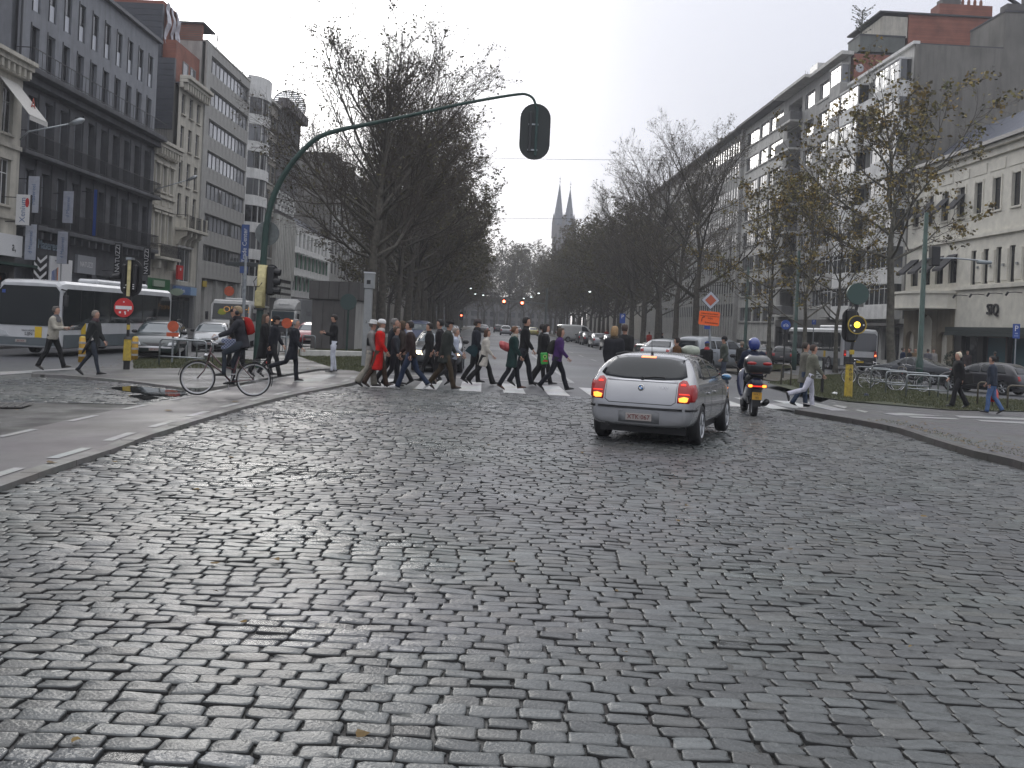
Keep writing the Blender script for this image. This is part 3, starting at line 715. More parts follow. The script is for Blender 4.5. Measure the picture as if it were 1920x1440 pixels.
# L1: the large blue-grey building, ten window bays
U0, U1 = 53.6, 74.6
b = Bld('L', U0, 'large blue-grey building with ten window bays and three long iron balconies')
pit = (U1-U0-1.4)/10
rows = [(6.05, 8.9, 1.15, 0), (9.85, 12.85, 1.15, 1), (14.25, 16.6, 1.0, 2), (17.4, 19.6, 0.95, 3)]
hs = []
for z0, z1, w, k in rows:
    for i in range(10):
        c = U0+1.0+pit*(i+0.5); hs.append((c-w/2, c+w/2, z0, z1))
lo = [h for h in hs if h[2] < 13.5]; hi = [h for h in hs if h[2] > 13.5]
b.wall(U0, U1, 5.0, 13.8, lo, GREYS, rev=0.42); b.wall(U0, U1, 13.8, 21.0, hi, GREYR, rev=0.3)
b.body(U0, U1, 21.0, GREYR)
for k, h in enumerate(hs):
    z0 = h[2]; w = h[1]-h[0]
    if z0 > 17: b.win(h[0], z0, w, h[3]-z0, 1, 0.45, FR_DARK, GL_DARK, d=0.1, fw=0.07, blind=(0.03, 0.44))
    elif z0 > 14: b.win(h[0], z0, w, h[3]-z0, 2, None, FR_DARK, pick(GL_DARK, GL_DARK, GL_MID), d=0.2)
    else: b.win(h[0], z0, w, h[3]-z0, 2, 0.75, FR_DARK, pick(GL_DARK, GL_DARK, GL_MID), d=0.34)
    if z0 > 14: b.box('window_surround', h[0]-0.06, h[0], -0.05, 0.0, z0-0.05, h[3]+0.12, FR_DARK)
for k in range(11):    # flat pilasters of the lower storeys
    c = U0+1.0+pit*k; b.box('pilaster', c-0.34, c+0.34, -0.10, 0.0, 6.0, 13.1, GREYS)
b.box('balcony_slab', U0-0.1, U1+0.1, -0.95, 0.0, 13.75, 14.05, GREYS, bev=0.03); b.box('cornice', U0-0.1, U1+0.1, -0.5, 0.0, 13.35, 13.7, GREYS)
b.rail(U0, U1, -0.88, 14.06, 0.95, 0.5)
b.box('balcony_slab', U0, U1, -0.7, 0.0, 9.5, 9.72, GREYS, bev=0.03); b.rail(U0+0.05, U1-0.05, -0.64, 9.73, 0.95, 0.14)
b.box('balcony_slab', U0, U1, -0.7, 0.0, 5.62, 5.88, GREYS, bev=0.03); b.rail(U0+0.05, U1-0.05, -0.64, 5.89, 1.0, 0.14)
for k in range(20): b.box('bracket', U0+0.5+k*1.05, U0+0.72+k*1.05, -0.55, -0.002, 5.2, 5.61, GREYS)
b.box('eaves', U0-0.15, U1+0.15, -0.30, 0.0, 20.9, 21.12, FR_DARK)
bb = MB(); bb.tube([(0.15, -0.12, 5), (0.15, -0.12, 20.9)], 0.06, 6); bb.obj('drainpipe', FR_DARK, b.root)
sh = [(54.2, 57.6, 0.1, 3.6), (58.2, 61.0, 0.1, 3.6), (61.6, 64.6, 0.1, 3.6), (65.2, 68.2, 0.1, 3.6), (68.8, 71.4, 0.1, 3.6), (72.0, 74.2, 0.1, 3.6)]
b.wall(U0, U1, -0.6, 5.0, sh, GREYS, rev=0.5)
for h in sh: b.win(h[0], h[2], h[1]-h[0], 3.5, 3, 0.82, FR_DARK, GL_SHOP, d=0.4)
for u, w in ((57.2, 3.0),): b.text('Masereel', u+1.0, -0.04, 4.95, 0.75, mat('pale_blue_letters', (0.30, 0.38, 0.45), 0.5), ext=0.03); b.box('emblem', u-1.4, u-0.8, -0.05, -0.01, 4.8, 5.2, REDP)
b.box('shop_sign', 61.9, 64.6, -0.2, -0.01, 3.6, 4.7, mat('grey_sign', (0.3, 0.31, 0.33), 0.5)); b.text('NATUZZI', 63.2, -0.21, 4.15, 0.45, WHITEP)
# two tall white poster boards and the zebra pattern panel
b.box('poster_board', 57.3, 58.6, -0.6, -0.52, 1.6, 4.35, WHITEP); b.box('poster_board', 58.8, 60.2, -0.6, -0.52, 1.6, 4.25, WHITEP)
for i in range(5): b.box('poster_stripe', 57.55+i*0.17, 57.65+i*0.17, -0.61, -0.602, 2.6+0.06*i, 3.5+0.06*i, [BLUEP, BLUEP, BLUEP, mat('poster_dark', (0.05, 0.03, 0.03), 0.5), mat('poster_orange', (0.5, 0.12, 0.03), 0.5)][i])
b.box('striped_panel', 55.4, 57.0, -0.55, -0.49, 1.4, 4.3, BLACK)
for i in range(6):
    z = 1.6+i*0.45; bb = MB(); pl = [(55.45-U0, z+0.35), (56.2-U0, z), (56.2-U0, z+0.16), (55.45-U0, z+0.52)]; pr = [(56.95-U0, z+0.35), (56.2-U0, z), (56.2-U0, z+0.16), (56.95-U0, z+0.52)]
    bb.prism(pl, -0.565, -0.553); bb.prism(pr, -0.565, -0.553); bb.obj('white_stripe', WHITEP, b.root)
# signs that stick out over the pavement
def blade(name, label, B, u, d0, d1, z0, z1, face, txt=None, tm=None, size=0.5, extra=None, group=None):
    x, y = B.root.location.x, B.root.location.y; k = -0.0052 if B.side == 'L' else -0.03; p = Vector((x+(u-B.u0)*k, u, 0)); r = E(name, p, B.root.rotation_euler.z, label, 'hanging sign', group)
    m = MB(); m.bbox(-0.07, 0.07, B.s*d0, B.s*d1, z0, z1, 0.015); m.obj('panel', face, r)
    m = MB(); [m.tube([(0, B.s*d1, z), (0, B.s*0.0, z)], 0.025, 5) for z in (z0+0.15, z1-0.15)]; m.obj('bracket', IRON, r)
    m = MB(); [m.box(-0.075, 0.075, B.s*d0+a, B.s*d0+a+0.001 if False else B.s*d0+a*1.0+0.03, z0, z1) for a in (-0.028,)]; m.obj('edge_frame', IRON, r)
    if txt:
        me = text_mesh(txt, size, tm or BLACK, 0.004); me.transform((Matrix(((0, 0, -1), (-1, 0, 0), (0, 1, 0))) @ Matrix.Rotation(radians(90), 3, 'Z')).to_4x4()); link('lettering', me, r, loc=(-0.076, B.s*(d0+d1)/2, (z0+z1)/2))
    return r
LB = Bld('L', 50, None); bpy.data.objects.remove(LB.root)
class _P: pass
def signroot(side):
    p = _P(); p.side = side; p.s = 1 if side == 'L' else -1; p.u0 = 0.0
    class R_: pass
    p.root = R_(); p.root.location = Vector((-26.2 if side == 'L' else 34.33, 0, 0)); p.root.rotation_euler = type('e', (), {'z': atan2(1, -0.0052 if side == 'L' else -0.03)})(); return p
SL, SR = signroot('L'), signroot('R')
SIGNW = mat('hanging_sign_face', (0.42, 0.44, 0.50), 0.5, nscale=5, namt=0.1)
PBL = mat('sign_blue_print', (0.10, 0.16, 0.30), 0.5)
r = blade('hanging_sign', 'upright white sign with blue italic name and red oval at far left', SL, 52.2, -1.75, -1.03, 5.6, 7.15, WHITEP, 'Xenium', PBL, 0.40)
m = MB(); m.lathe([(0.0, -0.079), (0.30, -0.079)], 18, 'x'); o = m.obj('red_oval', REDP, r, loc=(0, -1.60, 6.75), rot=None); o.scale = (1, 0.33, 0.8)
GS = 'tall pale banner signs on the blue-grey building'
blade('hanging_sign', 'tall pale banner sign above and behind the red oval sign', SL, 53.8, -1.45, -0.85, 6.4, 8.3, SIGNW, 'Masereel', PBL, 0.30, group=GS)
blade('hanging_sign', 'tall pale banner sign just below the red oval sign', SL, 53.4, -1.6, -1.0, 3.9, 5.75, SIGNW, 'd Masereel', PBL, 0.27, group=GS)
blade('hanging_sign', 'tall pale banner sign in the upper row over the second balcony', SL, 58.4, -1.3, -0.7, 6.3, 8.1, SIGNW, 'd Masereel', PBL, 0.27, group=GS)
blade('hanging_sign', 'tall pale banner sign in the lower row beside the poster boards', SL, 57.9, -1.3, -0.7, 3.95, 5.75, SIGNW, 'd Masereel', PBL, 0.27, group=GS)
blade('hanging_sign', 'black vertical sign with white capitals nearer the bus', SL, 66.2, -1.2, -0.75, 3.8, 5.75, BLACK, 'NATUZZI', WHITEP, 0.42, group='black furniture shop signs')
blade('hanging_sign', 'black vertical sign with white capitals by the green shop', SL, 71.6, -1.15, -0.72, 3.95, 5.85, BLACK, 'NATUZZI', WHITEP, 0.42, group='black furniture shop signs')
blade('flag', 'narrow white and blue flag hanging from the blue-grey front', SL, 62.3, -1.05, -0.85, 5.9, 8.7, BLUEP)

# L2: small ornate cream house
U0, U1 = 74.6, 79.6
b = Bld('L', U0, 'small ornate cream house with heavy cornice and curled iron balcony')
cs = [U0+0.95+i*1.55 for i in range(3)]
hs = [(c-0.42, c+0.42, z0, z1) for c in cs for z0, z1 in ((10.4, 12.3), (6.5, 8.7))]
b.wall(U0, U1, 3.9, 13.0, hs, CREAM); b.body(U0, U1, 13.2, GABLE)
for h in hs:
    b.win(h[0], h[2], 0.84, h[3]-h[2], 2, 0.72, FR_WHITE, pick(GL_DARK, GL_MID)); b.box('window_surround', h[0]-0.16, h[0]-0.001, -0.08, 0, h[2], h[3], CREAM); b.box('window_surround', h[1]+0.001, h[1]+0.16, -0.08, 0, h[2], h[3], CREAM)
    b.box('window_hood', h[0]-0.22, h[1]+0.22, -0.2, 0, h[3]+0.05, h[3]+0.2, CREAM); b.box('sill', h[0]-0.2, h[1]+0.2, -0.15, 0.02, h[2]-0.12, h[2], CREAM)
for dd, z0, z1 in ((0.7, 13.75, 14.0), (0.55, 13.5, 13.749), (0.25, 12.9, 13.499)): b.box('cornice', U0+0.02, U1, -dd, 0, z0, z1, CREAM, bev=0.02)
for i in range(8): b.box('bracket', U0+0.3+i*0.6, U0+0.5+i*0.6, -0.5, -0.252, 13.0, 13.49, CREAM)
for i in range(3): b.box('relief_panel', cs[i]-0.45, cs[i]+0.45, -0.05, 0, 9.35, 9.75, CREAM)
b.box('string_course', U0, U1, -0.18, 0, 9.9, 10.1, CREAM); b.box('string_course', U0, U1, -0.22, 0, 9.0, 9.2, CREAM)
b.box('balcony_slab', U0+0.2, U1-0.1, -0.8, 0, 5.3, 5.5, CREAM, bev=0.02); b.rail(U0+0.25, U1-0.15, -0.75, 5.5, 0.9, 0.12)
for i in range(8):
    m = MB(); m.lathe([(0.15, -0.01), (0.19, -0.01), (0.19, 0.01), (0.15, 0.01), (0.15, -0.01)], 12, 'y'); m.obj('iron_scroll', IRON, b.root, loc=(0.55+i*0.56, -0.76, 5.95))
for x in (0.7, 3.9): b.box('bracket', U0+x, U0+x+0.35, -0.6, 0, 4.6, 5.29, CREAM, bev=0.05)
GREENSHOP = mat('green_shopfront', (0.02, 0.14, 0.045), 0.5, nscale=6, namt=0.2)
b.wall(U0, U1, -0.6, 3.9, [(75.2, 78.9, 0.0, 2.9)], GREENSHOP, rev=0.3); b.win(75.2, 0.0, 3.7, 2.9, 3, 0.8, FR_DARK, GL_SHOP, d=0.25)
b.box('shop_sign', 75.6, 78.0, -0.12, -0.01, 3.3, 3.75, mat('pale_green_sign', (0.35, 0.42, 0.33), 0.5)); 
m = MB(); m.lathe([(0.001, -0.05), (0.5, -0.05), (0.5, 0.05), (0.001, 0.05)], 18, 'x'); o = m.obj('oval_sign', mat('pale_green_sign', (0.35, 0.42, 0.33), 0.5), b.root, loc=(4.5, -0.7, 3.0)); o.scale = (1, 1, 0.55)

# L3: taller cream house, attic in brick with a slate-clad side
U0, U1 = 79.6, 86.0
b = Bld('L', U0, 'tall cream house with three window bays, bracketed cornice and brick attic')
cs = [U0+1.25+i*1.95 for i in range(3)]
zr = ((9.1, 10.8), (11.5, 13.4), (14.3, 16.1), (17.0, 18.6))
hs = [(c-0.45, c+0.45, a, z) for c in cs for a, z in zr]+[(81.0, 84.6, 3.9, 6.6)]
b.wall(U0, U1, 3.6, 19.0, hs, CREAM); b.body(U0, U1, 19.2, GABLE)
for h in hs:
    if h[1]-h[0] > 2: b.win(h[0], h[2], 3.6, 2.7, 3, None, FR_WHITE, GL_MID); b.box('window_surround', h[0]-0.12, h[1]+0.12, -0.1, 0, h[3], h[3]+0.15, WHITEB); continue
    b.win(h[0], h[2], 0.9, h[3]-h[2], 2, 0.7, FR_GREY, pick(GL_DARK, GL_MID)); b.box('sill', h[0]-0.12, h[1]+0.12, -0.14, 0.02, h[2]-0.1, h[2], CREAM)
for dd, z0, z1 in ((0.85, 19.55, 19.85), (0.65, 19.3, 19.549), (0.3, 18.9, 19.299)): b.box('cornice', U0+0.02, U1-0.02, -dd, 0, z0, z1, CREAM, bev=0.03)
for i in range(10): b.box('bracket', U0+0.25+i*0.63, U0+0.5+i*0.63, -0.6, -0.302, 18.75, 19.29, CREAM)
b.box('balcony_slab', U0+0.5, U1-0.3, -1.0, 0, 7.85, 8.1, CREAM, bev=0.03); b.rail(U0+0.55, U1-0.35, -0.92, 8.1, 0.95, 0.13)
for x in (0.6, 2.4, 4.2, 5.5): b.box('balcony_post', U0+x, U0+x+0.2, -1.0, -0.84, 8.1, 9.12, CREAM)
for x in (0.9, 2.2, 3.5, 4.8):
    m = MB(); m.prism([(-0.0, 7.84), (-0.85, 7.84), (-0.8, 7.45), (-0.4, 7.2), (-0.28, 6.8), (0, 6.7)], x-0.18, x+0.18, 'yz'); m.obj('corbel', CREAM, b.root)
b.wall(U0, U1, -0.6, 3.6, [(80.1, 85.6, 0.1, 2.7)], FR_GREY, rev=0.4); b.win(80.1, 0.1, 5.5, 2.6, 4, 0.85, FR_DARK, GL_SHOP, d=0.3)
b.box('shop_sign', 80.2, 83.9, -0.25, -0.01, 2.85, 3.5, mat('pale_blue_sign', (0.10, 0.18, 0.36), 0.5)); b.box('shop_sign', 84.0, 85.6, -0.25, -0.01, 2.85, 3.5, mat('paler_blue_sign', (0.25, 0.38, 0.55), 0.5)); b.text('Fortis', 82, -0.26, 3.15, 0.42, WHITEP)
b.box('wall_sign', 79.9, 81.2, -0.45, -0.3, 4.0, 5.1, REDP); b.box('sign_mark', 80.4, 80.65, -0.47, -0.452, 4.7, 4.9, WHITEP)
# attic
b.box('attic_wall', U0+0.3, U1, 0.5, 11, 19.2, 22.6, BRICK); 
for c in cs[:2]: b.win(c+0.8, 19.9, 1.3, 1.5, 1, None, FR_GREY, GL_MID, d=0.42)
b.box('upper_attic_wall', U0+0.3, U1-2.6, 1.6, 11, 22.62, 25.6, BRICK)
TARP = mat('torn_plastic_sheet', (0.42, 0.42, 0.46), 0.5, nscale=3, namt=0.25, bump=1.0, bscale=3)
for k, (u, w, t) in enumerate(((80.2, 0.9, -0.3), (81.3, 0.6, 0.2), (82.3, 0.7, 0.15), (83.0, 0.35, -0.1))):
    m = MB(); secs = []
    for i in range(7):
        z = 25.6-i*0.55; ww = w*(1-0.08*i+0.06*sin(i*2+k)); x = u-U0+t*i*0.2; y = 1.35+0.12*sin(i*1.7+k); secs.append([(x, y, z), (x+ww, y+0.08*cos(i), z), (x+ww, y+0.11, z), (x, y+0.03, z)])
    m.loft(secs); m.obj('hanging_sheet', TARP, b.root)
for k in range(22):   # slate courses on the side wall seen over the small house
    z = 13.9+k*0.27 if False else 15.6+k*0.46
    if z > 25.2: break
    yy0 = 0.4 if z < 20.9 else 1.5; b.box('slate_course', U0-0.10-0.012*(k % 2), U0+0.29, yy0, 9.5, z, z+0.44, SLATE)
b.box('party_wall', U0-0.02, U0+0.29, 0.36, 9.5, 13.2, 15.59, GABLE)

# L4: concrete office with window strips
U0, U1 = 86.0, 100.6
b = Bld('L', U0, 'grey concrete office block with eight long strips of windows')
rows = [23.35-2.68*k for k in range(7)]; hs = []
n = 11; a0 = U0+1.35; pw = (U1-0.15-a0)/n
for t in rows: hs.append((a0, U1-0.15, t-1.35, t))
b.wall(U0, U1, 4.4, 24.2, hs, CONC, d=0.06, rev=0.25); b.body(U0, U1, 24.2, CONC)
for h in hs:
    for i in range(n):
        g = pick(GL_PALE, GL_PALE, GL_PALE, GL_MID) if h[2] > 8.5 else pick(GL_MID, GL_DARK)
        b.win(a0+i*pw, h[2], pw-0.02, 1.35, 1, None, FR_GREY if g != GL_PALE else FR_DARK, g, d=0.16, fw=0.07)
pan = {}
for t in [25.6]+rows:
    z1 = t-1.40; z0 = z1-1.23 if t != rows[-1] else 4.45
    if t > 24: z0, z1 = 23.4, 24.15
    for i in range(n):
        key = round(z1-z0, 2)
        if key not in pan: m = MB(); m.bbox(0.012, pw-0.012, -0.06, 0.05, 0, z1-z0, 0.008); pan[key] = m.mesh('panel', CONC)
        link('panel', pan[key], b.root, loc=(a0+i*pw-U0, 0, z0))
b.box('pier', U0, U0+1.3, -0.12, 0.05, -0.5, 24.3, CONC); b.box('coping', U0, U1, -0.1, 0.3, 24.2, 24.35, CONCL)
b.box('attic_wall', U0+0.0, U0+0.35, 0.4, 5.0, 24.2, 25.6, BRICK); b.box('canopy_roof', U0-0.2, U0+3.2, 0.2, 5.2, 25.6, 25.75, ROOFM)
m = MB(); m.tube([(5.0, 0.6, 24.3), (5.0, 0.6, 26.4)], 0.05, 5); m.tube([(5.0, 0.6, 26.4), (3.2, 0.6, 26.3)], 0.03, 4); m.tube([(5.0, 0.6, 26.4), (5.8, 0.6, 24.3)], 0.02, 4); m.obj('roof_mast', IRON, b.root)
m = MB()
for k in range(40):
    x = rr.uniform(11.4, 14.2); m.tube([(x, 0.4, 24.3), (x+rr.uniform(-.3, .3), 0.4+rr.uniform(-.3, .3), 24.3+rr.uniform(.3, 1.0))], 0.012, 3)
m.obj('roof_plant', mat('roof_bush', (0.03, 0.035, 0.015), 0.9), b.root)
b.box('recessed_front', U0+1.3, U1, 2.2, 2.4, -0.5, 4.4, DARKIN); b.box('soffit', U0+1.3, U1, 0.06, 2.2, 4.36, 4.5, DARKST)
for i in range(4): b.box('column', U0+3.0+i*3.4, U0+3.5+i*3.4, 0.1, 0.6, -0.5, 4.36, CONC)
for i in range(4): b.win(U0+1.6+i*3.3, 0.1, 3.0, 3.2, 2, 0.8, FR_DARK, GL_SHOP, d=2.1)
b.box('shop_sign', U0+2.2, U0+3.3, -0.0, 0.1, 3.7, 4.2, mat('yellow_sign', (0.45, 0.33, 0.04), 0.5))

# L5: white rounded bay
U0, U1 = 100.6, 106.6
b = Bld('L', U0, 'narrow building with a rounded white bay of stacked curved windows')
b.body(U0, U1, 24.6, WHITEB, d0=0.0)
def arcsec(r, z): return [(0.3+(5.4)*t, -sin(pi*t)**0.5*r if 0 < t < 1 else 0.0, z) for t in [i/14 for i in range(15)]]
def bay(z0, z1, r, m_, name, par=None):
    m = MB(); a = arcsec(r, z0)+[(5.7, 0.3, z0), (0.3, 0.3, z0)]; c = arcsec(r, z1)+[(5.7, 0.3, z1), (0.3, 0.3, z1)]; m.loft([a, c]); return m.obj(name, m_, par or b.root)
for k in range(8):
    t = 22.9-2.66*k
    bay(t, t+(1.0 if k else 2.1), 1.35, WHITEB, 'parapet_band')
    bay(t-1.64, t-0.02, 1.15, GL_MID if k % 2 else GL_DARK, 'curved_glazing')
    for i in range(1, 8):
        x, y, _ = arcsec(1.22, 0)[i*2-1]; m = MB(); m.box(x-0.05, x+0.05, y-0.04, y+0.05, t-1.66, t-0.01); m.obj('mullion', FR_GREY if i % 2 else FR_WHITE, b.root)
bay(1.2, 4.2, 1.1, DARKST, 'ground_floor')

# L6: beige building
U0, U1 = 106.6, 113.0
b = Bld('L', U0, 'beige stone building with wide dark windows next to the rounded bay')
hs = [(U0+0.6+i*2.0, U0+2.4+i*2.0, 22.9-2.66*k-1.9, 22.9-2.66*k) for i in range(3) for k in range(8)]
b.wall(U0, U1, 0, 24.3, hs, BEIGE); b.body(U0, U1, 24.3, BEIGE)
for h in hs: b.win(h[0], h[2], 1.8, 1.9, 3, 0.7, FR_GREY, pick(GL_DARK, GL_MID, GL_PALE)); 
for k in range(8): b.box('sill', U0+0.4, U1-0.4, -0.12, 0.02, 20.85-2.66*k, 21.0-2.66*k, CONCL)
b.box('cornice', U0, U1, -0.35, 0, 24.1, 24.4, CONCL)

# L7: fin-fronted tower with globe emblem
U0, U1 = 113.0, 124.0
b = Bld('L', U0, 'tall dark building with white vertical fins and a round louvred roof emblem')
b.body(U0, U1, 25.0, DARKST, d0=0.12)
b.box('glazing', U0+0.2, U1-0.2, 0.0, 0.11, 15.6, 24.4, GL_DARK)
for i in range(14): b.box('fin', U0+0.3+i*0.78, U0+0.42+i*0.78, -0.35, 0.0, 15.4, 24.4, FR_GREY)
for k in range(3): b.box('floor_band', U0+0.2, U1-0.2, -0.04, -0.001, 17.5+k*2.6, 18.0+k*2.6, DARKST)
b.box('cornice', U0-0.2, U1+0.3, -1.1, 0.0, 24.4, 25.4, bmat('brown_grey_metal', (0.13, 0.12, 0.12), 0.2))
for r_ in range(4):
    for i in range(12):
        if (i+r_) % 2: b.box('square_panel', U0+0.5+i*0.85, U0+1.2+i*0.85, -0.2, 0, 15.1-r_*0.62, 15.6-r_*0.62, WHITEB)
b.box('fin_backing', U0+0.2, U1-0.2, -0.02, 0.1, 5.6, 12.7, CONC)
for i in range(12): b.box('fin', U0+0.4+i*0.88, U0+0.72+i*0.88, -0.4, -0.02, 5.6, 12.7, CONCL)
for r_ in range(3):
    for i in range(12): b.box('square_panel', U0+0.5+i*0.85, U0+1.0+i*0.85, -0.2, 0.1, 3.4+r_*0.7, 3.8+r_*0.7, CONCL)
m = MB(); m.lathe([(1.95, -0.1), (2.05, -0.1), (2.05, 0.1), (1.95, 0.1), (1.95, -0.1)], 32, 'x'); o = m.obj('emblem_ring', IRON, b.root, loc=(8.2, 0.7, 26.0))
for i in range(17):
    z = -1.8+i*0.225; w = sqrt(max(0.05, 1.95**2-z*z)); m = MB(); m.box(-0.05, 0.05, -w, w, z-0.08, z+0.08); m.obj('louvre', mat('white_louvre', (0.6, 0.62, 0.66), 0.4), o)
me = text_mesh('KEV', 1.45, FR_DARK, 0.03); me.transform(Matrix(((0, 0, -1), (-1, 0, 0), (0, 1, 0))).to_4x4()); link('lettering', me, o, loc=(-0.14, 0.0, 0.1))
m = MB(); m.tube([(8.2, 0.7, 25.0), (8.2, 0.7, 26.0)], 0.08, 5); m.obj('emblem_post', IRON, b.root)

# L8: low white building with green shutters
U0, U1 = 124.0, 150.0
b = Bld('L', U0, 'low white building with green shutters and small white awnings behind the trees')
hs = [(U0+0.8+i*2.6, U0+2.2+i*2.6, z, z+1.9) for i in range(9) for z in (4.6, 7.4, 10.0)]
b.wall(U0, U1, 3.8, 12.6, hs, WHITEB); b.body(U0, U1, 12.6, GABLE)
m = MB(); m.prism([(0.0, 12.6), (3.0, 14.6), (9, 14.6), (9, 12.6)], 0, U1-U0, 'yz'); m.obj('roof', SLATE, b.root)
for h in hs:
    b.win(h[0], h[2], 1.4, 1.9, 2, None, FR_WHITE, GL_DARK)
    if h[2] < 9: b.box('shutter', h[1]+0.02, h[1]+0.62, -0.08, 0, h[2], h[3], mat('green_shutter', (0.03, 0.13, 0.07), 0.6)); b.box('awning', h[0]-0.05, h[1]+0.05, -0.7, 0, h[3]-0.15, h[3]-0.05, WHITEB)
hs = [(U0+0.8+i*4.2, U0+4.4+i*4.2, 0.1, 3.1) for i in range(6)]; b.wall(U0, U1, -0.6, 3.8, hs, DARKST)
for h in hs: b.win(h[0], h[2], 3.6, 3.0, 3, 0.8, FR_DARK, GL_SHOP)
# L9 tall block beyond with blank gable; L10 further on
b = Bld('L', 150.0, 'tall pale block with a blank gable standing beyond the low white building')
hs = [(151+i*3.0, 152.8+i*3.0, 5+k*2.9, 6.8+k*2.9) for i in range(15) for k in range(7)]
b.wall(150, 197, -0.5, 25.4, hs, CONC); b.body(150, 197, 25.4, GABLE, depth=15)
for h in hs: b.win(h[0], h[2], 1.8, 1.8, 2, None, FR_GREY, pick(GL_DARK, GL_MID))
b = Bld('L', 197.0, 'long dim block far down the left side behind the trees')
hs = [(199+i*4.2, 201.8+i*4.2, 5+k*3.0, 6.8+k*3.0) for i in range(30) for k in range(6)]
b.wall(197, 330, -0.5, 24, hs, BEIGE); b.body(197, 330, 24, BEIGE)
for h in hs: b.win(h[0], h[2], 2.8, 1.8, 2, None, FR_GREY, GL_DARK)

# ---------- right side ------------------------------------------------
# R6: the cream building with shop lettering and hotel entrance
U0, U1 = 60.0, 83.5
b = Bld('R', U0, 'cream building with black-lettered blank shop wall, dark shopfront and domed entrance canopy')
ups = [(61.0+i*2.55, 62.1+i*2.55, 10.9, 13.1) for i in range(9)]
tall = [(61.2+i*1.75, 61.95+i*1.75, 5.95, 8.35) for i in range(7)]+[(74.6+i*2.2, 75.9+i*2.2, 6.2, 8.3) for i in range(4)]
b.wall(U0, U1, 5.6, 15.0, ups+tall, CREAM2); b.body(U0, U1, 15.2, CREAM2, depth=11)
for h in ups:
    b.win(h[0], h[2], h[1]-h[0], h[3]-h[2], 2, 0.65, FR_DARK, GL_DARK); b.box('sill', h[0]-0.12, h[1]+0.12, -0.12, 0.02, h[2]-0.12, h[2], CREAM2)
    b.box('window_surround', h[0]-0.15, h[0]-0.001, -0.06, 0, h[2], h[3]+0.15, CREAM2); b.box('window_surround', h[1]+0.001, h[1]+0.15, -0.06, 0, h[2], h[3]+0.15, CREAM2)
    b.box('frieze_panel', h[0]-0.5, h[1]+0.5, -0.05, 0, 13.6, 14.3, CREAM2)
for h in tall: b.win(h[0], h[2], h[1]-h[0], h[3]-h[2], 1, 0.8, FR_DARK, GL_DARK)
for i in range(6):
    u = 62.05+i*1.75; b.box('raised_panel', u+0.02, u+0.85, -0.06, 0, 6.1, 8.2, CREAM2)
    m = MB(); m.box(u-U0+0.35, u-U0+0.55, 0.06, 0.18, 7.05, 7.2); m.obj('wall_lamp', STEEL, b.root)
AWN = mat('dark_awning', (0.03, 0.03, 0.034), 0.9)
def awning(B, u0, u1, z1, drop, out, parent=None, m_=AWN, name='awning'):
    m = MB(); m.prism([(B.s*-0.02, z1), (B.s*-out, z1-drop), (B.s*-out, z1-drop-0.18), (B.s*(-out+0.04), z1-drop-0.18), (B.s*-0.02, z1-0.06)], u0-B.u0, u1-B.u0, 'yz'); return m.obj(name, m_, parent or B.root)
for i in (5, 6, 7, 8): awning(b, ups[i][0]-0.1, ups[i][1]+0.1, 12.6, 1.0, 0.9)
for i in (7, 8, 9, 10): awning(b, tall[i][0]-0.1, tall[i][1]+0.1, 8.3, 1.1, 1.2)
for dd, z0, z1 in ((0.75, 15.35, 15.6), (0.5, 15.1, 15.349), (0.2, 14.6, 15.099)): b.box('cornice', U0, U1, -dd, 0, z0, z1, CREAM2 if dd < 0.7 else FR_DARK)
b.box('string_course', U0, U1, -0.2, 0, 9.2, 9.45, CREAM2); b.box('string_course', U0, U1, -0.22, 0, 5.62, 5.88, CREAM2)
m = MB(); m.prism([(-0.2, 15.2), (-4.5, 19.0), (-11, 19.0), (-11, 15.2)], 0, U1-U0-0.3, 'yz'); m.obj('roof', mat('zinc_roof', (0.12, 0.13, 0.16), 0.45, 0.3, nscale=2, namt=0.2), b.root)
sh = [(61.4, 63.6, 0.4, 2.35), (63.9, 66.9, 0.4, 2.35), (67.2, 70.2, 0.4, 2.35), (71.0, 73.4, -0.4, 2.35)]
b.wall(U0, 74.5, 2.9, 5.6, [], CREAM2, d=-0.02); b.wall(U0, 74.5, -0.7, 2.9, sh, BLACK, rev=0.5, d=0.02)
TEAL = glass('teal_shop_glass', (0.05, 0.11, 0.13), 0.06, 1.5)
for h in sh: b.win(h[0], h[2], h[1]-h[0], h[3]-h[2], 1, None, FR_DARK, TEAL if h[0] < 70 else GL_SHOP, d=0.3)
b.box('shop_canopy', U0, 74.4, -0.75, -0.03, 2.62, 2.95, mat('dark_green_canopy', (0.012, 0.024, 0.024), 0.4)); b.box('canopy_lip', U0, 74.4, -0.78, -0.70, 2.35, 2.61, mat('dark_green_canopy', (0.012, 0.024, 0.024), 0.4))
b.text('SIQ', 68.9, -0.06, 4.15, 1.05, BLACK, ext=0.09)
for i in range(5):
    m = MB(); x = 62.9+i*2.45-U0; m.tube([(x, 0.02, 5.2), (x, 0.5, 5.22), (x+0.35, 0.75, 5.2)], 0.025, 4); m.tube([(x+0.35, 0.75, 5.22), (x+0.55, 0.78, 5.02)], 0.07, 6); m.obj('spot_lamp', BLACK, b.root)
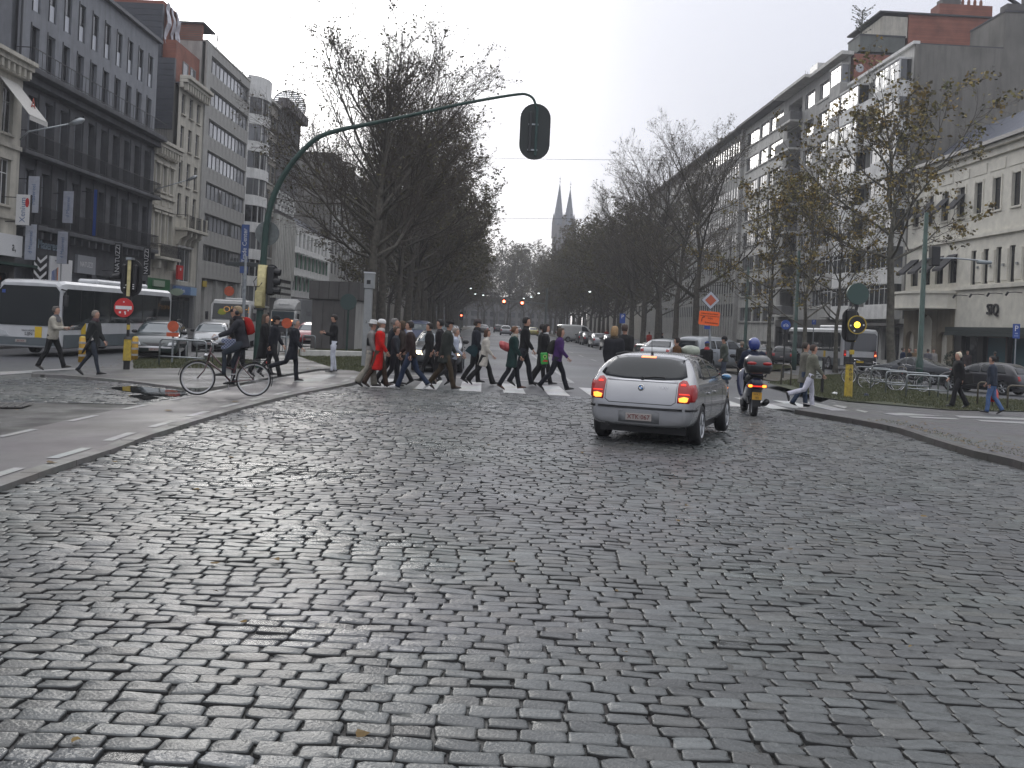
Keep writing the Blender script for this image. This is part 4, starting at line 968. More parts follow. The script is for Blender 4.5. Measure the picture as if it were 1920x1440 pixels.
# hotel entrance: rusticated stone with arches under a curved canopy
arch = [(75.6, 77.2, -0.5, 2.6), (78.2, 80.6, -0.5, 3.9), (81.4, 83.0, -0.5, 2.6)]
b.wall(74.5, U1, -0.7, 5.6, arch, bmat('ochre_stone', (0.26, 0.225, 0.165), 0.4), rev=0.6)
for h in arch: b.win(h[0], h[2], h[1]-h[0], h[3]-h[2], 2, 0.8, FR_BROWN, GL_SHOP, d=0.5)
for h in arch:
    m = MB(); c = (h[0]+h[1])/2-U0; r_ = (h[1]-h[0])/2; z = h[3]-0.7
    outer = [(c-r_-0.01, h[3]+0.01)]+[(c-r_*cos(pi*i/10), z+0.7*sin(pi*i/10)) for i in range(11)]+[(c+r_+0.01, h[3]+0.01)]
    m.prism(outer, 0.01, -0.3, 'xz'); m.obj('arch_head', bmat('ochre_stone', (0.26, 0.225, 0.165), 0.4), b.root)
for k in range(9):
    z = -0.4+k*0.62
    for u0_, u1_ in ((74.55, 75.5), (77.3, 78.1), (80.7, 81.3)): b.box('stone_block', u0_, u1_, -0.06-0.01*(k % 2), -0.001, z, z+0.58, bmat('ochre_stone', (0.26, 0.225, 0.165), 0.4))
m = MB(); c = 79.0-U0; can = [(c+4.6*cos(pi*i/12), 2.3*sin(pi*i/12)) for i in range(13)]; m.prism(can, 4.35, 5.5, 'xy'); m.obj('canopy', CREAM2, b.root)
m = MB(); m.prism([(c+4.75*cos(pi*i/12), 2.42*sin(pi*i/12)) for i in range(13)], 5.4, 5.58, 'xy'); m.prism([(c+4.7*cos(pi*i/12), 2.38*sin(pi*i/12)) for i in range(13)], 4.28, 4.4, 'xy'); m.obj('canopy_rim', CREAM2, b.root)

# a small stub with chimney on its roof
# generic upper-floor building on the right
# R5: white bays with blank grey gable
U0, U1 = 83.5, 98.7
b = Bld('R', U0, 'apartment building with two white glazed bays and a high blank grey gable')
FH = 3.08; tops = [24.95-FH*k for k in range(7)]
rec = [(90.0, 93.4, t-2.35, t+0.1) for t in tops]
b.wall(U0, U1, 3.6, 26.0, rec, CONCL, rev=1.4); b.body(U0, U1, 26.0, GABLE, depth=16, d0=1.45)
b.box('party_wall', U0, U0+0.3, -0.02, 1.44, 3.6, 26.0, GABLE); b.box('coping', U0, U1, -0.25, 0.3, 26.0, 26.25, WHITEB)
b.box('high_gable_wall', U0+0.02, U0+6, 7.2, 24, 25.0, 29.0, GABLE); b.box('lower_gable_wall', U0+0.02, U0+6, 16, 24, -0.5, 25.02, GABLE)
b.box('chimney', U0+0.3, U0+1.5, 7.5, 9.5, 29.0, 29.8, DARKST); b.box('chimney', U0+0.4, U0+1.0, 9.0, 9.6, 29.8, 30.9, DARKST)
b.box('coping', U0-0.05, U0+6, 7.15, 24, 29.0, 29.15, ROOFM)
m = MB(); m.tube([(0.6, -8.6, 29.8), (0.5, -7.6, 30.3)], 0.18, 6); m.obj('chimney_cowl', IRON, b.root)
def boxbay(B, u0, u1, out, t, h, band, nwin, par=None, wm=WHITEB, gm=GL_BRIGHT, fmat=FR_WHITE):
    B.box('bay_parapet', u0, u1, -out, 0.0, t-h-band, t-h, wm, bev=0.02)
    B.box('bay_head', u0-0.03, u1+0.03, -out-0.05, 0.0, t, t+0.16, wm)
    o = B.win(u0+0.02, t-h, u1-u0-0.04, h, nwin, 0.78, fmat, gm, d=-out+0.03, fw=0.07)
    # side lights of the bay
    for uu in (u0+0.02, u1-0.07):
        m = MB(); m.box(uu-B.u0, uu-B.u0+0.05, B.s*(-out+0.1), 0, t-h, t); m.obj('side_light', pick(GL_DARK, GL_MID), B.root)
    for uu in (u0, u1-0.1): B.box('bay_post', uu, uu+0.1, -out, -out+0.12, t-h, t, wm)
for k, t in enumerate(tops):
    boxbay(b, 84.3, 89.8, 1.0, t, 1.75, 1.18, 5); boxbay(b, 93.6, 98.3, 1.0, t, 1.75, 1.18, 4)
    b.box('balcony_parapet', 89.85, 93.55, -0.85, -0.75, t-2.93, t-1.85, WHITEB); b.box('balcony_slab', 89.85, 93.55, -0.85, 1.3, t-2.95, t-2.75, CONCL)
    b.win(90.4, t-2.4, 2.6, 2.3, 3, None, FR_WHITE, GL_DARK, d=1.2)
b.box('string_course', U0, U1, -1.15, 0, 15.45, 15.7, CONCL)
sh = [(84.2, 88.0, 0.1, 2.8), (88.6, 93.0, 0.1, 2.8), (93.6, 98.2, 0.1, 2.8)]; b.wall(U0, U1, -0.7, 3.6, sh, CONCL, rev=0.4)
for h in sh: b.win(h[0], h[2], h[1]-h[0], 2.7, 3, 0.8, FR_DARK, GL_SHOP, d=0.35)
b.box('shop_canopy', U0, U1, -1.3, -0.01, 2.95, 3.2, DARKST)
# satellite dish
m = MB(); m.lathe([(0.0, 0.0), (0.2, 0.03), (0.4, 0.12)], 14, 'x'); m.obj('satellite_dish', mat('dish_grey', (0.4, 0.4, 0.42), 0.4), b.root, loc=(12.0, 0.2, 27.0))

# R4: brick-sided block with roof terrace and penthouse
U0, U1 = 98.7, 108.4
b = Bld('R', U0, 'higher apartment block with red brick side wall, roof terrace and chimneys')
tops = [28.2-FH*k for k in range(8)]
hs = [(102.6, 104.0, t-1.7, t) for t in tops]+[(104.5, 107.6, t-1.7, t) for t in tops]
b.wall(U0, U1, 3.6, 29.2, hs, CONC); b.body(U0, U1, 29.2, BRICK, depth=14, d0=0.35)
for h in hs: b.win(h[0], h[2], h[1]-h[0], 1.7, 2 if h[1]-h[0] < 2 else 3, None, FR_WHITE, GL_BRIGHT)
for t in tops: boxbay(b, 99.0, 102.2, 0.8, t, 1.7, 1.2, 3, wm=CONC); b.box('floor_band', 102.3, U1, -0.1, 0, t-1.95, t-1.72, CONCL)
b.box('cornice', U0, U1, -0.9, 0.3, 29.1, 29.45, CONCL)
b.box('terrace_wall', U0+0.05, U0+3.2, 0.8, 5.2, 29.5, 31.0, bmat('terrace_panel', (0.12, 0.13, 0.12), 0.4)); b.box('terrace_coping', U0, U0+3.3, 0.75, 5.25, 31.0, 31.15, ROOFM)
b.box('penthouse_wall', U0+0.1, U1-1, 5.5, 16, 29.0, 33.3, BRICK); b.box('penthouse_wall', U0+0.1, U1-1, 3.0, 5.4, 31.0, 33.0, CREAM)
b.box('penthouse_roof', U0-0.1, U1-0.8, 2.6, 16.2, 33.3, 33.45, ROOFM)
b.box('chimney_block', U0+0.05, U0+2.0, 8.4, 13.6, 33.4, 34.5, BRICK); b.box('chimney_block', U0+0.3, U0+1.6, 8.8, 10.6, 34.52, 35.1, DARKST)
for i in range(4): m = MB(); m.lathe([(0.14, 34.5), (0.16, 35.0), (0.10, 35.25)], 8); m.obj('chimney_pot', mat('clay_pot', (0.20, 0.09, 0.06), 0.9), b.root, loc=(0.8, -11-i*0.6, 0))
m = MB()
for k in range(70):
    x, y, z = 1.0, -1.3, 31.0+rr.uniform(0.3, 2.6); a = rr.uniform(0, 6.3); l = rr.uniform(.3, 1.2); m.tube([(x, y, z), (x+l*cos(a), y+l*sin(a), z+l*0.6)], 0.02, 3)
    m.ell((x+l*cos(a), y+l*sin(a), z+l*0.6), (0.09, 0.09, 0.07), 5, 3)
m.tube([(1, -1.3, 31), (1, -1.3, 33.6)], 0.05, 5); m.obj('terrace_tree', mat('roof_bush', (0.03, 0.035, 0.015), 0.9), b.root)
hs = [(99.2+i*3.1, 101.9+i*3.1, 0.1, 2.8) for i in range(3)]; b.wall(U0, U1, -0.7, 3.6, hs, DARKST, rev=0.4)
for h in hs: b.win(h[0], h[2], 2.7, 2.7, 2, 0.8, FR_DARK, GL_SHOP, d=0.35)

# R3: balconies
U0, U1 = 108.4, 120.0
b = Bld('R', U0, 'grey apartment block with deep solid balconies on every floor')
rec = [(113.4, 118.6, t-2.4, t+0.1) for t in tops]; hs = [(109.2, 112.4, t-1.7, t) for t in tops]
b.wall(U0, U1, 3.6, 29.3, rec+hs, CONC, rev=1.2); b.body(U0, U1, 29.3, CONC, d0=1.25)
PAR = bmat('dark_balcony_panel', (0.13, 0.13, 0.13), 0.4)
for t in tops:
    b.win(109.2, t-1.7, 3.2, 1.7, 3, None, FR_WHITE, GL_BRIGHT); b.win(114.0, t-2.4, 1.8, 2.3, 2, None, FR_WHITE, GL_MID, d=1.1); b.win(116.6, t-1.7, 1.5, 1.6, 1, None, FR_GREY, GL_DARK, d=1.1)
    b.box('balcony_slab', 113.2, 118.9, -1.35, 1.15, t-2.75, t-2.52, CONCL); b.box('balcony_parapet', 113.25, 118.85, -1.33, -1.2, t-2.52, t-1.6, PAR)
    b.box('balcony_parapet', 113.25, 113.37, -1.2, 0, t-2.52, t-1.6, PAR)
    m = MB(); m.tube([(113.25-U0, 1.27, t-1.52), (118.85-U0, 1.27, t-1.52)], 0.025, 4); m.obj('handrail', STEEL, b.root)
b.box('cornice', U0, U1, -1.4, 0.3, 29.2, 29.5, CONCL)
for k in range(6): m = MB(); x = 2+k*0.8; m.tube([(x, -0.5, 29.5), (x, -0.5, 30.8+0.3*(k % 3))], 0.02, 4); m.obj('aerial', IRON, b.root)
b.box('roof_hut', 110.0, 112.5, 0.4, 3, 29.5, 31.2, FR_WHITE)
hs = [(109.0+i*3.7, 112.2+i*3.7, 0.1, 2.8) for i in range(3)]; b.wall(U0, U1, -0.7, 3.6, hs, DARKST, rev=0.4)
for h in hs: b.win(h[0], h[2], 3.2, 2.7, 3, 0.8, FR_DARK, GL_SHOP, d=0.35)

# R2: concrete block with white window groups
U0, U1 = 120.0, 137.9
b = Bld('R', U0, 'pale concrete block with bright window groups under a wide eaves slab')
tops = [28.35-3.3*k for k in range(8)]; hs = []
for t in tops: hs += [(120.5, 126.0, t-1.85, t), (126.6, 130.4, t-1.85, t), (131.0, 136.9, t-1.85, t)]
b.wall(U0, U1, 1.0, 29.2, hs, CONCL, rev=0.2); b.body(U0, U1, 29.2, CONCL, d0=0.3)
for h in hs:
    b.win(h[0], h[2], h[1]-h[0], 1.85, 5 if h[1]-h[0] > 5 else 3, None, FR_GREY, GL_BRIGHT, d=0.12, fw=0.09); b.box('sill', h[0]-0.05, h[1]+0.05, -0.18, 0.02, h[2]-0.14, h[2], CONCL)
b.box('eaves', U0, U1, -1.3, 0.3, 29.2, 29.5, DARKST)
# R1: long ribbed block
U0, U1 = 137.9, 215.0
b = Bld('R', U0, 'long ribbed office block with narrow upright windows beyond the pale block')
tops = [28.3-3.2*k for k in range(8)]
b.box('front_wall', U0, U1, 0.02, 0.3, 0, 29.2, CONC); b.body(U0, U1, 29.2, CONC, d0=0.31)
for k, t in enumerate(tops):
    for i in range(36):
        u = U0+1.2+i*1.5; b.win(u, t-1.75, 0.8, 1.75, 1, None, FR_GREY, GL_BRIGHT, d=-0.07, fw=0.06)
pm = MB(); pm.bbox(0, 0.12, 0, 0.13, 0, 27.5, 0.02); pme = pm.mesh('rib', CONCL)
for i in range(51): link('rib', pme, b.root, loc=(0.7+i*1.5, 0.0, 1.5))
b.box('pier', U0, U0+0.6, -0.5, 0.0, 0, 29.2, CONC); b.box('eaves', U0, U1, -1.2, 0.3, 29.2, 29.45, DARKST)
for k in range(5): m = MB(); x = 4+k*2.2; m.tube([(x, -0.8, 29.4), (x, -0.8, 30.6+0.4*(k % 2))], 0.03, 4); m.tube([(x-0.5, -0.8, 30.3), (x+0.5, -0.8, 30.3)], 0.02, 4); m.obj('aerial', IRON, b.root)
b.box('roof_vent', U0+16, U0+18, 0.2, 1.4, 29.4, 31.0, IRON)
b = Bld('R', 215.0, 'distant long block closing the right side behind the trees')
hs = [(218+i*4.5, 221+i*4.5, 5+k*3.1, 6.9+k*3.1) for i in range(26) for k in range(6)]
b.wall(215, 335, -0.5, 26, hs, BEIGE); b.body(215, 335, 26, BEIGE)
for h in hs: b.win(h[0], h[2], 3.0, 1.9, 2, None, FR_GREY, GL_DARK)

# end of the avenue: low dark block and the church
r = E('building', (-42, 425, 0), 0, 'low dim block closing the far end of the avenue', 'building')
m = MB(); m.box(0, 60, 0, 10, -0.5, 12.5); m.obj('wall', DARKST, r)
for i in range(15):
    m = MB(); m.box(1.5+i*3.9, 4.2+i*3.9, -0.06, -0.002, 0.3, 3.0); m.obj('window', GL_DARK, r)
    m = MB(); m.box(1.5+i*3.9, 4.2+i*3.9, -0.06, -0.002, 4.3, 6.2); m.obj('window', GL_DARK, r)
CHS = bmat('church_stone', (0.13, 0.12, 0.115), 0.4); CHR = bmat('church_slate', (0.10, 0.115, 0.14), 0.2, rough=0.6)
YC = 480.0
def cpt(px, py): return at(px, py, YC)
base = cpt(1055, 470); r = E('church', (base.x, YC, 0), 0, 'gothic church with two pointed spires rising over the far trees', 'church')
b1, b2 = cpt(1046.5, 420).x-base.x, cpt(1066.5, 420).x-base.x
zt1, zt2, zs, zb = cpt(1050, 345).z, cpt(1069, 355).z, cpt(1050, 415).z, cpt(1050, 420).z
for bx, zt in ((b1, zt1), (b2, zt2)):
    t_ = MB(); t_.box(bx-2.4, bx+2.4, -2.4, 2.4, 0, zs-2); tw = t_.obj('tower', CHS, r)
    t_ = MB(); t_.lathe([(2.75, zs-2.0), (2.3, zs+0.5), (0.12, zt), (0.0, zt+0.1)], 8); t_.obj('spire', CHR, r, loc=(bx, 0, 0))
    t_ = MB(); t_.box(-0.06, 0.06, -0.06, 0.06, zt-0.5, zt+3.8); t_.box(-0.6, 0.6, -0.05, 0.05, zt+2.3, zt+2.5); t_.ell((0, 0, zt+1.0), (0.3, 0.3, 0.3), 8, 6); t_.obj('finial', IRON, r, loc=(bx, 0, 0))
    for sx in (-1, 1):
        for sy in (-1, 1):
            t_ = MB(); t_.lathe([(0.55, zs-8), (0.55, zs-1.5), (0.65, zs-1.4), (0.02, zs+3.6)], 6); t_.obj('pinnacle', CHS, r, loc=(bx+sx*2.3, sy*2.3, 0))
    for sx in (-0.9, 0.9):
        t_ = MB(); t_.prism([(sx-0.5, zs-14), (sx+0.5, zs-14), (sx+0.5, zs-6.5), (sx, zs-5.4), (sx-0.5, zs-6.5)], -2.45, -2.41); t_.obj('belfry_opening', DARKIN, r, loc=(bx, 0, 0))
    for zz in (zs-16, zs-4.6): t_ = MB(); t_.box(bx-2.6, bx+2.6, -2.6, 2.6, zz, zz+0.5); t_.obj('string_course', CHS, r)
t_ = MB(); t_.box(b1+2.4, b2-2.4, -1.5, 2, 0, zs-12) if b2-b1 > 4.9 else t_.box(b1, b2, -1.5, 2, 0, zs-12); t_.obj('nave_front', CHS, r)
t_ = MB(); t_.prism([(b1-3, 0), (b2+3, 0), (b2+3, zs-22), ((b1+b2)/2, zs-12), (b1-3, zs-22)], 2.5, 40); t_.obj('nave', CHR, r)
# ------------------------------------------------------------------ trees
BARK = mat('grey_brown_bark', (0.075, 0.068, 0.055), 0.9, nscale=6, namt=0.45, bump=0.9, bscale=18)
BARKP = mat('mottled_plane_bark', (0.085, 0.080, 0.062), 0.85, nscale=4, namt=0.5, bump=0.5, bscale=14)
TWIG = mat('dark_twigs', (0.062, 0.052, 0.042), 0.9)
LEAFD = mat('dry_leaves', (0.085, 0.062, 0.035), 0.8, nscale=0.6, namt=0.5, col2=(0.12, 0.11, 0.045))
LEAFG = mat('yellow_green_leaves', (0.15, 0.17, 0.035), 0.7, nscale=0.7, namt=0.4, col2=(0.27, 0.17, 0.03))
class TreeGen:
    def __init__(s, seed): s.r = random.Random(seed); s.trunk = MB(); s.crown = MB(); s.tips = []
    def branch(s, p, d, length, r0, level, env, nseg=5, up=0.15, wander=0.16):
        r = s.r; pts = [Vector(p)]; rad = [r0]; d = Vector(d).normalized(); n = nseg; q = Vector(p)
        for i in range(n):
            d = (d+Vector((r.gauss(0, wander), r.gauss(0, wander), r.gauss(0, wander)+up))).normalized()
            q = q+d*(length/n); pts.append(q.copy()); rad.append(max(0.0045, r0*(1-0.82*(i+1)/n)))
        return pts, rad
    def grow(s, p, d, length, r0, level, cfg):
        r = s.r; nseg = (7, 6, 5, 3, 2)[level]; pts, rad = s.branch(p, d, length, r0, level, None, nseg, cfg['up'][level], cfg['wander'])
        sides = (7, 5, 4, 3, 3)[level]
        (s.trunk if level == 0 else s.crown).tube(pts, rad, sides, cap=False, m=0)
        if level >= cfg['levels']:
            s.tips += pts[1:]; return
        nb = cfg['n'][level]
        if level == 0: nb = max(4, int(nb*min(1.15, length/5.5)))
        for k in range(nb):
            t = ((k+r.uniform(0.1, 0.9))/nb)**0.75; t = cfg['t0'][level]+(1-cfg['t0'][level])*t; f = t*nseg; i = min(int(f), nseg-1); q = pts[i].lerp(pts[i+1], f-i); dd = (pts[i+1]-pts[i]).normalized()
            ax = Vector((r.gauss(0, 1), r.gauss(0, 1), r.gauss(0, 1))); ax = (ax-dd*ax.dot(dd)).normalized(); an = radians(r.uniform(*cfg['ang']))
            nd = dd*cos(an)+ax*sin(an); ll = length*cfg['len'][level]*r.uniform(0.7, 1.15)*(1.15-0.55*t); rr_ = max(0.005, r0*(1-0.75*t)*0.62)
            s.grow(q, nd, ll, rr_, level+1, cfg)
def make_tree(seed, H=16.5, RAD=6.2, TH=4.6, TR=0.26, limbs=9, dens=1.0, leaves=1500, leafmat=LEAFD, lsize=0.09, bark=BARK, lean=0.03, lowdroop=False, leafmix=None, cfg=None):
    g = TreeGen(seed); r = g.r
    pts = [Vector((0, 0, -0.3)), Vector((0, 0, 0.3))]; rad = [TR*1.5, TR*1.12]
    a = r.uniform(0, 6.3); q = Vector((0, 0, 0.3)); d = Vector((lean*cos(a), lean*sin(a), 1))
    for i in range(6): q = q+Vector((d.x+r.gauss(0, .02), d.y+r.gauss(0, .02), 1))*((TH-0.3)/6); pts.append(q.copy()); rad.append(TR*(1.05-0.28*(i+1)/6))
    fork = q.copy(); top = q.copy(); n = 6
    for i in range(n): top = top+Vector((r.gauss(0, .10), r.gauss(0, .10), 1))*((H-TH)*0.86/n); pts.append(top.copy()); rad.append(TR*0.77*(1-0.9*(i+1)/n))
    g.trunk.tube(pts, rad, 10, m=0)
    cf = dict(up=(0.085, 0.07, 0.04, 0.02, 0.02), wander=0.09, levels=3, n=(int(10*dens), int(7*dens), 6 if dens > 1.2 else 5), t0=(0.22, 0.15, 0.15), len=(0.46, 0.52, 0.55), ang=(22, 52))
    if cfg: cf.update(cfg)
    for k in range(limbs):
        t = (k+0.5)/limbs; z = t**1.1
        st = 7+int(z*5.4); st = min(st, len(pts)-2); fpos = pts[st].lerp(pts[st+1], r.random()*0.9) if k > 2 else fork+Vector((0, 0, r.uniform(-0.6, 0.4)))
        az = k*2.4+r.uniform(-.4, .4); tilt = radians(68-42*z+r.uniform(-6, 6)); zz = fpos.z
        env = sqrt(max(0.08, 1-((zz+2.2-(TH+(H-TH)*0.36))/((H-TH)*0.62))**2))*RAD
        L_ = min(env/max(0.35, sin(tilt)), (H-zz)/max(0.25, cos(tilt)))*r.uniform(0.88, 1.08)
        g.grow(fpos, (sin(tilt)*cos(az), sin(tilt)*sin(az), cos(tilt)), L_, TR*(0.40-0.18*z), 0, cf)
    # short growth on the leader
    for k in range(int(7*dens)):
        i = r.randint(9, len(pts)-2); p = pts[i].lerp(pts[i+1], r.random()); az = r.uniform(0, 6.3); tilt = radians(r.uniform(25, 70))
        g.grow(p, (sin(tilt)*cos(az), sin(tilt)*sin(az), cos(tilt)), r.uniform(1.2, 3.0), 0.04, 1, cf)
    for k in range(leaves):
        p = r.choice(g.tips)+Vector((r.gauss(0, .06), r.gauss(0, .06), r.gauss(0, .06))); s_ = lsize*r.uniform(0.6, 1.35)
        u = Vector((r.gauss(0, 1), r.gauss(0, 1), r.gauss(0, .6))).normalized(); w = u.cross(Vector((r.gauss(0, 1), r.gauss(0, 1), r.gauss(0, 1)))).normalized()
        g.crown.add([p, p+u*s_*.5+w*s_*.45, p+u*s_, p+u*s_*.5-w*s_*.45], [(0, 1, 2, 3)], m=1+(1 if leafmix and r.random() < leafmix else 0))
    return g.trunk.mesh('trunk', bark, smooth=True, fix=False), g.crown.mesh('crown', [TWIG, leafmat, LEAFD], fix=False)
T_BIG = [make_tree(11+i, H=14.6+i*0.4, RAD=6.1, TH=5.0, TR=0.25, limbs=19, dens=1.38, leaves=3600, lsize=0.12) for i in range(2)]
T_MID = [make_tree(31+i, H=15.5, RAD=5.6, TH=4.8, TR=0.26, limbs=14, dens=1.0, leaves=2600) for i in range(2)]
T_FAR = [make_tree(51+i, H=17, RAD=6.6, TH=4.0, TR=0.26, limbs=15, dens=0.8, leaves=5500, lsize=0.23) for i in range(2)]
T_LEAFY = [make_tree(71+i, H=12.4, RAD=5.2, TH=3.6, TR=0.16, limbs=13, dens=0.85, leaves=3900, lsize=0.16, leafmat=LEAFG, bark=BARKP, leafmix=0.35) for i in range(2)]
T_PLANE = [make_tree(91, H=15.8, RAD=6.8, TH=7.0, TR=0.25, limbs=14, dens=0.95, leaves=4600, lsize=0.21, leafmat=LEAFG, bark=BARKP, leafmix=0.25, lean=0.04, cfg=dict(wander=0.17, ang=(28, 62)))]
def tree(kind, x, y, label, group, rz=None, sc=1.0, h=0.05):
    r = E('tree', (x, y, G(x, y)+h), random.uniform(0, 6.3) if rz is None else rz, label, 'tree', group); r.scale = (sc, sc, sc)
    link('trunk', kind[0], r); link('crown', kind[1], r); return r
# left double row along the median
GL_ = 'bare trees of the left avenue row'
names = {0: 'first bare tree of the left row, tallest against the white sky', 1: 'second bare tree of the left row, trunk close behind the first', 2: 'third bare tree of the left row, thin dark trunk', 3: 'fourth bare tree of the left row, its boughs reaching over the road'}
for i in range(24):
    y = 50+i*8.2; xr = -5.6+random.uniform(-.25, .25)
    x, y_ = R(xr, y); k = T_BIG[i % 2] if i < 5 else T_FAR[i % 2]
    tree(k, x, y_, names.get(i, 'bare brown tree deep in the left avenue row beyond the nearer trunks'), GL_, sc=(1.0 if i else 1.03)*random.uniform(0.93, 1.05))
for i in range(12):
    y = 104+i*13; x, y_ = R(-12.2+random.uniform(-.4, .4), y)
    tree(T_FAR[i % 2], x, y_, 'bare brown tree of the outer left row between avenue and side road', 'bare trees of the outer left row', sc=random.uniform(0.78, 0.9))
# right row
for i in range(22):
    y = 76+i*8.2; x, y_ = R(15.6+random.uniform(-.3, .3), y)
    tree(T_MID[i % 2] if i < 5 else T_FAR[(i+1) % 2], x, y_, 'bare tree first of the right avenue row behind the orange board' if i == 0 else ('bare tree second of the right avenue row' if i == 1 else 'bare brown tree deep in the right avenue row above the parked cars'), 'bare trees of the right avenue row', sc=random.uniform(0.98, 1.10) if i < 5 else random.uniform(0.84, 0.93))
for i in range(8):
    y = 128+i*13; x, y_ = R(22.0+random.uniform(-.4, .4), y)
    tree(T_FAR[i % 2], x, y_, 'tree of the outer right row in front of the ribbed office block', 'trees of the outer right row', sc=random.uniform(0.85, 1.0))
# the leafier young planes at the right
for i, (px, d, k, sc, lab) in enumerate(((1440, 68, 0, 0.92, 'slim plane tree with yellow-green leaves left of the green lamp posts'), (1505, 58, 1, 0.84, 'slim plane tree with yellow-green leaves right beside a green lamp post'),
                                    (1566, 66, 2, 0.90, 'slim plane tree with yellow-green leaves growing in front of the bus'))):
    p = xat(px, d); tree(T_LEAFY[k % 2], p.x, d, lab, 'young plane trees on the right verge', sc=sc)
p = xat(1671, 62); tree(T_PLANE[0], p.x, 62, 'big spreading plane tree with mottled trunk and last yellow leaves at right', None, rz=2.2)
# trees closing the view
for i, (xr, y) in enumerate([(-12, 262), (-6, 275), (0, 290), (6, 270), (11, 285), (17, 265), (3, 310), (-9, 305), (14, 312), (-16, 290), (22, 300), (-2, 325), (8, 322), (-22, 318), (28, 318)]+[(-34+i*4.6+(i % 3), 345+(i*37) % 50) for i in range(17)]):
    x, y_ = R(xr, y); tree(T_FAR[i % 2], x, y_, 'tall hazy tree closing the view below the church spires', 'tall trees at the end of the avenue', sc=random.uniform(1.10, 1.32))
# ------------------------------------------------------------------ street furniture
def rrect(w, h, r, n=6):
    pts = []
    for cx, cz, a0 in ((w/2-r, h/2-r, 0), (-w/2+r, h/2-r, pi/2), (-w/2+r, -h/2+r, pi), (w/2-r, -h/2+r, 1.5*pi)):
        for i in range(n+1): a = a0+pi/2*i/n; pts.append((cx+r*cos(a), cz+r*sin(a)))
    return pts
def disc(r, n=24): return [(r*cos(2*pi*i/n), r*sin(2*pi*i/n)) for i in range(n)]
def plate(name, poly, y0, y1, m, parent, loc=(0, 0, 0), rot=None):
    b = MB(); b.prism(poly, y0, y1, 'xz'); return b.obj(name, m, parent, loc=loc, rot=rot)
def post(name, r, z0, z1, m, parent, loc=(0, 0, 0), n=10, r2=None):
    b = MB(); b.tube([(0, 0, z0), (0, 0, z1)], [r, r2 or r], n); return b.obj(name, m, parent, smooth=False, loc=loc)
def lettering(txt, size, m, parent, loc, ext=0.003, rot=None, sx=1.0):
    me = text_mesh(txt, size, m, ext); me.transform(Matrix(((sx, 0, 0), (0, 0, -1), (0, 1, 0))).to_4x4()); return link('lettering', me, parent, loc=loc, rot=rot)

# mast with the long curved arm
Y = 33.0; bp = xat(487, Y, 0.0); A0 = E('signal_mast', bp, 0, 'green traffic signal mast with long curved arm reaching over the road', 'traffic light')
def L2(px, py, yy=Y): w = at(px, py, yy); return w-bp
path = [(485, 625), (488, 580), (492, 520), (496, 460), (500, 420), (509, 380), (524, 343), (545, 309), (572, 278), (600, 256), (640, 243), (700, 231), (780, 214), (860, 196), (930, 183), (975, 176.5), (988, 177.5), (998, 183), (1003, 192), (1005, 203)]
pts = [Vector((L2(486, 690).x*0+0, 0, -0.1))]+[L2(*p) for p in path]
pts[0] = Vector((pts[1].x-0.03, 0, -0.1)); rad = [0.13]+[0.12, 0.115, 0.11, 0.105, 0.10, 0.098, 0.094, 0.09, 0.085, 0.08, 0.074, 0.066, 0.058, 0.052, 0.048, 0.044, 0.042, 0.04, 0.04, 0.04]
# smooth the path
def cr(P, k=5):
    o = []
    for i in range(len(P)-1):
        p0, p1, p2, p3 = P[max(i-1, 0)], P[i], P[i+1], P[min(i+2, len(P)-1)]
        for j in range(k): t = j/k; o.append(0.5*((2*p1)+(p2-p0)*t+(2*p0-5*p1+4*p2-p3)*t*t+(-p0+3*p1-3*p2+p3)*t**3))
    return o+[P[-1]]
sp = cr(pts); sr = np.interp(np.linspace(0, len(rad)-1, len(sp)), range(len(rad)), rad).tolist()
b = MB(); b.tube(sp, sr, 12); b.obj('curved_arm', GREENP, A0, smooth=True)
yb = L2(492, 540); b = MB(); q0, q1 = L2(488, 578), L2(493, 497); b.tube([q0-Vector((0, .02, 0)), q1-Vector((0, .02, 0))], 0.155, 12); b.obj('cream_sleeve', CREAMP, A0, smooth=True)
hc = L2(1003, 247); b = MB(); b.prism(rrect(0.94, 1.76, 0.46), -0.02, 0.03, 'xz'); o = b.obj('backing_board', mat('signal_board_back', (0.022, 0.028, 0.026), 0.5), A0, loc=hc)
b = MB(); ring = rrect(0.98, 1.80, 0.48, 6); inn = rrect(0.93, 1.75, 0.455, 6); n = len(ring)
b.add([(x, -0.03, z) for x, z in ring]+[(x, -0.03, z) for x, z in inn]+[(x, 0.035, z) for x, z in ring]+[(x, 0.035, z) for x, z in inn], [(i, (i+1) % n, n+(i+1) % n, n+i) for i in range(n)]+[(2*n+i, 3*n+i, 3*n+(i+1) % n, 2*n+(i+1) % n) for i in range(n)]+[(i, 2*n+i, 2*n+(i+1) % n, (i+1) % n) for i in range(n)]); b.obj('board_rim', BLACK, o)
b = MB(); b.bbox(-0.20, -0.11, -0.10, -0.02, -0.66, 0.62, 0.01); b.obj('lamp_housing', mat('housing_back', (0.03, 0.033, 0.033), 0.5), o)
b = MB(); b.bbox(0.0, 0.08, -0.08, -0.02, -0.78, 0.78, 0.01); b.obj('mounting_rail', mat('rail_green', (0.018, 0.05, 0.045), 0.5), o)
b = MB(); [b.bbox(-0.28, -0.03, 0.03, 0.22, z-0.16, z+0.16, 0.03) for z in (-0.42, 0, 0.42)]; b.obj('lamp_housing', BLACK, o)
for z in (-0.62, 0.2): b = MB(); b.box(-0.22, 0.1, -0.06, -0.018, z, z+0.05); b.obj('clamp', STEEL, o)
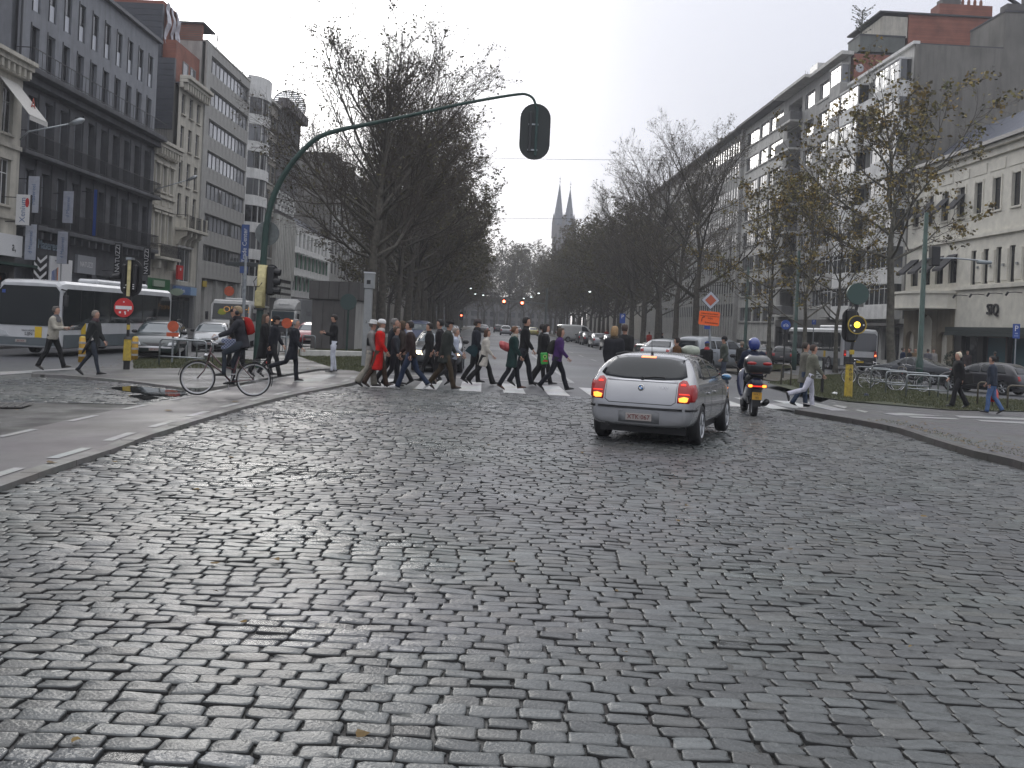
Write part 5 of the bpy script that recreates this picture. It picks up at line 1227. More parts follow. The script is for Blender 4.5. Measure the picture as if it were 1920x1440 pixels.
# round grey disc on the mast, board behind
dc = L2(499, 437); plate('round_disc', disc(0.39), 0.13, 0.17, GREYBACK, A0, dc)
hb = L2(508, 525); o = plate('backing_board', rrect(0.42, 1.0, 0.2), 0.03, 0.07, BLACK, A0, hb)
for z in (0.28, -0.02, -0.32): b = MB(); b.tube([(0.02, 0.0, z), (0.30, -0.0, z-0.03)], [0.12, 0.11], 10, cap=False); b.obj('visor', BLACK, o)
b = MB(); b.bbox(-0.12, 0.12, -0.12, 0.02, -0.48, 0.45, 0.04); b.obj('lamp_housing', BLACK, o)
b = MB(); b.tube([L2(483, 520)+Vector((0, -.1, 0)), L2(478, 528)+Vector((0, -.16, 0)), L2(480, 537)+Vector((0, -.16, 0)), L2(488, 538)+Vector((0, -.16, 0)), L2(494, 530)+Vector((0, -.17, 0))], 0.014, 5); b.obj('loose_cable', BLACK, A0, smooth=True)
b = MB(); b.bbox(-0.12, 0.12, -0.2, -0.1, -0.25, 0.25, 0.02); b.obj('control_box', CREAMP, A0, loc=L2(487, 560))
b = MB(); b.box(-0.17, 0.17, -0.18, 0.18, -0.03, 0.03); b.obj('collar', BLACK, A0, loc=L2(488, 579))

# street name post with arm and blue column banner
Y = 34.5; p = xat(452, Y); r = E('sign_post', p, 0, 'slim grey post with dark crossbar holding a street sign beside the mast', 'sign post')
post('pole', 0.055, 0, (p.z*0+at(456, 480, Y).z-p.z), STEEL, r); zb = at(450, 495, Y).z-p.z
b = MB(); b.bbox(at(423, 494, Y).x-p.x, at(484, 497, Y).x-p.x, -0.03, 0.03, zb-0.07, zb+0.07, 0.01); b.obj('crossbar', mat('dark_signboard', (0.03, 0.035, 0.035), 0.5), r)
Y = 60.0; p = xat(452, Y); r = E('banner_sign', p, 0, 'tall blue column sign with white italic lettering behind the grey post', 'sign')
zt, z0 = at(461, 421, Y).z-p.z, at(455, 512, Y).z-p.z; xo = at(459, 465, Y).x-p.x
plate('panel', [(xo-0.22, z0), (xo+0.22, z0), (xo+0.22, zt), (xo-0.22, zt)], -0.05, 0.05, mat('banner_blue', (0.03, 0.07, 0.22), 0.5), r); post('pole', 0.06, 0, z0, STEEL, r, (xo, 0, 0))
me = text_mesh('l Trade Center', 0.36, WHITEP, 0.004); me.transform((Matrix(((1, 0, 0), (0, 0, -1), (0, 1, 0))) @ Matrix.Rotation(radians(90), 3, 'Z')).to_4x4()); link('lettering', me, r, loc=(xo, -0.06, (zt+z0)/2+0.1))

# left signal seen from behind with the no entry sign
Y = 30.5; p = xat(237, Y, 0.045); r = E('signal_post', p, 0, 'yellow and black signal post with round red no-entry sign by the island kerb', 'traffic light')
zz = lambda py: at(241, py, Y).z-p.z
b = MB(); b.tube([(0, 0, 0), (0, 0, zz(668))], [0.095, 0.095], 12); b.obj('dark_foot', mat('dark_steel', (0.03, 0.03, 0.03), 0.5, 0.3), r)
b = MB(); b.tube([(0, 0, zz(676)), (0, 0, zz(636))], [0.12, 0.105], 12); b.tube([(0, 0, zz(636)), (0, 0, zz(631))], [0.12, 0.06], 12, m=1); b.obj('yellow_base', [YELLOWP, BLACK], r)
b = MB(); b.tube([(0, 0, zz(634)), (0, 0, zz(600))], 0.045, 10); b.obj('pole', BLACK, r); b = MB(); b.tube([(0, 0, zz(618)), (0, 0, zz(609))], 0.05, 10); b.obj('yellow_band', YELLOWP, r)
hb = at(245, 521, Y)-p; o = plate('backing_board', rrect(0.64, 1.10, 0.30), 0.05, 0.09, BLACK, r, hb)
b = MB(); b.bbox(-0.24, -0.10, -0.10, 0.05, -0.4, 0.4, 0.04); b.bbox(0.06, 0.20, -0.10, 0.05, -0.4, 0.4, 0.04); b.obj('lamp_housing', BLACK, o)
for sx, sz in ((-0.10, -0.22), (-0.14, -0.30), (0.12, -0.2), (0.12, -0.26), (0.12, -0.32), (-0.05, -0.15)): b = MB(); b.box(sx-0.015, sx+0.03, -0.112, -0.102, sz-0.012, sz+0.012); b.obj('sticker', WHITEP, o)
b = MB(); b.bbox(-0.05, 0.045, -0.16, -0.11, hb.z-0.55, hb.z+0.52, 0.01); b.obj('cream_rail', CREAMP, r); b = MB(); b.box(-0.09, 0.09, -0.2, 0.04, hb.z+0.53, hb.z+0.60); b.obj('cap', STEEL, r)
b = MB(); b.tube([(-0.02, 0, zz(600)), (0, 0, hb.z+0.4)], 0.045, 8); b.obj('pole', BLACK, r)
b = MB(); b.tube([(-0.3, 0.02, hb.z+0.05), (-0.55, 0.02, hb.z+0.0)], [0.1, 0.09], 10, cap=False); b.obj('visor', BLACK, r)
sc = at(237, 577, Y)-p; o = plate('red_disc', disc(0.285, 28), -0.22, -0.19, REDP, r, sc); plate('white_bar', [(-0.24, -0.05), (0.24, -0.05), (0.24, 0.05), (-0.24, 0.05)], -0.226, -0.221, WHITEP, o)
for x, z, s in ((-0.10, -0.14, 0.03), (0.05, -0.13, 0.025), (0.14, -0.08, 0.02), (0.06, -0.18, 0.02), (-0.0, 0.17, 0.02)): plate('sticker', [(x-s, z-s), (x+s, z-s), (x+s, z+s), (x-s, z+s)], -0.227, -0.2225, WHITEP, o)
# right signal with the lit amber lamp
Y = 32.0; p = xat(1590, Y, RH); r = E('signal_post', p, 0, 'yellow-footed signal post with lit amber lamp and round green disc on top', 'traffic light')
b = MB(); b.tube([(0, 0, 0), (0, 0, 1.05)], [0.13, 0.115], 12); b.obj('yellow_base', YELLOWP, r)
b = MB(); b.tube([(0, 0, 1.04), (0, 0, 1.10)], 0.135, 12); b.obj('base_cap', BLACK, r)
for k, ch in enumerate(('A', '10', 'G')): lettering(ch, 0.13, BLACK, r, (0, -0.13, 0.88-k*0.15), 0.004)
top = at(1600, 640, Y)-p; b = MB(); b.tube([(0, 0, 1.05), (top.x*0.6, 0, 1.6), (top.x, 0, top.z)], 0.045, 10); b.obj('pole', BLACK, r)
for k in (1.35, 1.75): b = MB(); b.box(top.x*(k/2.2)-0.06, top.x*(k/2.2)+0.06, -0.06, 0.05, k, k+0.14); b.obj('yellow_plate', YELLOWP, r)
hb = at(1596, 609, Y)-p; o = plate('backing_board', rrect(0.52, 1.06, 0.25), 0.06, 0.10, BLACK, r, hb+Vector((0, 0, -0.02)))
b = MB(); b.bbox(-0.14, 0.14, -0.1, 0.06, -0.5, 0.5, 0.04); b.obj('lamp_housing', BLACK, o)
lc = at(1604, 609, Y)-p; o = plate('lamp_disc', disc(0.27, 28), -0.16, -0.12, BLACK, r, lc)
b = MB(); b.lathe([(0.262, -0.18), (0.29, -0.18), (0.29, -0.13), (0.262, -0.13), (0.262, -0.18)], 28, 'y'); b.obj('yellow_rim', YELLOWP, o)
b = MB(); b.lathe([(0.001, -0.20), (0.06, -0.195), (0.095, -0.162)], 20, 'y'); b.obj('lit_lens', mat('lit_amber_lens', (0.9, 0.6, 0.1), 0.3, emit=(1.0, 0.62, 0.03, 4.0)), o, smooth=True)
for x, z in ((-0.2, -0.03), (0.2, 0.0), (-0.08, -0.19)): plate('reflector', disc(0.028, 8), -0.172, -0.161, WHITEP, o, (x, 0, z))
dc = at(1608, 551, Y)-p; o = plate('round_disc', disc(0.335, 28), -0.06, 0.06, mat('green_grey_disc', (0.04, 0.075, 0.065), 0.5), r, dc); b = MB(); b.tube([(0, 0, dc.z-0.33), (-0.03, 0, dc.z-0.55)], 0.05, 8); b.obj('bracket', BLACK, r, loc=(dc.x, 0, 0))
# kiosk, camera column
Y = 56.0; p = xat(634, Y, 0.05); r = E('kiosk', p, radians(-6), 'square grey concrete kiosk with an overhanging panelled top on the grass', 'kiosk')
for i in range(4):
    b = MB(); b.bbox(-1.2+i*0.6+0.006, -0.6+i*0.6-0.006, -1.2, -1.1, 0, 2.62, 0.01); b.obj('wall_panel', DARKST, r)
    b = MB(); b.bbox(1.1, 1.2, -1.2+i*0.6+0.006, -0.6+i*0.6-0.006, 0, 2.62, 0.01); b.obj('wall_panel', CONC, r); b = MB(); b.bbox(-1.2, -1.1, -1.09+i*0.55+0.006, -0.54+i*0.55-0.006, 0, 2.62, 0.01); b.obj('wall_panel', DARKST, r)
b = MB(); b.box(-1.09, 1.09, -1.09, 1.09, 0, 2.6); b.obj('core', DARKST, r)
for i in range(5): b = MB(); b.bbox(-1.35+i*0.54+0.008, -0.81+i*0.54-0.008, -1.36, -1.24, 2.66, 3.62, 0.01); b.obj('top_panel', DARKST, r); b = MB(); b.bbox(1.24, 1.36, -1.23+i*0.5+0.008, -0.73+i*0.5-0.008, 2.66, 3.62, 0.01); b.obj('top_panel', DARKST, r)
b = MB(); b.box(-1.35, 1.24, -1.24, 1.3, 2.63, 3.55); b.obj('roof', DARKST, r)
Y = 50.0; p = xat(649, Y, 0.05); r = E('round_sign', p, 0, 'round dark green sign back on a post before the kiosk', 'sign'); zc = at(648, 566, Y).z-p.z; plate('disc', disc(0.40, 24), -0.03, 0.03, mat('green_grey_disc2', (0.03, 0.055, 0.05), 0.5), r, (0, 0, zc)); post('pole', 0.05, 0, zc, GREENP, r, (0, 0.08, 0))
Y = 36.0; p = xat(685, Y, 0.05); r = E('camera_column', p, 0, 'tall pale grey speed camera column with a lens window in its head', 'camera column'); w1 = at(703, 600, Y).x-at(685, 600, Y).x
zt = at(697, 513, Y).z-p.z; zm = at(694, 541, Y).z-p.z; GC = mat('column_grey', (0.27, 0.28, 0.28), 0.5, nscale=4, namt=0.1, dirt=0.2)
b = MB(); b.bbox(-0.13, 0.13, -0.13, 0.13, 0, zm-0.01, 0.01); b.obj('shaft', GC, r); b = MB(); b.bbox(-0.16, 0.19, -0.16, 0.16, zm, zt, 0.01); o = b.obj('head', GC, r)
b = MB(); b.box(-0.18, 0.2, -0.18, 0.17, zt+0.002, zt+0.05); b.obj('cap', mat('pale_cap', (0.55, 0.56, 0.58), 0.4), r); b = MB(); b.box(-0.06, 0.07, -0.172, -0.161, zm+0.15, zm+0.29); b.obj('lens_window', BLACK, o); lettering('2', 0.12, BLACK, r, (-0.02, -0.135, 1.55))
# yellow and orange ringed bollards
BOL = 'yellow ringed bollards by the tram lane'
def bollard(px, Y, lab):
    p = xat(px, Y); r = E('bollard', p, 0, lab, 'bollard', BOL); b = MB(); b.tube([(0, 0, 0), (0, 0, 0.85)], [0.12, 0.105], 12); b.obj('body', mat('ochre_plastic', (0.42, 0.24, 0.02), 0.5, nscale=5, namt=0.3), r, smooth=True)
    b = MB(); b.tube([(0, 0, 0.85), (0, 0, 0.90)], [0.105, 0.06], 12); b.obj('cap', YELLOWP, r)
    for z in (0.2, 0.42, 0.64): b = MB(); b.tube([(0, 0, z), (0, 0, z+0.07)], 0.123, 12); b.obj('reflective_ring', mat('grey_reflective', (0.34, 0.33, 0.31), 0.4), r)
bollard(153, 35.5, 'yellow ringed bollard just behind the dark-coated walker'); bollard(252, 37.0, 'yellow ringed bollard in front of the dark car right of the yellow post')
# round orange beacons / signs on posts
def roundsign(px, py, Y, rad_, m, lab, grp=None, plate2=None, h=0.05, poleh=None, pm=STEEL, name='round_sign', sym=None):
    c = at(px, py, Y); z0 = G(c.x, Y)+h; r = E(name, (c.x, Y, z0), 0, lab, 'road sign', grp); zc = c.z-z0
    o = plate('disc', disc(rad_, 24), -0.04, -0.015, m, r, (0, 0, zc)); post('pole', 0.035, 0, zc, pm, r, (0, 0.03, 0))
    if plate2: plate('lower_plate', [(-plate2[0], -plate2[1]), (plate2[0], -plate2[1]), (plate2[0], plate2[1]), (-plate2[0], plate2[1])], -0.04, -0.015, m, r, (0, 0, zc-rad_-plate2[1]-0.02))
    return r, o
ORD = mat('dull_orange_sign', (0.48, 0.085, 0.03), 0.5, nscale=8, namt=0.15)
roundsign(325, 612, 35.0, 0.19, ORD, 'small dull orange disc with plate beside the bicycle rail at left', 'orange temporary discs', (0.21, 0.07))
roundsign(538, 606, 42.0, 0.21, ORD, 'small dull orange disc in front of the barrier fence by the man in black', 'orange temporary discs')
roundsign(430, 546, 62.0, 0.30, ORD, 'small dull orange disc on the front of the office block above the van', 'orange temporary discs')
r, o = roundsign(1473, 609, 46.0, 0.215, BLUEP, 'round blue cycle sign on a thin post beyond the scooter', None, pm=mat('dark_steel', (0.03, 0.03, 0.03), 0.5, 0.3), h=RH)
b = MB(); [b.lathe([(0.035, -0.043), (0.05, -0.043), (0.05, -0.041), (0.035, -0.041)], 12, 'y', (x, 0, -0.04)) for x in (-0.07, 0.07)]; b.tube([(-0.07, -0.043, -0.04), (-0.02, -0.043, 0.04), (0.05, -0.043, 0.04), (0.07, -0.043, -0.04)], 0.008, 4); b.obj('cycle_symbol', WHITEP, o)
# diversion board with priority diamond
Y = 38.0; p = xat(1332, Y); r = E('diversion_sign', p, 0, 'orange diversion board under a white and orange priority diamond', 'road sign')
zc = at(1332, 563, Y).z-p.z; xo = at(1332, 563, Y).x-p.x
plate('diamond_edge', [(-0.355, 0), (0, -0.355), (0.355, 0), (0, 0.355)], -0.05, -0.02, BLACK, r, (xo, 0, zc)); plate('white_diamond', [(-0.33, 0), (0, -0.33), (0.33, 0), (0, 0.33)], -0.056, -0.051, mat('diamond_white', (0.42, 0.44, 0.48), 0.4), r, (xo, 0, zc)); plate('orange_diamond', [(-0.21, 0), (0, -0.21), (0.21, 0), (0, 0.21)], -0.062, -0.057, mat('brick_orange', (0.42, 0.09, 0.04), 0.45, nscale=4, namt=0.1), r, (xo, 0, zc))
zo = at(1331, 597, Y).z-p.z; o = plate('orange_board', rrect(0.76, 0.52, 0.05, 3), -0.05, -0.02, ORANGEP, r, (xo-0.02, 0, zo), rot=(0, radians(3), 0))
DKO = mat('sign_print_dark', (0.05, 0.015, 0.01), 0.5)
lettering('Linkeroever-Haven', 0.082, DKO, o, (0, -0.053, 0.17)); b = MB(); b.box(-0.35, 0.35, -0.054, -0.051, 0.075, 0.09); b.obj('rule', DKO, o); lettering('WEG', 0.085, DKO, o, (0.04, -0.053, -0.0)); lettering('Scheldekaaien', 0.088, DKO, o, (0.09, -0.053, -0.16))
b = MB(); b.tube([(-0.27, -0.053, -0.14), (-0.27, -0.053, -0.02), (-0.24, -0.053, 0.03), (-0.2, -0.053, 0.035)], 0.012, 4); b.prism([(-0.22, 0.0), (-0.15, 0.04), (-0.22, 0.075)], -0.056, -0.052); b.obj('arrow', DKO, o)
plate('small_blue_plate', [(-0.11, -0.06), (0.11, -0.06), (0.11, 0.06), (-0.11, 0.06)], -0.05, -0.02, BLUEP, r, (xo-0.08, 0, zo-0.34)); b = MB(); b.tube([(0, 0, 0), (xo-0.05, 0, zc)], 0.04, 8); b.obj('pole', STEEL, r); b = MB(); b.tube([(0.07, 0.05, 0), (xo+0.02, 0.05, zo-0.2)], 0.03, 8); b.obj('pole', STEEL, r)
# parking signs
def parking(px, py, Y, w, h, lab, small=True):
    c = at(px, py, Y); z0 = G(c.x, Y)+0.1; r = E('parking_sign', (c.x, Y, z0), 0, lab, 'road sign'); zc = c.z-z0
    o = plate('blue_plate', [(-w/2, -h/2), (w/2, -h/2), (w/2, h/2), (-w/2, h/2)], -0.04, -0.02, BLUEP, r, (0, 0, zc)); lettering('P', h*0.55, WHITEP, o, (0, -0.043, h*0.17))
    if small: plate('symbol', [(-w*0.2, -0.03), (w*0.2, -0.03), (w*0.2, 0.03), (-w*0.2, 0.03)], -0.046, -0.041, mat('symbol_pale', (0.3, 0.35, 0.5), 0.5), o, (0, 0, -h*0.15)); plate('symbol', [(-w*0.3, -0.04), (w*0.3, -0.04), (w*0.3, 0.04), (-w*0.3, 0.04)], -0.046, -0.041, mat('symbol_mid', (0.12, 0.18, 0.4), 0.5), o, (0, 0, -h*0.32))
    post('pole', 0.035, 0, zc-h/2, STEEL, r)
parking(1167, 597, 66, 0.36, 0.62, 'blue parking sign above the parked cars near the road centre', False); parking(1905, 621, 52, 0.36, 0.74, 'blue parking sign with pictograms at the far right edge'); parking(1526, 604, 74, 0.30, 0.34, 'small blue parking sign on the front behind the bus roof', False)
# white notice board (behind the man in white trousers)
Y = 33.5; p = xat(1541, Y, RH); r = E('notice_board', p, 0, 'double white notice board on a dark post behind the man in white trousers', 'sign'); post('pole', 0.05, 0, 1.15, BLACK, r)
for z in (0.93, 0.62): o = plate('panel', rrect(0.42, 0.27, 0.03, 3), -0.03, 0.0, mat('dull_white_board', (0.34, 0.36, 0.34), 0.5), r, (-0.22, 0, z)); b = MB(); b.box(-0.15, 0.1, -0.036, -0.031, -0.03, 0.0); b.box(-0.15, 0.02, -0.036, -0.031, 0.05, 0.07); b.box(0.06, 0.15, -0.036, -0.031, -0.1, -0.06); b.obj('print', BLACK, o)
# bicycle stands: bent galvanised hoops
def hoop(name, x0, y0, x1, y1, h, H, lab, grp, m=STEEL, bar=None, rad_=0.028, hh=0.12):
    d = Vector((x1-x0, y1-y0)); L_ = d.length; r = E(name, (x0, y0, G(x0, y0)+h), atan2(d.y, d.x), lab, 'bicycle stand', grp); c = hh
    pts = [(0, 0, 0)]+[(c-c*cos(a), 0, H-c+c*sin(a)) for a in (0, .4, .8, 1.2, pi/2)]+[(L_-c+c*sin(a), 0, H-c+c*cos(a)) for a in (0, .4, .8, 1.2, pi/2)]+[(L_, 0, 0)]
    b = MB(); b.tube(pts, rad_, 8); b.obj('hoop', m, r, smooth=True)
    if bar: b = MB(); b.tube([(0.02, 0, bar), (L_-0.02, 0, bar)], rad_*0.9, 8); b.obj('lower_bar', m, r, smooth=True)
    return r
GSL = 'galvanised bicycle stands on the left verge'; GSR = 'galvanised bicycle stands on the right verge'
for i, (pa, pb, Y0, Y1, lab) in enumerate(((298, 385, 33.2, 33.0, 'long galvanised rail nearest the cyclist on the left verge'), (323, 350, 36.5, 36.5, 'short galvanised hoop behind the long rail at left'), (368, 398, 36.5, 36.5, 'short galvanised hoop beside the cyclist front basket side'), (522, 548, 44, 44, 'small galvanised hoop between the two men in black'), (566, 590, 50, 50, 'small galvanised hoop left of the kiosk'))):
    a, c = xat(pa, Y0), xat(pb, Y1); hoop('bicycle_stand', a.x, a.y, c.x, c.y, 0.05, 0.80 if i else 0.86, lab, GSL, bar=(0.30 if i in (0,) else None))
for i, (pa, pb, Y0, Y1) in enumerate(((1606, 1668, 43, 41.5), (1632, 1700, 40.0, 39), (1660, 1742, 37.5, 37), (1698, 1776, 34.5, 34.0), (1758, 1800, 36.5, 36.0))):
    a, c = xat(pa, Y0), xat(pb, Y1); lab = ['farthest long galvanised rail behind the parked bicycles', 'long galvanised rail holding the middle bicycle', 'long galvanised rail left of the green lamp post foot', 'nearest long galvanised rail ending at the blonde woman', 'short brownish rail behind the blonde woman'][i]
    hoop('bicycle_stand', a.x, a.y, c.x, c.y, RH, 0.80, lab, GSR, bar=0.33 if i < 4 else None)
OLDR = mat('weathered_rail', (0.13, 0.115, 0.09), 0.6, 0.4)
for i, (pa, pb, Y0, lab) in enumerate(((1832, 1860, 33.0, 'weathered brown hoop rail left of the person in jeans'), (1888, 1935, 31.5, 'weathered brown hoop rail at the far right edge'), (1464, 1482, 38, 'small brown hoop rail near the scooter'), (1683, 1698, 52, 'pale hoop rail at the foot of the big plane tree'))):
    a, c = xat(pa, Y0), xat(pb, Y0-0.3); hoop('hoop_rail', a.x, a.y, c.x, c.y, RH, 0.75, lab, 'weathered hoop rails', m=OLDR)
# pedestrian barrier at left
Y = 47; a, c = xat(503, Y), xat(536, Y); r = E('barrier', a, 0, 'dark pedestrian barrier with upright bars by the orange disc', 'barrier'); L_ = c.x-a.x
b = MB(); b.tube([(0, 0, 0.1), (0, 0, 1.05), (L_, 0, 1.05), (L_, 0, 0.1)], 0.025, 6); b.tube([(0, 0, 0.15), (L_, 0, 0.15)], 0.02, 5); b.obj('frame', mat('dark_steel', (0.03, 0.03, 0.03), 0.5, 0.3), r)
for i in range(7): b = MB(); b.tube([(L_*(i+0.5)/7, 0, 0.15), (L_*(i+0.5)/7, 0, 1.05)], 0.011, 4); b.obj('bar', mat('dark_steel', (0.03, 0.03, 0.03), 0.5, 0.3), r)
a = gp(565, 668, 0.05); r = E('low_wall', a, radians(28), 'short pale concrete edge beside the kiosk lawn', 'wall'); b = MB(); b.bbox(0, 3.2, 0, 0.25, 0, 0.28, 0.02); b.obj('block', CONCL, r)
# green lamp posts
def lamppost(px, Y, top_py, lab, arm=None):
    p = xat(px, Y, RH if px > 1500 else 0.1); zt = at(px, top_py, Y).z-p.z; r = E('lamp_post', p, 0, lab, 'lamp post', 'green lamp posts'); b = MB(); b.tube([(0, 0, 0), (0, 0, 1.2), (0, 0, 1.25), (0, 0, zt)], [0.16, 0.16, 0.125, 0.09], 12); b.obj('post', GREENP, r, smooth=True)
    if arm:
        for dx, dz, L_ in arm:
            b = MB(); b.tube([(0, 0, zt+dz), (dx*0.5, 0, zt+dz+0.08), (dx, 0, zt+dz+0.02)], 0.035, 6); o = b.obj('arm', STEEL, r); b = MB(); b.bbox(dx-0.32, dx+0.32, -0.12, 0.12, zt+dz-0.12, zt+dz+0.04, 0.05); b.obj('lamp_head', mat('lamp_grey', (0.22, 0.25, 0.26), 0.4), o)
    return r
r = lamppost(1722, 44.6, 398, 'thick green post rising past the big plane tree, with side box and arms', arm=((2.6, -2.0, 1),))
b = MB(); b.bbox(0.25, 0.62, -0.2, 0.2, 5.35, 6.2, 0.03); b.obj('signal_box', BLACK, r)
lamppost(1488, 62, 470, 'slimmer green post between the young plane trees')
lamppost(1395, 75, 500, 'thin green post deep in the right verge behind the dark cars')
# street lamps fixed to left fronts
for px0, py0, px1, py1, Y0, Y1, lab in ((38, 262, 158, 224, 45.5, 45.5, 'curved wall street lamp in front of the blue-grey building'), (284, 366, 370, 330, 74, 74, 'curved wall street lamp in front of the small ornate house')):
    a, c = at(px0, py0, Y0), at(px1, py1, Y1); r = E('street_lamp', a, 0, lab, 'street lamp', 'curved wall lamps'); d = c-a
    b = MB(); b.tube([(0, 0, 0), d*0.12+Vector((0, 0, 0.25*d.length/3)), d*0.35+Vector((0, 0, .16*d.length/3)), d*0.8], [0.05, 0.045, 0.04, 0.035], 8); b.obj('arm', STEEL, r, smooth=True)
    b = MB(); b.tube([d*0.76, d*0.84, d*0.95, d], [0.05, 0.12, 0.14, 0.05], 8); b.obj('lamp_head', STEEL, r, smooth=True)
# span wires
def wire(a, c, sag, lab, rad_=0.02):
    r = MB(); r.tube([a.lerp(c, t)+Vector((0, 0, -sag*4*t*(1-t))) for t in [i/24 for i in range(25)]], rad_, 4); o = r.obj('span_wire', BLACK); tag(o, lab, 'wire', 'thin wires over the avenue')
wire(at(560, 286, 92), at(1480, 300, 92), 0.25, 'upper thin wire stretched across the sky below the hanging signal', 0.017)
wire(at(700, 402, 120), at(1300, 408, 118), 0.3, 'lower thin wire stretched across the sky left of the spires', 0.017)
# far signals hanging on their arm, small lights
Y = 105.0; c = xat(1021, Y); r = E('signal_mast', c, 0, 'distant grey signal mast with an arm carrying two red lights', 'traffic light'); zt = at(1024, 540, Y).z-c.z; post('pole', 0.12, 0, zt, GREYBACK, r)
za = at(985, 568, Y).z-c.z; x0 = at(943, 566, Y).x-c.x; b = MB(); b.tube([(0, 0, za), (x0, 0, za+0.15)], 0.05, 6); b.obj('arm', GREYBACK, r)
LR = mat('lit_red_lamp', (0.9, 0.2, 0.1), 0.3, emit=(1.0, 0.16, 0.08, 5)); LW = mat('lit_white_lamp', (0.9, 0.9, 0.9), 0.3, emit=(0.9, 1.0, 1.0, 2.5)); LRC = mat('lit_red_core', (1, .8, .5), 0.3, emit=(1.0, 0.65, 0.4, 6))
for px, py in ((945, 565), (979, 568)):
    q = at(px, py, Y)-c; o = plate('board', rrect(0.42, 0.62, 0.2), -0.06, 0.0, BLACK, r, q); b = MB(); b.ell((0, -0.1, 0), (0.17, 0.06, 0.17), 10, 6); b.obj('red_lamp', LR, o); b = MB(); b.ell((0, -0.15, -0.02), (0.08, 0.05, 0.08), 8, 6); b.obj('lamp_core', LRC, o)
c = at(865, 593, 112); z0 = G(c.x, 112); r = E('signal_post', (c.x, 112, z0), 0, 'small distant signal post with one red light at the left kerb', 'traffic light'); post('pole', 0.06, 0, c.z-z0, GREYBACK, r); plate('board', rrect(0.35, 0.9, 0.15), -0.05, 0.0, BLACK, r, (0, 0, c.z-z0)); b = MB(); b.ell((0, -0.08, 0.1), (0.11, 0.05, 0.11), 8, 6); b.obj('red_lamp', LR, r, loc=(0, 0, c.z-z0))
for i, (px, py, Y) in enumerate(((883, 541, 150), (891, 551, 165), (906, 553.5, 180), (1010, 550, 160), (996, 557, 180), (982, 559.5, 200), (1106, 547, 130))):
    c = at(px, py, Y); o = MB(); o.ell((0, 0, 0), (0.16, 0.16, 0.10), 8, 5); q = E('street_lamp', c, 0, 'tiny lit lamp hanging over the far carriageway', 'street lamp', 'far hanging street lamps'); o.obj('bulb', LW, q); b = MB(); b.tube([(0, 0, 0.08), (0, 0, 0.3)], 0.03, 5); b.lathe([(0.22, 0.06), (0.1, 0.2)], 8); b.obj('shade', BLACK, q); b = MB(); b.tube([(-9, 0, 0.55), (0, 0, 0.28), (9, 0, 0.55)], 0.012, 3); b.obj('wire', BLACK, q)
# bus shelter style blue-white advert far left of road centre, and litter
for px, py, lab, m in ((1565, 741, 'crumpled white litter on the right verge', WHITEP), (1624, 744, 'dark litter on the pavement right of the yellow signal foot', mat('blue_litter', (0.05, 0.06, 0.12), 0.4))):
    p = gp(px, py, RH); b = MB(); b.ell((0, 0, 0.05), (0.10, 0.08, 0.06), 7, 5); me = b.mesh('litter', m); 
    for v in me.vertices: v.co += Vector((random.uniform(-.03, .03), random.uniform(-.02, .02), random.uniform(-.02, .02)))
    o = link('litter', me, loc=p); tag(o, lab, 'litter')
for px, Y, lab in ((795, 95, 'first'), (812, 100, 'second')): pass
# young green planters by the hotel entrance
for px, lab in ((1783, 'round dark shrub left of the shop door'), (1806, 'round dark shrub right beside the shop door')):
    Y = 72; p = xat(px, Y, 0.1); r = E('potted_shrub', p, 0, lab, 'shrub'); b = MB(); b.lathe([(0.22, 0), (0.3, 0.45), (0.26, 0.45)], 12); b.obj('pot', DARKST, r); b = MB(); rr2 = random.Random(px)
    for _ in range(420):
        a, e, q = rr2.uniform(0, 6.3), rr2.uniform(-1, 1), rr2.uniform(0.5, 1)**0.4*0.55; x, y, z = q*cos(a)*sqrt(1-e*e), q*sin(a)*sqrt(1-e*e), 1.05+q*e*1.1; s_ = 0.07; b.add([(x, y, z), (x+rr2.uniform(-s_, s_), y+rr2.uniform(-s_, s_), z+s_), (x+s_, y, z+rr2.uniform(-s_, s_))], [(0, 1, 2)])
    b.obj('foliage', mat('dark_evergreen', (0.02, 0.04, 0.018), 0.7), r)
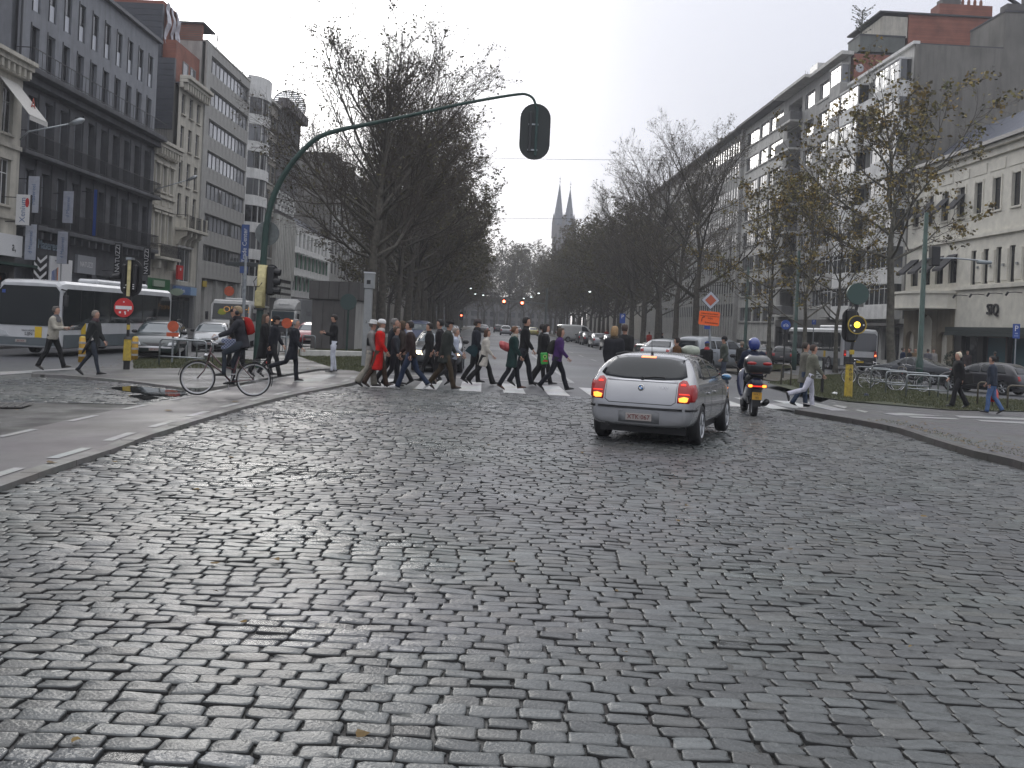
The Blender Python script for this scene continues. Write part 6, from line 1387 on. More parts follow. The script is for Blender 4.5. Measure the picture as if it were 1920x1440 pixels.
# ------------------------------------------------------------------ vehicles
# local frame of a vehicle: +Y is forward, rear bumper at y=0, x to the right, z=0 the road
def shell(st, belt=0.93, sub=2, arches=(), W=0.875, arch_r=0.35, mats=None, tumble=0.30, H=1.42, arch_z=0.31):
    """st: stations (y, z_bottom, z_top, half_width)"""
    secs = []
    for y, zb, zt, w in st:
        bz = min(belt, zt-0.035); roof = max(0.0, (zt-belt))/(H-belt); wt = w*(1-tumble*max(0, min(1, roof))) if zt > belt else w*0.86
        mid = zb+(bz-zb)*0.5
        half = [(0, zb), (w*0.80, zb), (w*0.975, zb+(bz-zb)*0.14), (w, mid), (w*0.985, bz-0.06*(bz-zb)), (w*0.955, bz+0.0)]
        if zt > belt+0.05: half += [((w*0.955+wt)/2+0.012, (bz+zt)/2), (wt, zt-0.07*roof-0.02), (wt*0.80, zt-0.008), (0, zt+0.012)]
        else: half += [(w*0.90, bz+(zt-bz)*0.55), (w*0.83, bz+(zt-bz)*0.85), (w*0.6, zt), (0, zt+0.01)]
        ring = [(x, y, z) for x, z in half]+[(-x, y, z) for x, z in reversed(half[1:-1])]
        secs.append(ring)
    b = MB(); b.loft(secs); me = b.mesh('body', mats)
    me = evaluated(me, [('SUBSURF', dict(levels=sub, render_levels=sub))])
    if arches:
        c = MB()
        for y in arches:
            for s_ in (-1, 1): c.lathe([(arch_r, s_*(W-0.24)), (arch_r, s_*(W+0.2))], 28, 'x', (0, y, arch_z), cap=True)
        cm = c.mesh('cutter', [mats[0], BLACK]); cm.polygons.foreach_set('material_index', [1]*len(cm.polygons))
        co = bpy.data.objects.new('cutter', cm)
        me = evaluated(me, [('BOOLEAN', dict(object=co, operation='DIFFERENCE', solver='EXACT'))]); bpy.data.objects.remove(co)
    for p in me.polygons: p.use_smooth = abs(p.normal.z) < 2
    try: me.set_sharp_from_angle(angle=radians(38))
    except Exception: pass
    bm = bmesh.new(); bm.from_mesh(me); bv = BVHTree.FromBMesh(bm); bm.free()
    return me, bv
def patch(bv, poly, axis, off=0.006, rings=4, name='panel', m=None, parent=None, thick=None, dens=10, mesh_only=False):
    """closed outline in a side (y,z) or end (x,z) view laid onto the body surface"""
    P = []
    n0 = len(poly)
    for i in range(n0):
        a, c = Vector(poly[i]), Vector(poly[(i+1) % n0]); k = max(1, int((c-a).length*dens))
        for j in range(k): P.append(a.lerp(c, j/k))
    cx = sum(p.x for p in P)/len(P); cy = sum(p.y for p in P)/len(P); C = Vector((cx, cy))
    def hit(p):
        if axis in ('+x', '-x'):
            s_ = 1 if axis == '+x' else -1; o = Vector((s_*3, p.x, p.y)); d = Vector((-s_, 0, 0))
        elif axis in ('rear', 'front'):
            s_ = -1 if axis == 'rear' else 1; o = Vector((p.x, (-3 if s_ < 0 else 12), p.y)); d = Vector((0, -s_, 0))
        else: o = Vector((p.x, p.y, 5)); d = Vector((0, 0, -1))
        h, nn, _, _ = bv.ray_cast(o, d)
        if h is None: return None, d
        if nn.dot(d) > 0: nn = -nn
        return h, nn
    b = MB(); idx = []; good = True; vs = []; last = None
    for r in range(rings, 0, -1):
        row = []
        for p in P:
            h, nn = hit(C+(p-C)*(r/rings))
            if h is None: h, nn = (last if last else (Vector((0, 0, 0)), Vector((0, 0, 1))))
            last = (h, nn); row.append(h+nn*off)
        vs += row
    h, nn = hit(C); h = h if h is not None else vs[-1]; vs.append(h+nn*off); n = len(P)
    # rim going back into the body gives the piece its thickness
    rim = []
    for i, p in enumerate(P): h, nn = hit(p); rim.append((vs[i]-(nn*(off+0.004))) if h is not None else vs[i])
    base = len(vs); vs += rim
    fs = [(r*n+i, r*n+(i+1) % n, (r+1)*n+(i+1) % n, (r+1)*n+i) for r in range(rings-1) for i in range(n)]
    fs += [((rings-1)*n+i, (rings-1)*n+(i+1) % n, rings*n) for i in range(n)]+[(i, base+i, base+(i+1) % n, (i+1) % n) for i in range(n)]
    b.add(vs, fs); me = b.mesh(name, m, smooth=True)
    if mesh_only: return me
    return link(name, me, parent)
def wheel(parent, x, y, R_=0.315, w=0.20, spokes=5, rimm=RIM, side=1, z=None, steer=0.0):
    z = R_ if z is None else z
    b = MB(); b.lathe([(R_*0.66, -w/2+0.01), (R_*0.90, -w/2), (R_*0.985, -w/2+0.03), (R_, -w/4), (R_, w/4), (R_*0.985, w/2-0.03), (R_*0.90, w/2), (R_*0.66, w/2-0.01), (R_*0.66, -w/2+0.01)], 28, 'x')
    t = b.obj('wheel', RUBBER, parent, smooth=True, loc=(x, y, z), rot=(0, 0, steer))
    o = w/2*side; q = MB(); q.lathe([(R_*0.67, o-0.02*side), (R_*0.66, o+0.002*side), (R_*0.60, o-0.03*side), (R_*0.60, -o*0.8)], 28, 'x')
    q.lathe([(0.001, o-0.012*side), (R_*0.15, o-0.012*side), (R_*0.17, o-0.05*side)], 14, 'x')
    for i in range(spokes):
        for da in (-0.11, 0.11):
            a = 2*pi*i/spokes+da*0.6; a2 = 2*pi*i/spokes+da; c1 = (o-0.03*side, R_*0.13*cos(a), R_*0.13*sin(a)); c2 = (o-0.025*side, R_*0.61*cos(a2), R_*0.61*sin(a2)); q.tube([c1, c2], [0.022, 0.016], 4)
    q.obj('rim', rimm, t); d = MB(); d.lathe([(0.001, o-0.09*side), (R_*0.55, o-0.09*side)], 20, 'x'); d.obj('brake_disc', mat('brake_disc', (0.05, 0.05, 0.05), 0.5, 0.6), t)
    return t
def plate_text(parent, x, y, z, txt, col=WHITEP, tc=None, w=0.34, h=0.105, rz=0.0, rx=0.0, sz=0.085):
    o = E('number_plate', (x, y, z), rz, parent=parent); _tree.setdefault(parent.name, []).append(o); b = MB(); b.bbox(-w/2, w/2, -0.012, 0.004, -h/2, h/2, 0.004); pl = b.mesh('plate', col); bpy.data.objects.remove(o)
    _tree[parent.name].pop(); o = link('number_plate', pl, parent, loc=(x, y, z), rot=(rx, 0, rz))
    me = text_mesh(txt, sz, tc or mat('plate_red', (0.14, 0.02, 0.02), 0.5), 0.002); me.transform(Matrix(((1, 0, 0), (0, 0, -1), (0, 1, 0))).to_4x4()); link('lettering', me, o, loc=(0, -0.014, 0)); return o
PLW = mat('belgian_plate', (0.32, 0.29, 0.27), 0.45)

# ---- the silver hatchback
SILV = mat('silver_paint', (0.34, 0.345, 0.355), 0.27, 0.55, coat=0.8, nscale=2, namt=0.04, dirt=0.06)
st = [(0.00, 0.34, 0.60, 0.64), (0.03, 0.30, 0.74, 0.76), (0.10, 0.27, 0.93, 0.822), (0.20, 0.25, 1.02, 0.852), (0.36, 0.24, 1.20, 0.872), (0.54, 0.23, 1.345, 0.875), (0.80, 0.22, 1.395, 0.875), (1.4, 0.21, 1.425, 0.875), (2.0, 0.21, 1.41, 0.875), (2.45, 0.21, 1.33, 0.875), (2.85, 0.21, 1.13, 0.875), (3.15, 0.21, 0.985, 0.872), (3.6, 0.22, 0.92, 0.862), (3.95, 0.24, 0.83, 0.83), (4.15, 0.28, 0.70, 0.76), (4.24, 0.34, 0.56, 0.64)]
WB0, WB1 = 0.80, 3.46
me, bv = shell(st, belt=0.99, tumble=0.25, arches=(WB0, WB1), mats=[SILV, BLACK], W=0.875, arch_r=0.345, arch_z=0.315)
wl = gp(1131, 821); wr = gp(1304, 833)       # rear tyre contact points in the picture
wf = gp(1362, 817)
mid = (wl+wr)/2; fwd = Vector((wf.x-wr.x, wf.y-wr.y)); hd = atan2(-(wf.x-wr.x), wf.y-wr.y)
HD = radians(-20.5) 
print('car heading from pixels', math.degrees(hd), 'dist', (wf-wr).length, 'track', (wl-wr).length)
fw = Vector((-sin(HD), cos(HD))); org = mid.xy-fw*WB0
CAR = E('silver_hatchback', (org.x, org.y, G(org.x, org.y)+0.01), HD, 'silver five-door hatchback with lit brake lights waiting on the cobbles', 'car')
CAR.scale = (0.955, 0.955, 0.985)
body = link('body', me, CAR)
SEAM = mat('panel_gap', (0.008, 0.008, 0.008), 0.6)
rw = patch(bv, [(-0.62, 1.035), (-0.70, 1.075), (-0.64, 1.22), (-0.58, 1.315), (-0.4, 1.345), (0, 1.352), (0.4, 1.345), (0.58, 1.315), (0.64, 1.22), (0.70, 1.075), (0.62, 1.035), (0.3, 1.01), (-0.3, 1.01)], 'rear', 0.015, rings=6, name='rear_window', m=GLASSD, parent=CAR)
SEATD = mat('seat_fabric', (0.03, 0.03, 0.032), 0.8)
for s_, ax in ((1, '+x'), (-1, '-x')):
    sw = patch(bv, [(0.72, 1.05), (0.70, 1.09), (0.84, 1.21), (1.05, 1.305), (1.5, 1.335), (2.0, 1.32), (2.3, 1.27), (2.62, 1.14), (2.80, 1.035), (2.2, 1.005), (1.2, 1.015)], ax, 0.008, name='side_window', m=GLASSD, parent=CAR)
    for y0, y1 in ((1.02, 1.07), (1.62, 1.72)): patch(bv, [(y0, 1.015), (y1, 1.015), (y1-0.02, 1.31), (y0-0.02, 1.31)], ax, 0.011, 2, 'window_pillar', BLACK, CAR)
    for y0 in (1.66, 2.80, 0.98): patch(bv, [(y0, 0.30 if y0 != 0.98 else 0.62), (y0+0.012, 0.30 if y0 != 0.98 else 0.62), (y0+0.012, 0.95), (y0, 0.95)], ax, 0.002, 2, 'door_gap', SEAM, CAR)
    patch(bv, [(1.05, 0.30), (2.80, 0.29), (2.80, 0.302), (1.05, 0.312)], ax, 0.002, 2, 'door_gap', SEAM, CAR)
    for y0 in (1.22, 1.84+0.02):
        h, n_, _, _ = bv.ray_cast(Vector((s_*3, y0+0.1, 0.80)), Vector((-s_, 0, 0))); b = MB(); b.bbox(min(h.x, h.x+s_*0.04), max(h.x, h.x+s_*0.04), y0, y0+0.19, 0.785, 0.812, 0.008); b.obj('door_handle', SILV, CAR)
    patch(bv, [(1.15, 0.50), (3.0, 0.56), (3.0, 0.572), (1.15, 0.512)], ax, 0.004, 2, 'crease_line', SILV, CAR)
    h, _, _, _ = bv.ray_cast(Vector((s_*3, 2.62, 1.0)), Vector((-s_, 0, 0))); b = MB(); b.ell((h.x+s_*0.12, 2.62, 1.02), (0.10, 0.06, 0.062), 12, 8); mo = b.obj('wing_mirror', SILV, CAR, smooth=True)
    b = MB(); b.ell((h.x+s_*0.12, 2.565, 1.02), (0.085, 0.022, 0.05), 12, 8); b.obj('mirror_glass', mat('mirror_blue', (0.10, 0.20, 0.32), 0.06, 0.9), mo, smooth=True)
    # lamp units wrap round the corner
    P_ = [(s_*x, z) for x, z in ((0.60, 0.68), (0.59, 0.97), (0.65, 1.02), (0.71, 1.01), (0.79, 0.90), (0.81, 0.76), (0.775, 0.68))]
    tl = patch(bv, P_, 'rear', 0.014, name='tail_light', m=TAILR, parent=CAR, dens=14)
    ts = patch(bv, [(0.085, 0.70), (0.10, 0.90), (0.15, 0.99), (0.25, 0.96), (0.33, 0.86), (0.29, 0.76), (0.18, 0.70)], ax, 0.016, name='tail_light', m=TAILR, parent=CAR, dens=14)
    patch(bv, [(s_*x, z) for x, z in ((0.63, 0.70), (0.62, 0.75), (0.70, 0.775), (0.76, 0.765), (0.75, 0.71), (0.72, 0.695))], 'rear', 0.022, name='lit_brake_lamp', m=BRAKE, parent=tl, dens=14)
    patch(bv, [(s_*x, z) for x, z in ((0.63, 0.935), (0.63, 0.955), (0.67, 0.965), (0.71, 0.955), (0.71, 0.935))], 'rear', 0.021, name='lit_side_lamp', m=BRAKE2, parent=tl, dens=14)
    patch(bv, [(s_*x, z) for x, z in ((0.62, 0.80), (0.62, 0.82), (0.77, 0.82), (0.78, 0.80))], 'rear', 0.020, name='lit_glow_band', m=BRAKE2, parent=tl, dens=14)
    wheel(CAR, s_*0.775, WB0, 0.315, 0.205, 7, side=s_); wheel(CAR, s_*0.775, WB1, 0.315, 0.205, 7, side=s_, steer=radians(0))
# brake light, tailgate seams, bumper strip, badge, wiper, plate, aerial
patch(bv, [(-0.12, 1.325), (0.12, 1.325), (0.12, 1.345), (-0.12, 1.345)], 'rear', 0.018, 2, 'lit_centre_brake_light', mat('lit_red_strip', (0.8, 0.1, 0.05), 0.3, emit=(1.0, 0.22, 0.08, 3)), CAR)
patch(bv, [(-0.56, 0.975), (0.56, 0.975), (0.56, 0.997), (-0.56, 0.997)], 'rear', 0.010, 2, 'chrome_strip', mat('bright_paint_edge', (0.6, 0.6, 0.62), 0.3, 0.5), CAR)
for poly in ([(-0.575, 0.68), (-0.567, 0.68), (-0.567, 0.99), (-0.575, 0.99)], [(0.567, 0.68), (0.575, 0.68), (0.575, 0.99), (0.567, 0.99)], [(-0.51, 0.635), (0.51, 0.635), (0.51, 0.645), (-0.51, 0.645)], [(-0.575, 0.685), (-0.51, 0.637), (-0.50, 0.643), (-0.567, 0.69)], [(0.575, 0.685), (0.51, 0.637), (0.50, 0.643), (0.567, 0.69)]): patch(bv, poly, 'rear', 0.003, 2, 'tailgate_gap', SEAM, CAR)
patch(bv, [(-0.79, 0.555), (-0.4, 0.552), (0.4, 0.552), (0.79, 0.555), (0.79, 0.592), (0.4, 0.588), (-0.4, 0.588), (-0.79, 0.592)], 'rear', 0.014, 5, 'bumper_strip', BLACK, CAR)
for ax in ('+x', '-x'): patch(bv, [(0.03, 0.555), (0.34, 0.558), (0.34, 0.594), (0.03, 0.592)], ax, 0.013, 4, 'bumper_strip', BLACK, CAR)
patch(bv, [(-0.33, 0.345), (0.33, 0.345), (0.33, 0.515), (-0.33, 0.515)], 'rear', 0.004, 2, 'plate_recess', mat('recess_grey', (0.16, 0.165, 0.17), 0.5), CAR)
h, _, _, _ = bv.ray_cast(Vector((0, -3, 0.43)), Vector((0, 1, 0))); plate_text(CAR, 0, h.y-0.012, 0.43, 'XTK·067', PLW, sz=0.098, w=0.42, h=0.11)
h, n_, _, _ = bv.ray_cast(Vector((0, -3, 0.88)), Vector((0, 1, 0))); b = MB(); b.lathe([(0.001, -0.014), (0.045, -0.012), (0.05, 0.0)], 20, 'y'); bd = b.obj('badge', BLACK, CAR, loc=(0, h.y, 0.88), rot=(radians(-14), 0, 0))
for k, m_ in enumerate((mat('badge_white', (.7, .7, .7), .4), mat('badge_blue', (.05, .2, .5), .4), mat('badge_white', (.7, .7, .7), .4), mat('badge_blue', (.05, .2, .5), .4))):
    b = MB(); b.prism([(0, 0)]+[(0.030*cos(pi/2*k+pi/2*i/5), 0.030*sin(pi/2*k+pi/2*i/5)) for i in range(6)], -0.019, -0.0145); b.obj('badge_quarter', m_, bd)
b = MB(); b.lathe([(0.042, -0.02), (0.05, -0.016), (0.048, -0.010)], 20, 'y'); b.obj('badge_ring', CHROME, bd)
h, _, _, _ = bv.ray_cast(Vector((0.36, -3, 0.89)), Vector((0, 1, 0))); b = MB()
me2 = text_mesh('118d', 0.07, CHROME, 0.003); me2.transform(Matrix(((1, 0, 0), (0, 0, -1), (0, 1, 0))).to_4x4()); link('model_lettering', me2, CAR, loc=(0.36, h.y-0.006, 0.89), rot=(radians(-14), 0, 0))
b = MB(); hy = [bv.ray_cast(Vector((x, -3, z)), Vector((0, 1, 0)))[0] for x, z in ((0.0, 1.03), (0.2, 1.055), (0.36, 1.05))]; b.tube([(p.x, p.y-0.03, p.z) for p in hy], 0.012, 5); b.lathe([(0.03, -0.05), (0.03, 0.0)], 10, 'y', (hy[0].x, hy[0].y, hy[0].z-0.01), cap=True); b.obj('wiper', BLACK, CAR)
b = MB(); b.ell((0, 0.78, 1.41), (0.028, 0.05, 0.025), 8, 5); b.tube([(0, 0.76, 1.41), (-0.0, 0.70, 1.60)], 0.005, 4); b.obj('aerial', BLACK, CAR)
b = MB(); b.tube([(-0.52, 0.02, 0.30), (-0.52, 0.3, 0.30)], 0.035, 12); b.obj('exhaust_pipe', mat('exhaust_dark', (0.04, 0.04, 0.04), 0.4, 0.7), CAR)
b = MB(); b.box(-0.70, 0.70, 0.3, 4.0, 0.17, 0.28); b.obj('underbody', BLACK, CAR)
for s_ in (-1, 1): b = MB(); b.tube([(s_*0.585, 0.62, 1.372), (s_*0.60, 1.4, 1.40), (s_*0.585, 2.2, 1.37)], 0.008, 4); b.obj('roof_seam', SEAM, CAR)

# ---- generic cars
def gencar(kind, paintm, label, group=None, plate_f=None, lit_tail=False, lit_head=False, rails=False, scoop=False, roofm=None, name='parked_car'):
    K = dict(
        hatch=(3.95, 0.83, 1.46, [(0, .34, .58, .68), (.04, .28, .84, .79), (.14, .25, 1.0, .82), (.34, .23, 1.28, .83), (.55, .22, 1.42, .83), (1.3, .21, 1.46, .83), (2.0, .21, 1.43, .83), (2.45, .21, 1.28, .83), (2.9, .21, 1.0, .83), (3.4, .22, .90, .81), (3.75, .26, .78, .76), (3.95, .34, .56, .62)], 0.72, 3.2),
        sedan=(4.6, 0.88, 1.43, [(0, .36, .62, .70), (.05, .28, .90, .82), (.25, .25, .99, .86), (.85, .22, 1.03, .88), (1.35, .21, 1.30, .88), (1.75, .21, 1.42, .88), (2.4, .21, 1.43, .88), (2.8, .21, 1.30, .88), (3.3, .21, 1.0, .88), (3.9, .22, .92, .86), (4.4, .26, .80, .80), (4.6, .34, .58, .66)], 0.98, 3.75),
        wagon=(4.45, 0.86, 1.50, [(0, .36, .62, .70), (.04, .28, .92, .81), (.12, .25, 1.05, .84), (.32, .23, 1.36, .86), (.5, .22, 1.46, .86), (1.4, .21, 1.50, .86), (2.3, .21, 1.48, .86), (2.75, .21, 1.32, .86), (3.2, .21, 1.02, .86), (3.8, .22, .95, .85), (4.2, .26, .84, .80), (4.45, .34, .60, .66)], 0.85, 3.6),
        mpv=(4.66, 0.93, 1.73, [(0, .36, .70, .78), (.04, .28, 1.0, .88), (.12, .25, 1.25, .91), (.26, .23, 1.58, .93), (.42, .22, 1.70, .93), (1.5, .21, 1.74, .93), (2.6, .21, 1.70, .93), (3.1, .21, 1.46, .93), (3.7, .21, 1.12, .92), (4.2, .24, .98, .88), (4.5, .28, .80, .80), (4.66, .36, .58, .68)], 0.85, 3.75),
        van=(4.8, 0.95, 2.1, [(0, .40, .9, .86), (.03, .32, 1.5, .93), (.08, .28, 2.02, .94), (.3, .26, 2.10, .95), (2.4, .25, 2.10, .95), (3.2, .25, 2.05, .95), (3.6, .25, 1.75, .95), (4.0, .25, 1.25, .94), (4.5, .28, 1.08, .90), (4.8, .36, .7, .78)], 0.9, 3.9))[kind]
    L_, W_, H_, st, wb0, wb1 = K; belt = dict(hatch=.92, sedan=.95, wagon=.97, mpv=1.08, van=1.22)[kind]
    me, bv = shell(st, belt=belt, arches=(wb0, wb1), mats=[paintm, BLACK], W=W_, H=H_, arch_r=0.345, arch_z=0.315, sub=2, tumble=0.27 if kind != 'van' else 0.10)
    r = E(name, (0, 0, 0), 0, label, 'car' if kind != 'van' else 'van', group); link('body', me, r)
    zt = H_; s1 = [s for s in st if s[2] > belt+0.2]; ya, yb = s1[0][0], s1[-1][0]
    tw = 1-(0.27 if kind != 'van' else 0.10); wt = W_*tw
    zr0 = belt+0.05; zr1 = min(H_-0.12, belt+0.42 if kind != 'van' else H_-0.2)
    patch(bv, [(-W_*0.80, zr0), (W_*0.80, zr0), (wt*0.88, zr1), (-wt*0.88, zr1)], 'rear', 0.007, 4, 'rear_window', GLASSD, r)
    patch(bv, [(-W_*0.84, zr0), (W_*0.84, zr0), (wt*0.90, zr1), (-wt*0.90, zr1)], 'front', 0.007, 4, 'windscreen', GLASSL, r)
    for s_, ax in ((1, '+x'), (-1, '-x')):
        y0 = ya+(0.25 if kind != 'van' else 2.6); y1 = yb+0.02; sl = (H_-belt)*0.55
        for q0, q1 in (((y0, y0+(y1-y0)*0.30), (y0+(y1-y0)*0.33, y0+(y1-y0)*0.63)) if kind != 'van' else ())+((y0+(y1-y0)*0.66, y1) if kind != 'van' else (y0, y1),):
            first, last_ = q0 == y0, q1 == y1
            patch(bv, [(q0, zr0), (q1, zr0), (q1-(sl if last_ else 0.02), zr1+0.01), (q0+(0.18 if first and kind != 'van' else 0.0), zr1+0.01)], ax, 0.007, 3, 'side_window', GLASSD, r)
        for yy in (y0+(y1-y0)*0.31, y0+(y1-y0)*0.64): patch(bv, [(yy, 0.3), (yy+0.014, 0.3), (yy+0.014, belt), (yy, belt)], ax, 0.002, 2, 'door_gap', SEAM, r); h, _, _, _ = bv.ray_cast(Vector((s_*3, yy-0.2, belt-0.13)), Vector((-s_, 0, 0))); b = MB(); b.bbox(min(h.x, h.x+s_*.035), max(h.x, h.x+s_*.035), yy-0.28, yy-0.1, belt-0.145, belt-0.12, 0.006); b.obj('door_handle', BLACK, r)
        h, _, _, _ = bv.ray_cast(Vector((s_*3, yb-0.05, belt+0.05)), Vector((-s_, 0, 0)))
        if h is not None: b = MB(); b.ell((h.x+s_*0.1, yb-0.05, belt+0.08), (0.11, 0.06, 0.075), 10, 6); b.obj('wing_mirror', BLACK, r, smooth=True)
        tz = belt-0.25
        patch(bv, [(s_*W_*0.66, tz), (s_*W_*0.90, tz), (s_*W_*0.90, tz+0.2), (s_*W_*0.68, tz+0.2)], 'rear', 0.012, 3, 'tail_light', TAILR if not lit_tail else BRAKE2, r)
        hl = patch(bv, [(s_*W_*0.52, 0.58), (s_*W_*0.86, 0.60), (s_*W_*0.88, 0.72), (s_*W_*0.60, 0.70)], 'front', 0.012, 3, 'headlight', LITHEAD if lit_head else HEADL, r)
        wheel(r, s_*(W_-0.10), wb0, 0.31, 0.19, 6, side=s_); wheel(r, s_*(W_-0.10), wb1, 0.31, 0.19, 6, side=s_)
        if rails: b = MB(); b.tube([(s_*wt*0.9, ya+0.2, H_-0.02), (s_*wt*0.9, ya+0.35, H_+0.05), (s_*wt*0.9, yb-0.7, H_+0.04), (s_*wt*0.9, yb-0.55, H_-0.04)], 0.018, 6); b.obj('roof_rail', BLACK, r)
    patch(bv, [(-W_*0.42, 0.52), (W_*0.42, 0.52), (W_*0.45, 0.68), (-W_*0.45, 0.68)], 'front', 0.008, 3, 'grille', BLACK, r)
    patch(bv, [(-W_*0.6, 0.30), (W_*0.6, 0.30), (W_*0.62, 0.40), (-W_*0.62, 0.40)], 'front', 0.006, 3, 'lower_grille', BLACK, r)
    patch(bv, [(-W_*0.85, 0.36), (W_*0.85, 0.36), (W_*0.85, 0.42), (-W_*0.85, 0.42)], 'rear', 0.008, 3, 'bumper_strip', BLACK, r)
    h, _, _, _ = bv.ray_cast(Vector((0, 12, 0.45)), Vector((0, -1, 0))); plate_text(r, 0, h.y+0.014, 0.45, plate_f or 'TKA-412', PLW, rz=pi, w=0.34)
    h, _, _, _ = bv.ray_cast(Vector((0, -3, 0.70)), Vector((0, 1, 0))); plate_text(r, 0, h.y-0.014, 0.62 if kind != 'van' else 0.9, plate_f or 'BKX-280', PLW)
    if scoop: b = MB(); b.bbox(-0.22, 0.22, yb+0.28, yb+0.62, 0.985, 1.05, 0.02); b.obj('bonnet_scoop', paintm, r); b = MB(); b.box(-0.19, 0.19, yb+0.61, yb+0.625, 1.0, 1.04); b.obj('scoop_opening', BLACK, r); patch(bv, [(-W_*0.8, 0.50), (W_*0.8, 0.50), (W_*0.8, 0.56), (-W_*0.8, 0.56)], 'front', 0.02, 3, 'chrome_bar', mat('bright_paint_edge', (0.6, 0.6, 0.62), 0.3, 0.5), r)
    b = MB(); b.box(-W_*0.8, W_*0.8, 0.35, L_-0.35, 0.17, 0.28); b.obj('underbody', BLACK, r)
    if roofm: patch(bv, [(-wt*0.93, ya+0.3), (wt*0.93, ya+0.3), (wt*0.93, yb-0.75), (-wt*0.93, yb-0.75)], 'top', 0.004, 3, 'roof_panel', roofm, r)
    r['_len'] = L_; return r
def put(r, px, Y, heading, anchor='rear', h=0.0):
    """place so that the middle of the named end is under picture column px at depth Y"""
    p = xat(px, Y, h); f = Vector((-sin(heading), cos(heading))); L_ = r.get('_len', 4.4)
    o = Vector((p.x, p.y)) if anchor == 'rear' else Vector((p.x, p.y))-f*L_
    r.location = (o.x, o.y, G(o.x, o.y)+h); r.rotation_euler = (0, 0, heading); return r
DKBLUE, BLK, DGREY, WHT, LGT, DGRN, REDC, NAVY = paint((0.015, 0.03, 0.07)), paint((0.012, 0.012, 0.014)), paint((0.06, 0.065, 0.07), 0.3, 0.5), paint((0.55, 0.55, 0.54)), paint((0.30, 0.31, 0.32), 0.3, 0.5), paint((0.015, 0.035, 0.03)), paint((0.30, 0.01, 0.015)), paint((0.02, 0.035, 0.10))
RD = atan2(-KX, 1)   # heading along the avenue
# left side road traffic
c = gencar('wagon', paint((0.010, 0.022, 0.024)), 'dark green estate car with bonnet scoop and roof rails facing the camera at left', plate_f='1BY·617', rails=True, scoop=True); put(c, 287, 37.5, pi+radians(13), 'front')
c = gencar('hatch', LGT, 'pale silver hatchback standing behind the dark estate car'); put(c, 392, 47, pi+radians(13), 'front')
c = gencar('hatch', REDC, 'red small car with white roof facing the camera left of the kiosk', roofm=WHT); put(c, 578, 60, pi+radians(8), 'front')
c = gencar('hatch', WHT, 'white car roof showing behind the red small car'); put(c, 600, 70, pi+radians(6), 'front')
# oncoming grey car with its headlights on
c = gencar('sedan', DGREY, 'dark grey saloon with lit headlights behind the people on the crossing', lit_head=True, name='waiting_car'); put(c, 817, 34.2, pi+RD, 'front')
# parked behind the left trees
for px, Y, k, pm, lab in ((778, 62, 'mpv', NAVY, 'dark blue people carrier parked between the left tree trunks'), (842, 88, 'sedan', BLK, 'black saloon parked near the distant red light at left'), (836, 76, 'hatch', DGREY, 'dark grey hatchback beyond the dark blue people carrier')):
    c = gencar(k, pm, lab, 'cars parked along the left kerb'); put(c, px, Y, pi+RD, 'front')
# right row: parked along the kerb, tails towards the camera
protos = {}
def parked(kind, pm, px, Y, hd, lab, group, anchor='rear', **kw):
    key = (kind, pm.name)
    if key not in protos: protos[key] = c = gencar(kind, pm, lab, group, **kw)
    else: c = copy_tree(protos[key]); c['label'] = lab; c['group'] = group
    return put(c, px, Y, hd, anchor)
GPK = 'cars parked along the right kerb'
for px, Y, k, pm, lab in ((1152, 86, 'sedan', BLK, 'black saloon in the right kerb row just left of the dark tree trunk'), (1127, 97, 'sedan', LGT, 'silver saloon, nearest fully visible of the right kerb row'), (1108, 108, 'sedan', BLK, 'black saloon beyond the silver one in the right kerb row'), (1097, 117, 'hatch', DGREY, 'grey hatchback third along the right kerb row'), (1085, 128, 'mpv', LGT, 'silver van-like car in the right kerb row'), (1074, 140, 'sedan', BLK, 'black saloon farther along the right kerb row'), (1066, 152, 'hatch', DGREY, 'grey hatchback near the white minibus')):
    parked(k, pm, px, Y, RD, lab, GPK)
c = gencar('van', WHT, 'white minibus parked far along the right kerb'); put(c, 1046, 122, RD+radians(-72), 'rear')
for px, Y, k, pm, lab in ((948, 150, 'hatch', LGT, 'pale car driving away far down the avenue'), (968, 178, 'sedan', DGREY, 'grey car farthest down the avenue'), (934, 185, 'hatch', BLK, 'dark car far down the avenue at the left lane'), (905, 150, 'sedan', BLK, 'dark saloon parked far off at the left kerb'), (1000, 165, 'sedan', paint((0.35, 0.30, 0.05)), 'yellowish car far off right of the tall man')):
    parked(k, pm, px, Y, RD, lab, 'cars far down the avenue')
c = gencar('mpv', mat('grey_van_paint', (0.20, 0.215, 0.23), 0.3, 0.5, coat=.7), 'grey people carrier parked behind the silver hatchback'); put(c, 1282, 50, radians(-52), 'rear')
c = gencar('sedan', paint((0.40, 0.41, 0.42), 0.3, 0.4), 'silver saloon tail left of the grey people carrier'); put(c, 1226, 54, radians(-20), 'rear')
c = gencar('sedan', DGRN, 'dark green saloon behind the couple by the crossing'); put(c, 1196, 70, radians(-75), 'rear')
GPR = 'dark cars parked along the right side road'
for px, Y, k, pm, lab in ((1378, 80, 'hatch', DGREY, 'grey hatchback behind the man in the olive coat'), (1420, 78, 'sedan', BLK, 'black saloon behind the scooter rider'), (1466, 77, 'hatch', BLK, 'black hatchback right of the blue cycle sign'), (1500, 80, 'sedan', LGT, 'silver saloon beside the bus tail')):
    parked(k, pm, px, Y, radians(-20), lab, GPR, 'front' if False else 'rear')
c = gencar('sedan', paint((0.05, 0.055, 0.06), 0.25, 0.5), 'dark grey saloon parked between the green post and the blonde woman'); put(c, 1793, 54, radians(52), 'rear')
c = gencar('hatch', paint((0.016, 0.016, 0.02)), 'black hatchback with tall tail lights at the far right edge'); put(c, 1925, 46, radians(38), 'rear')

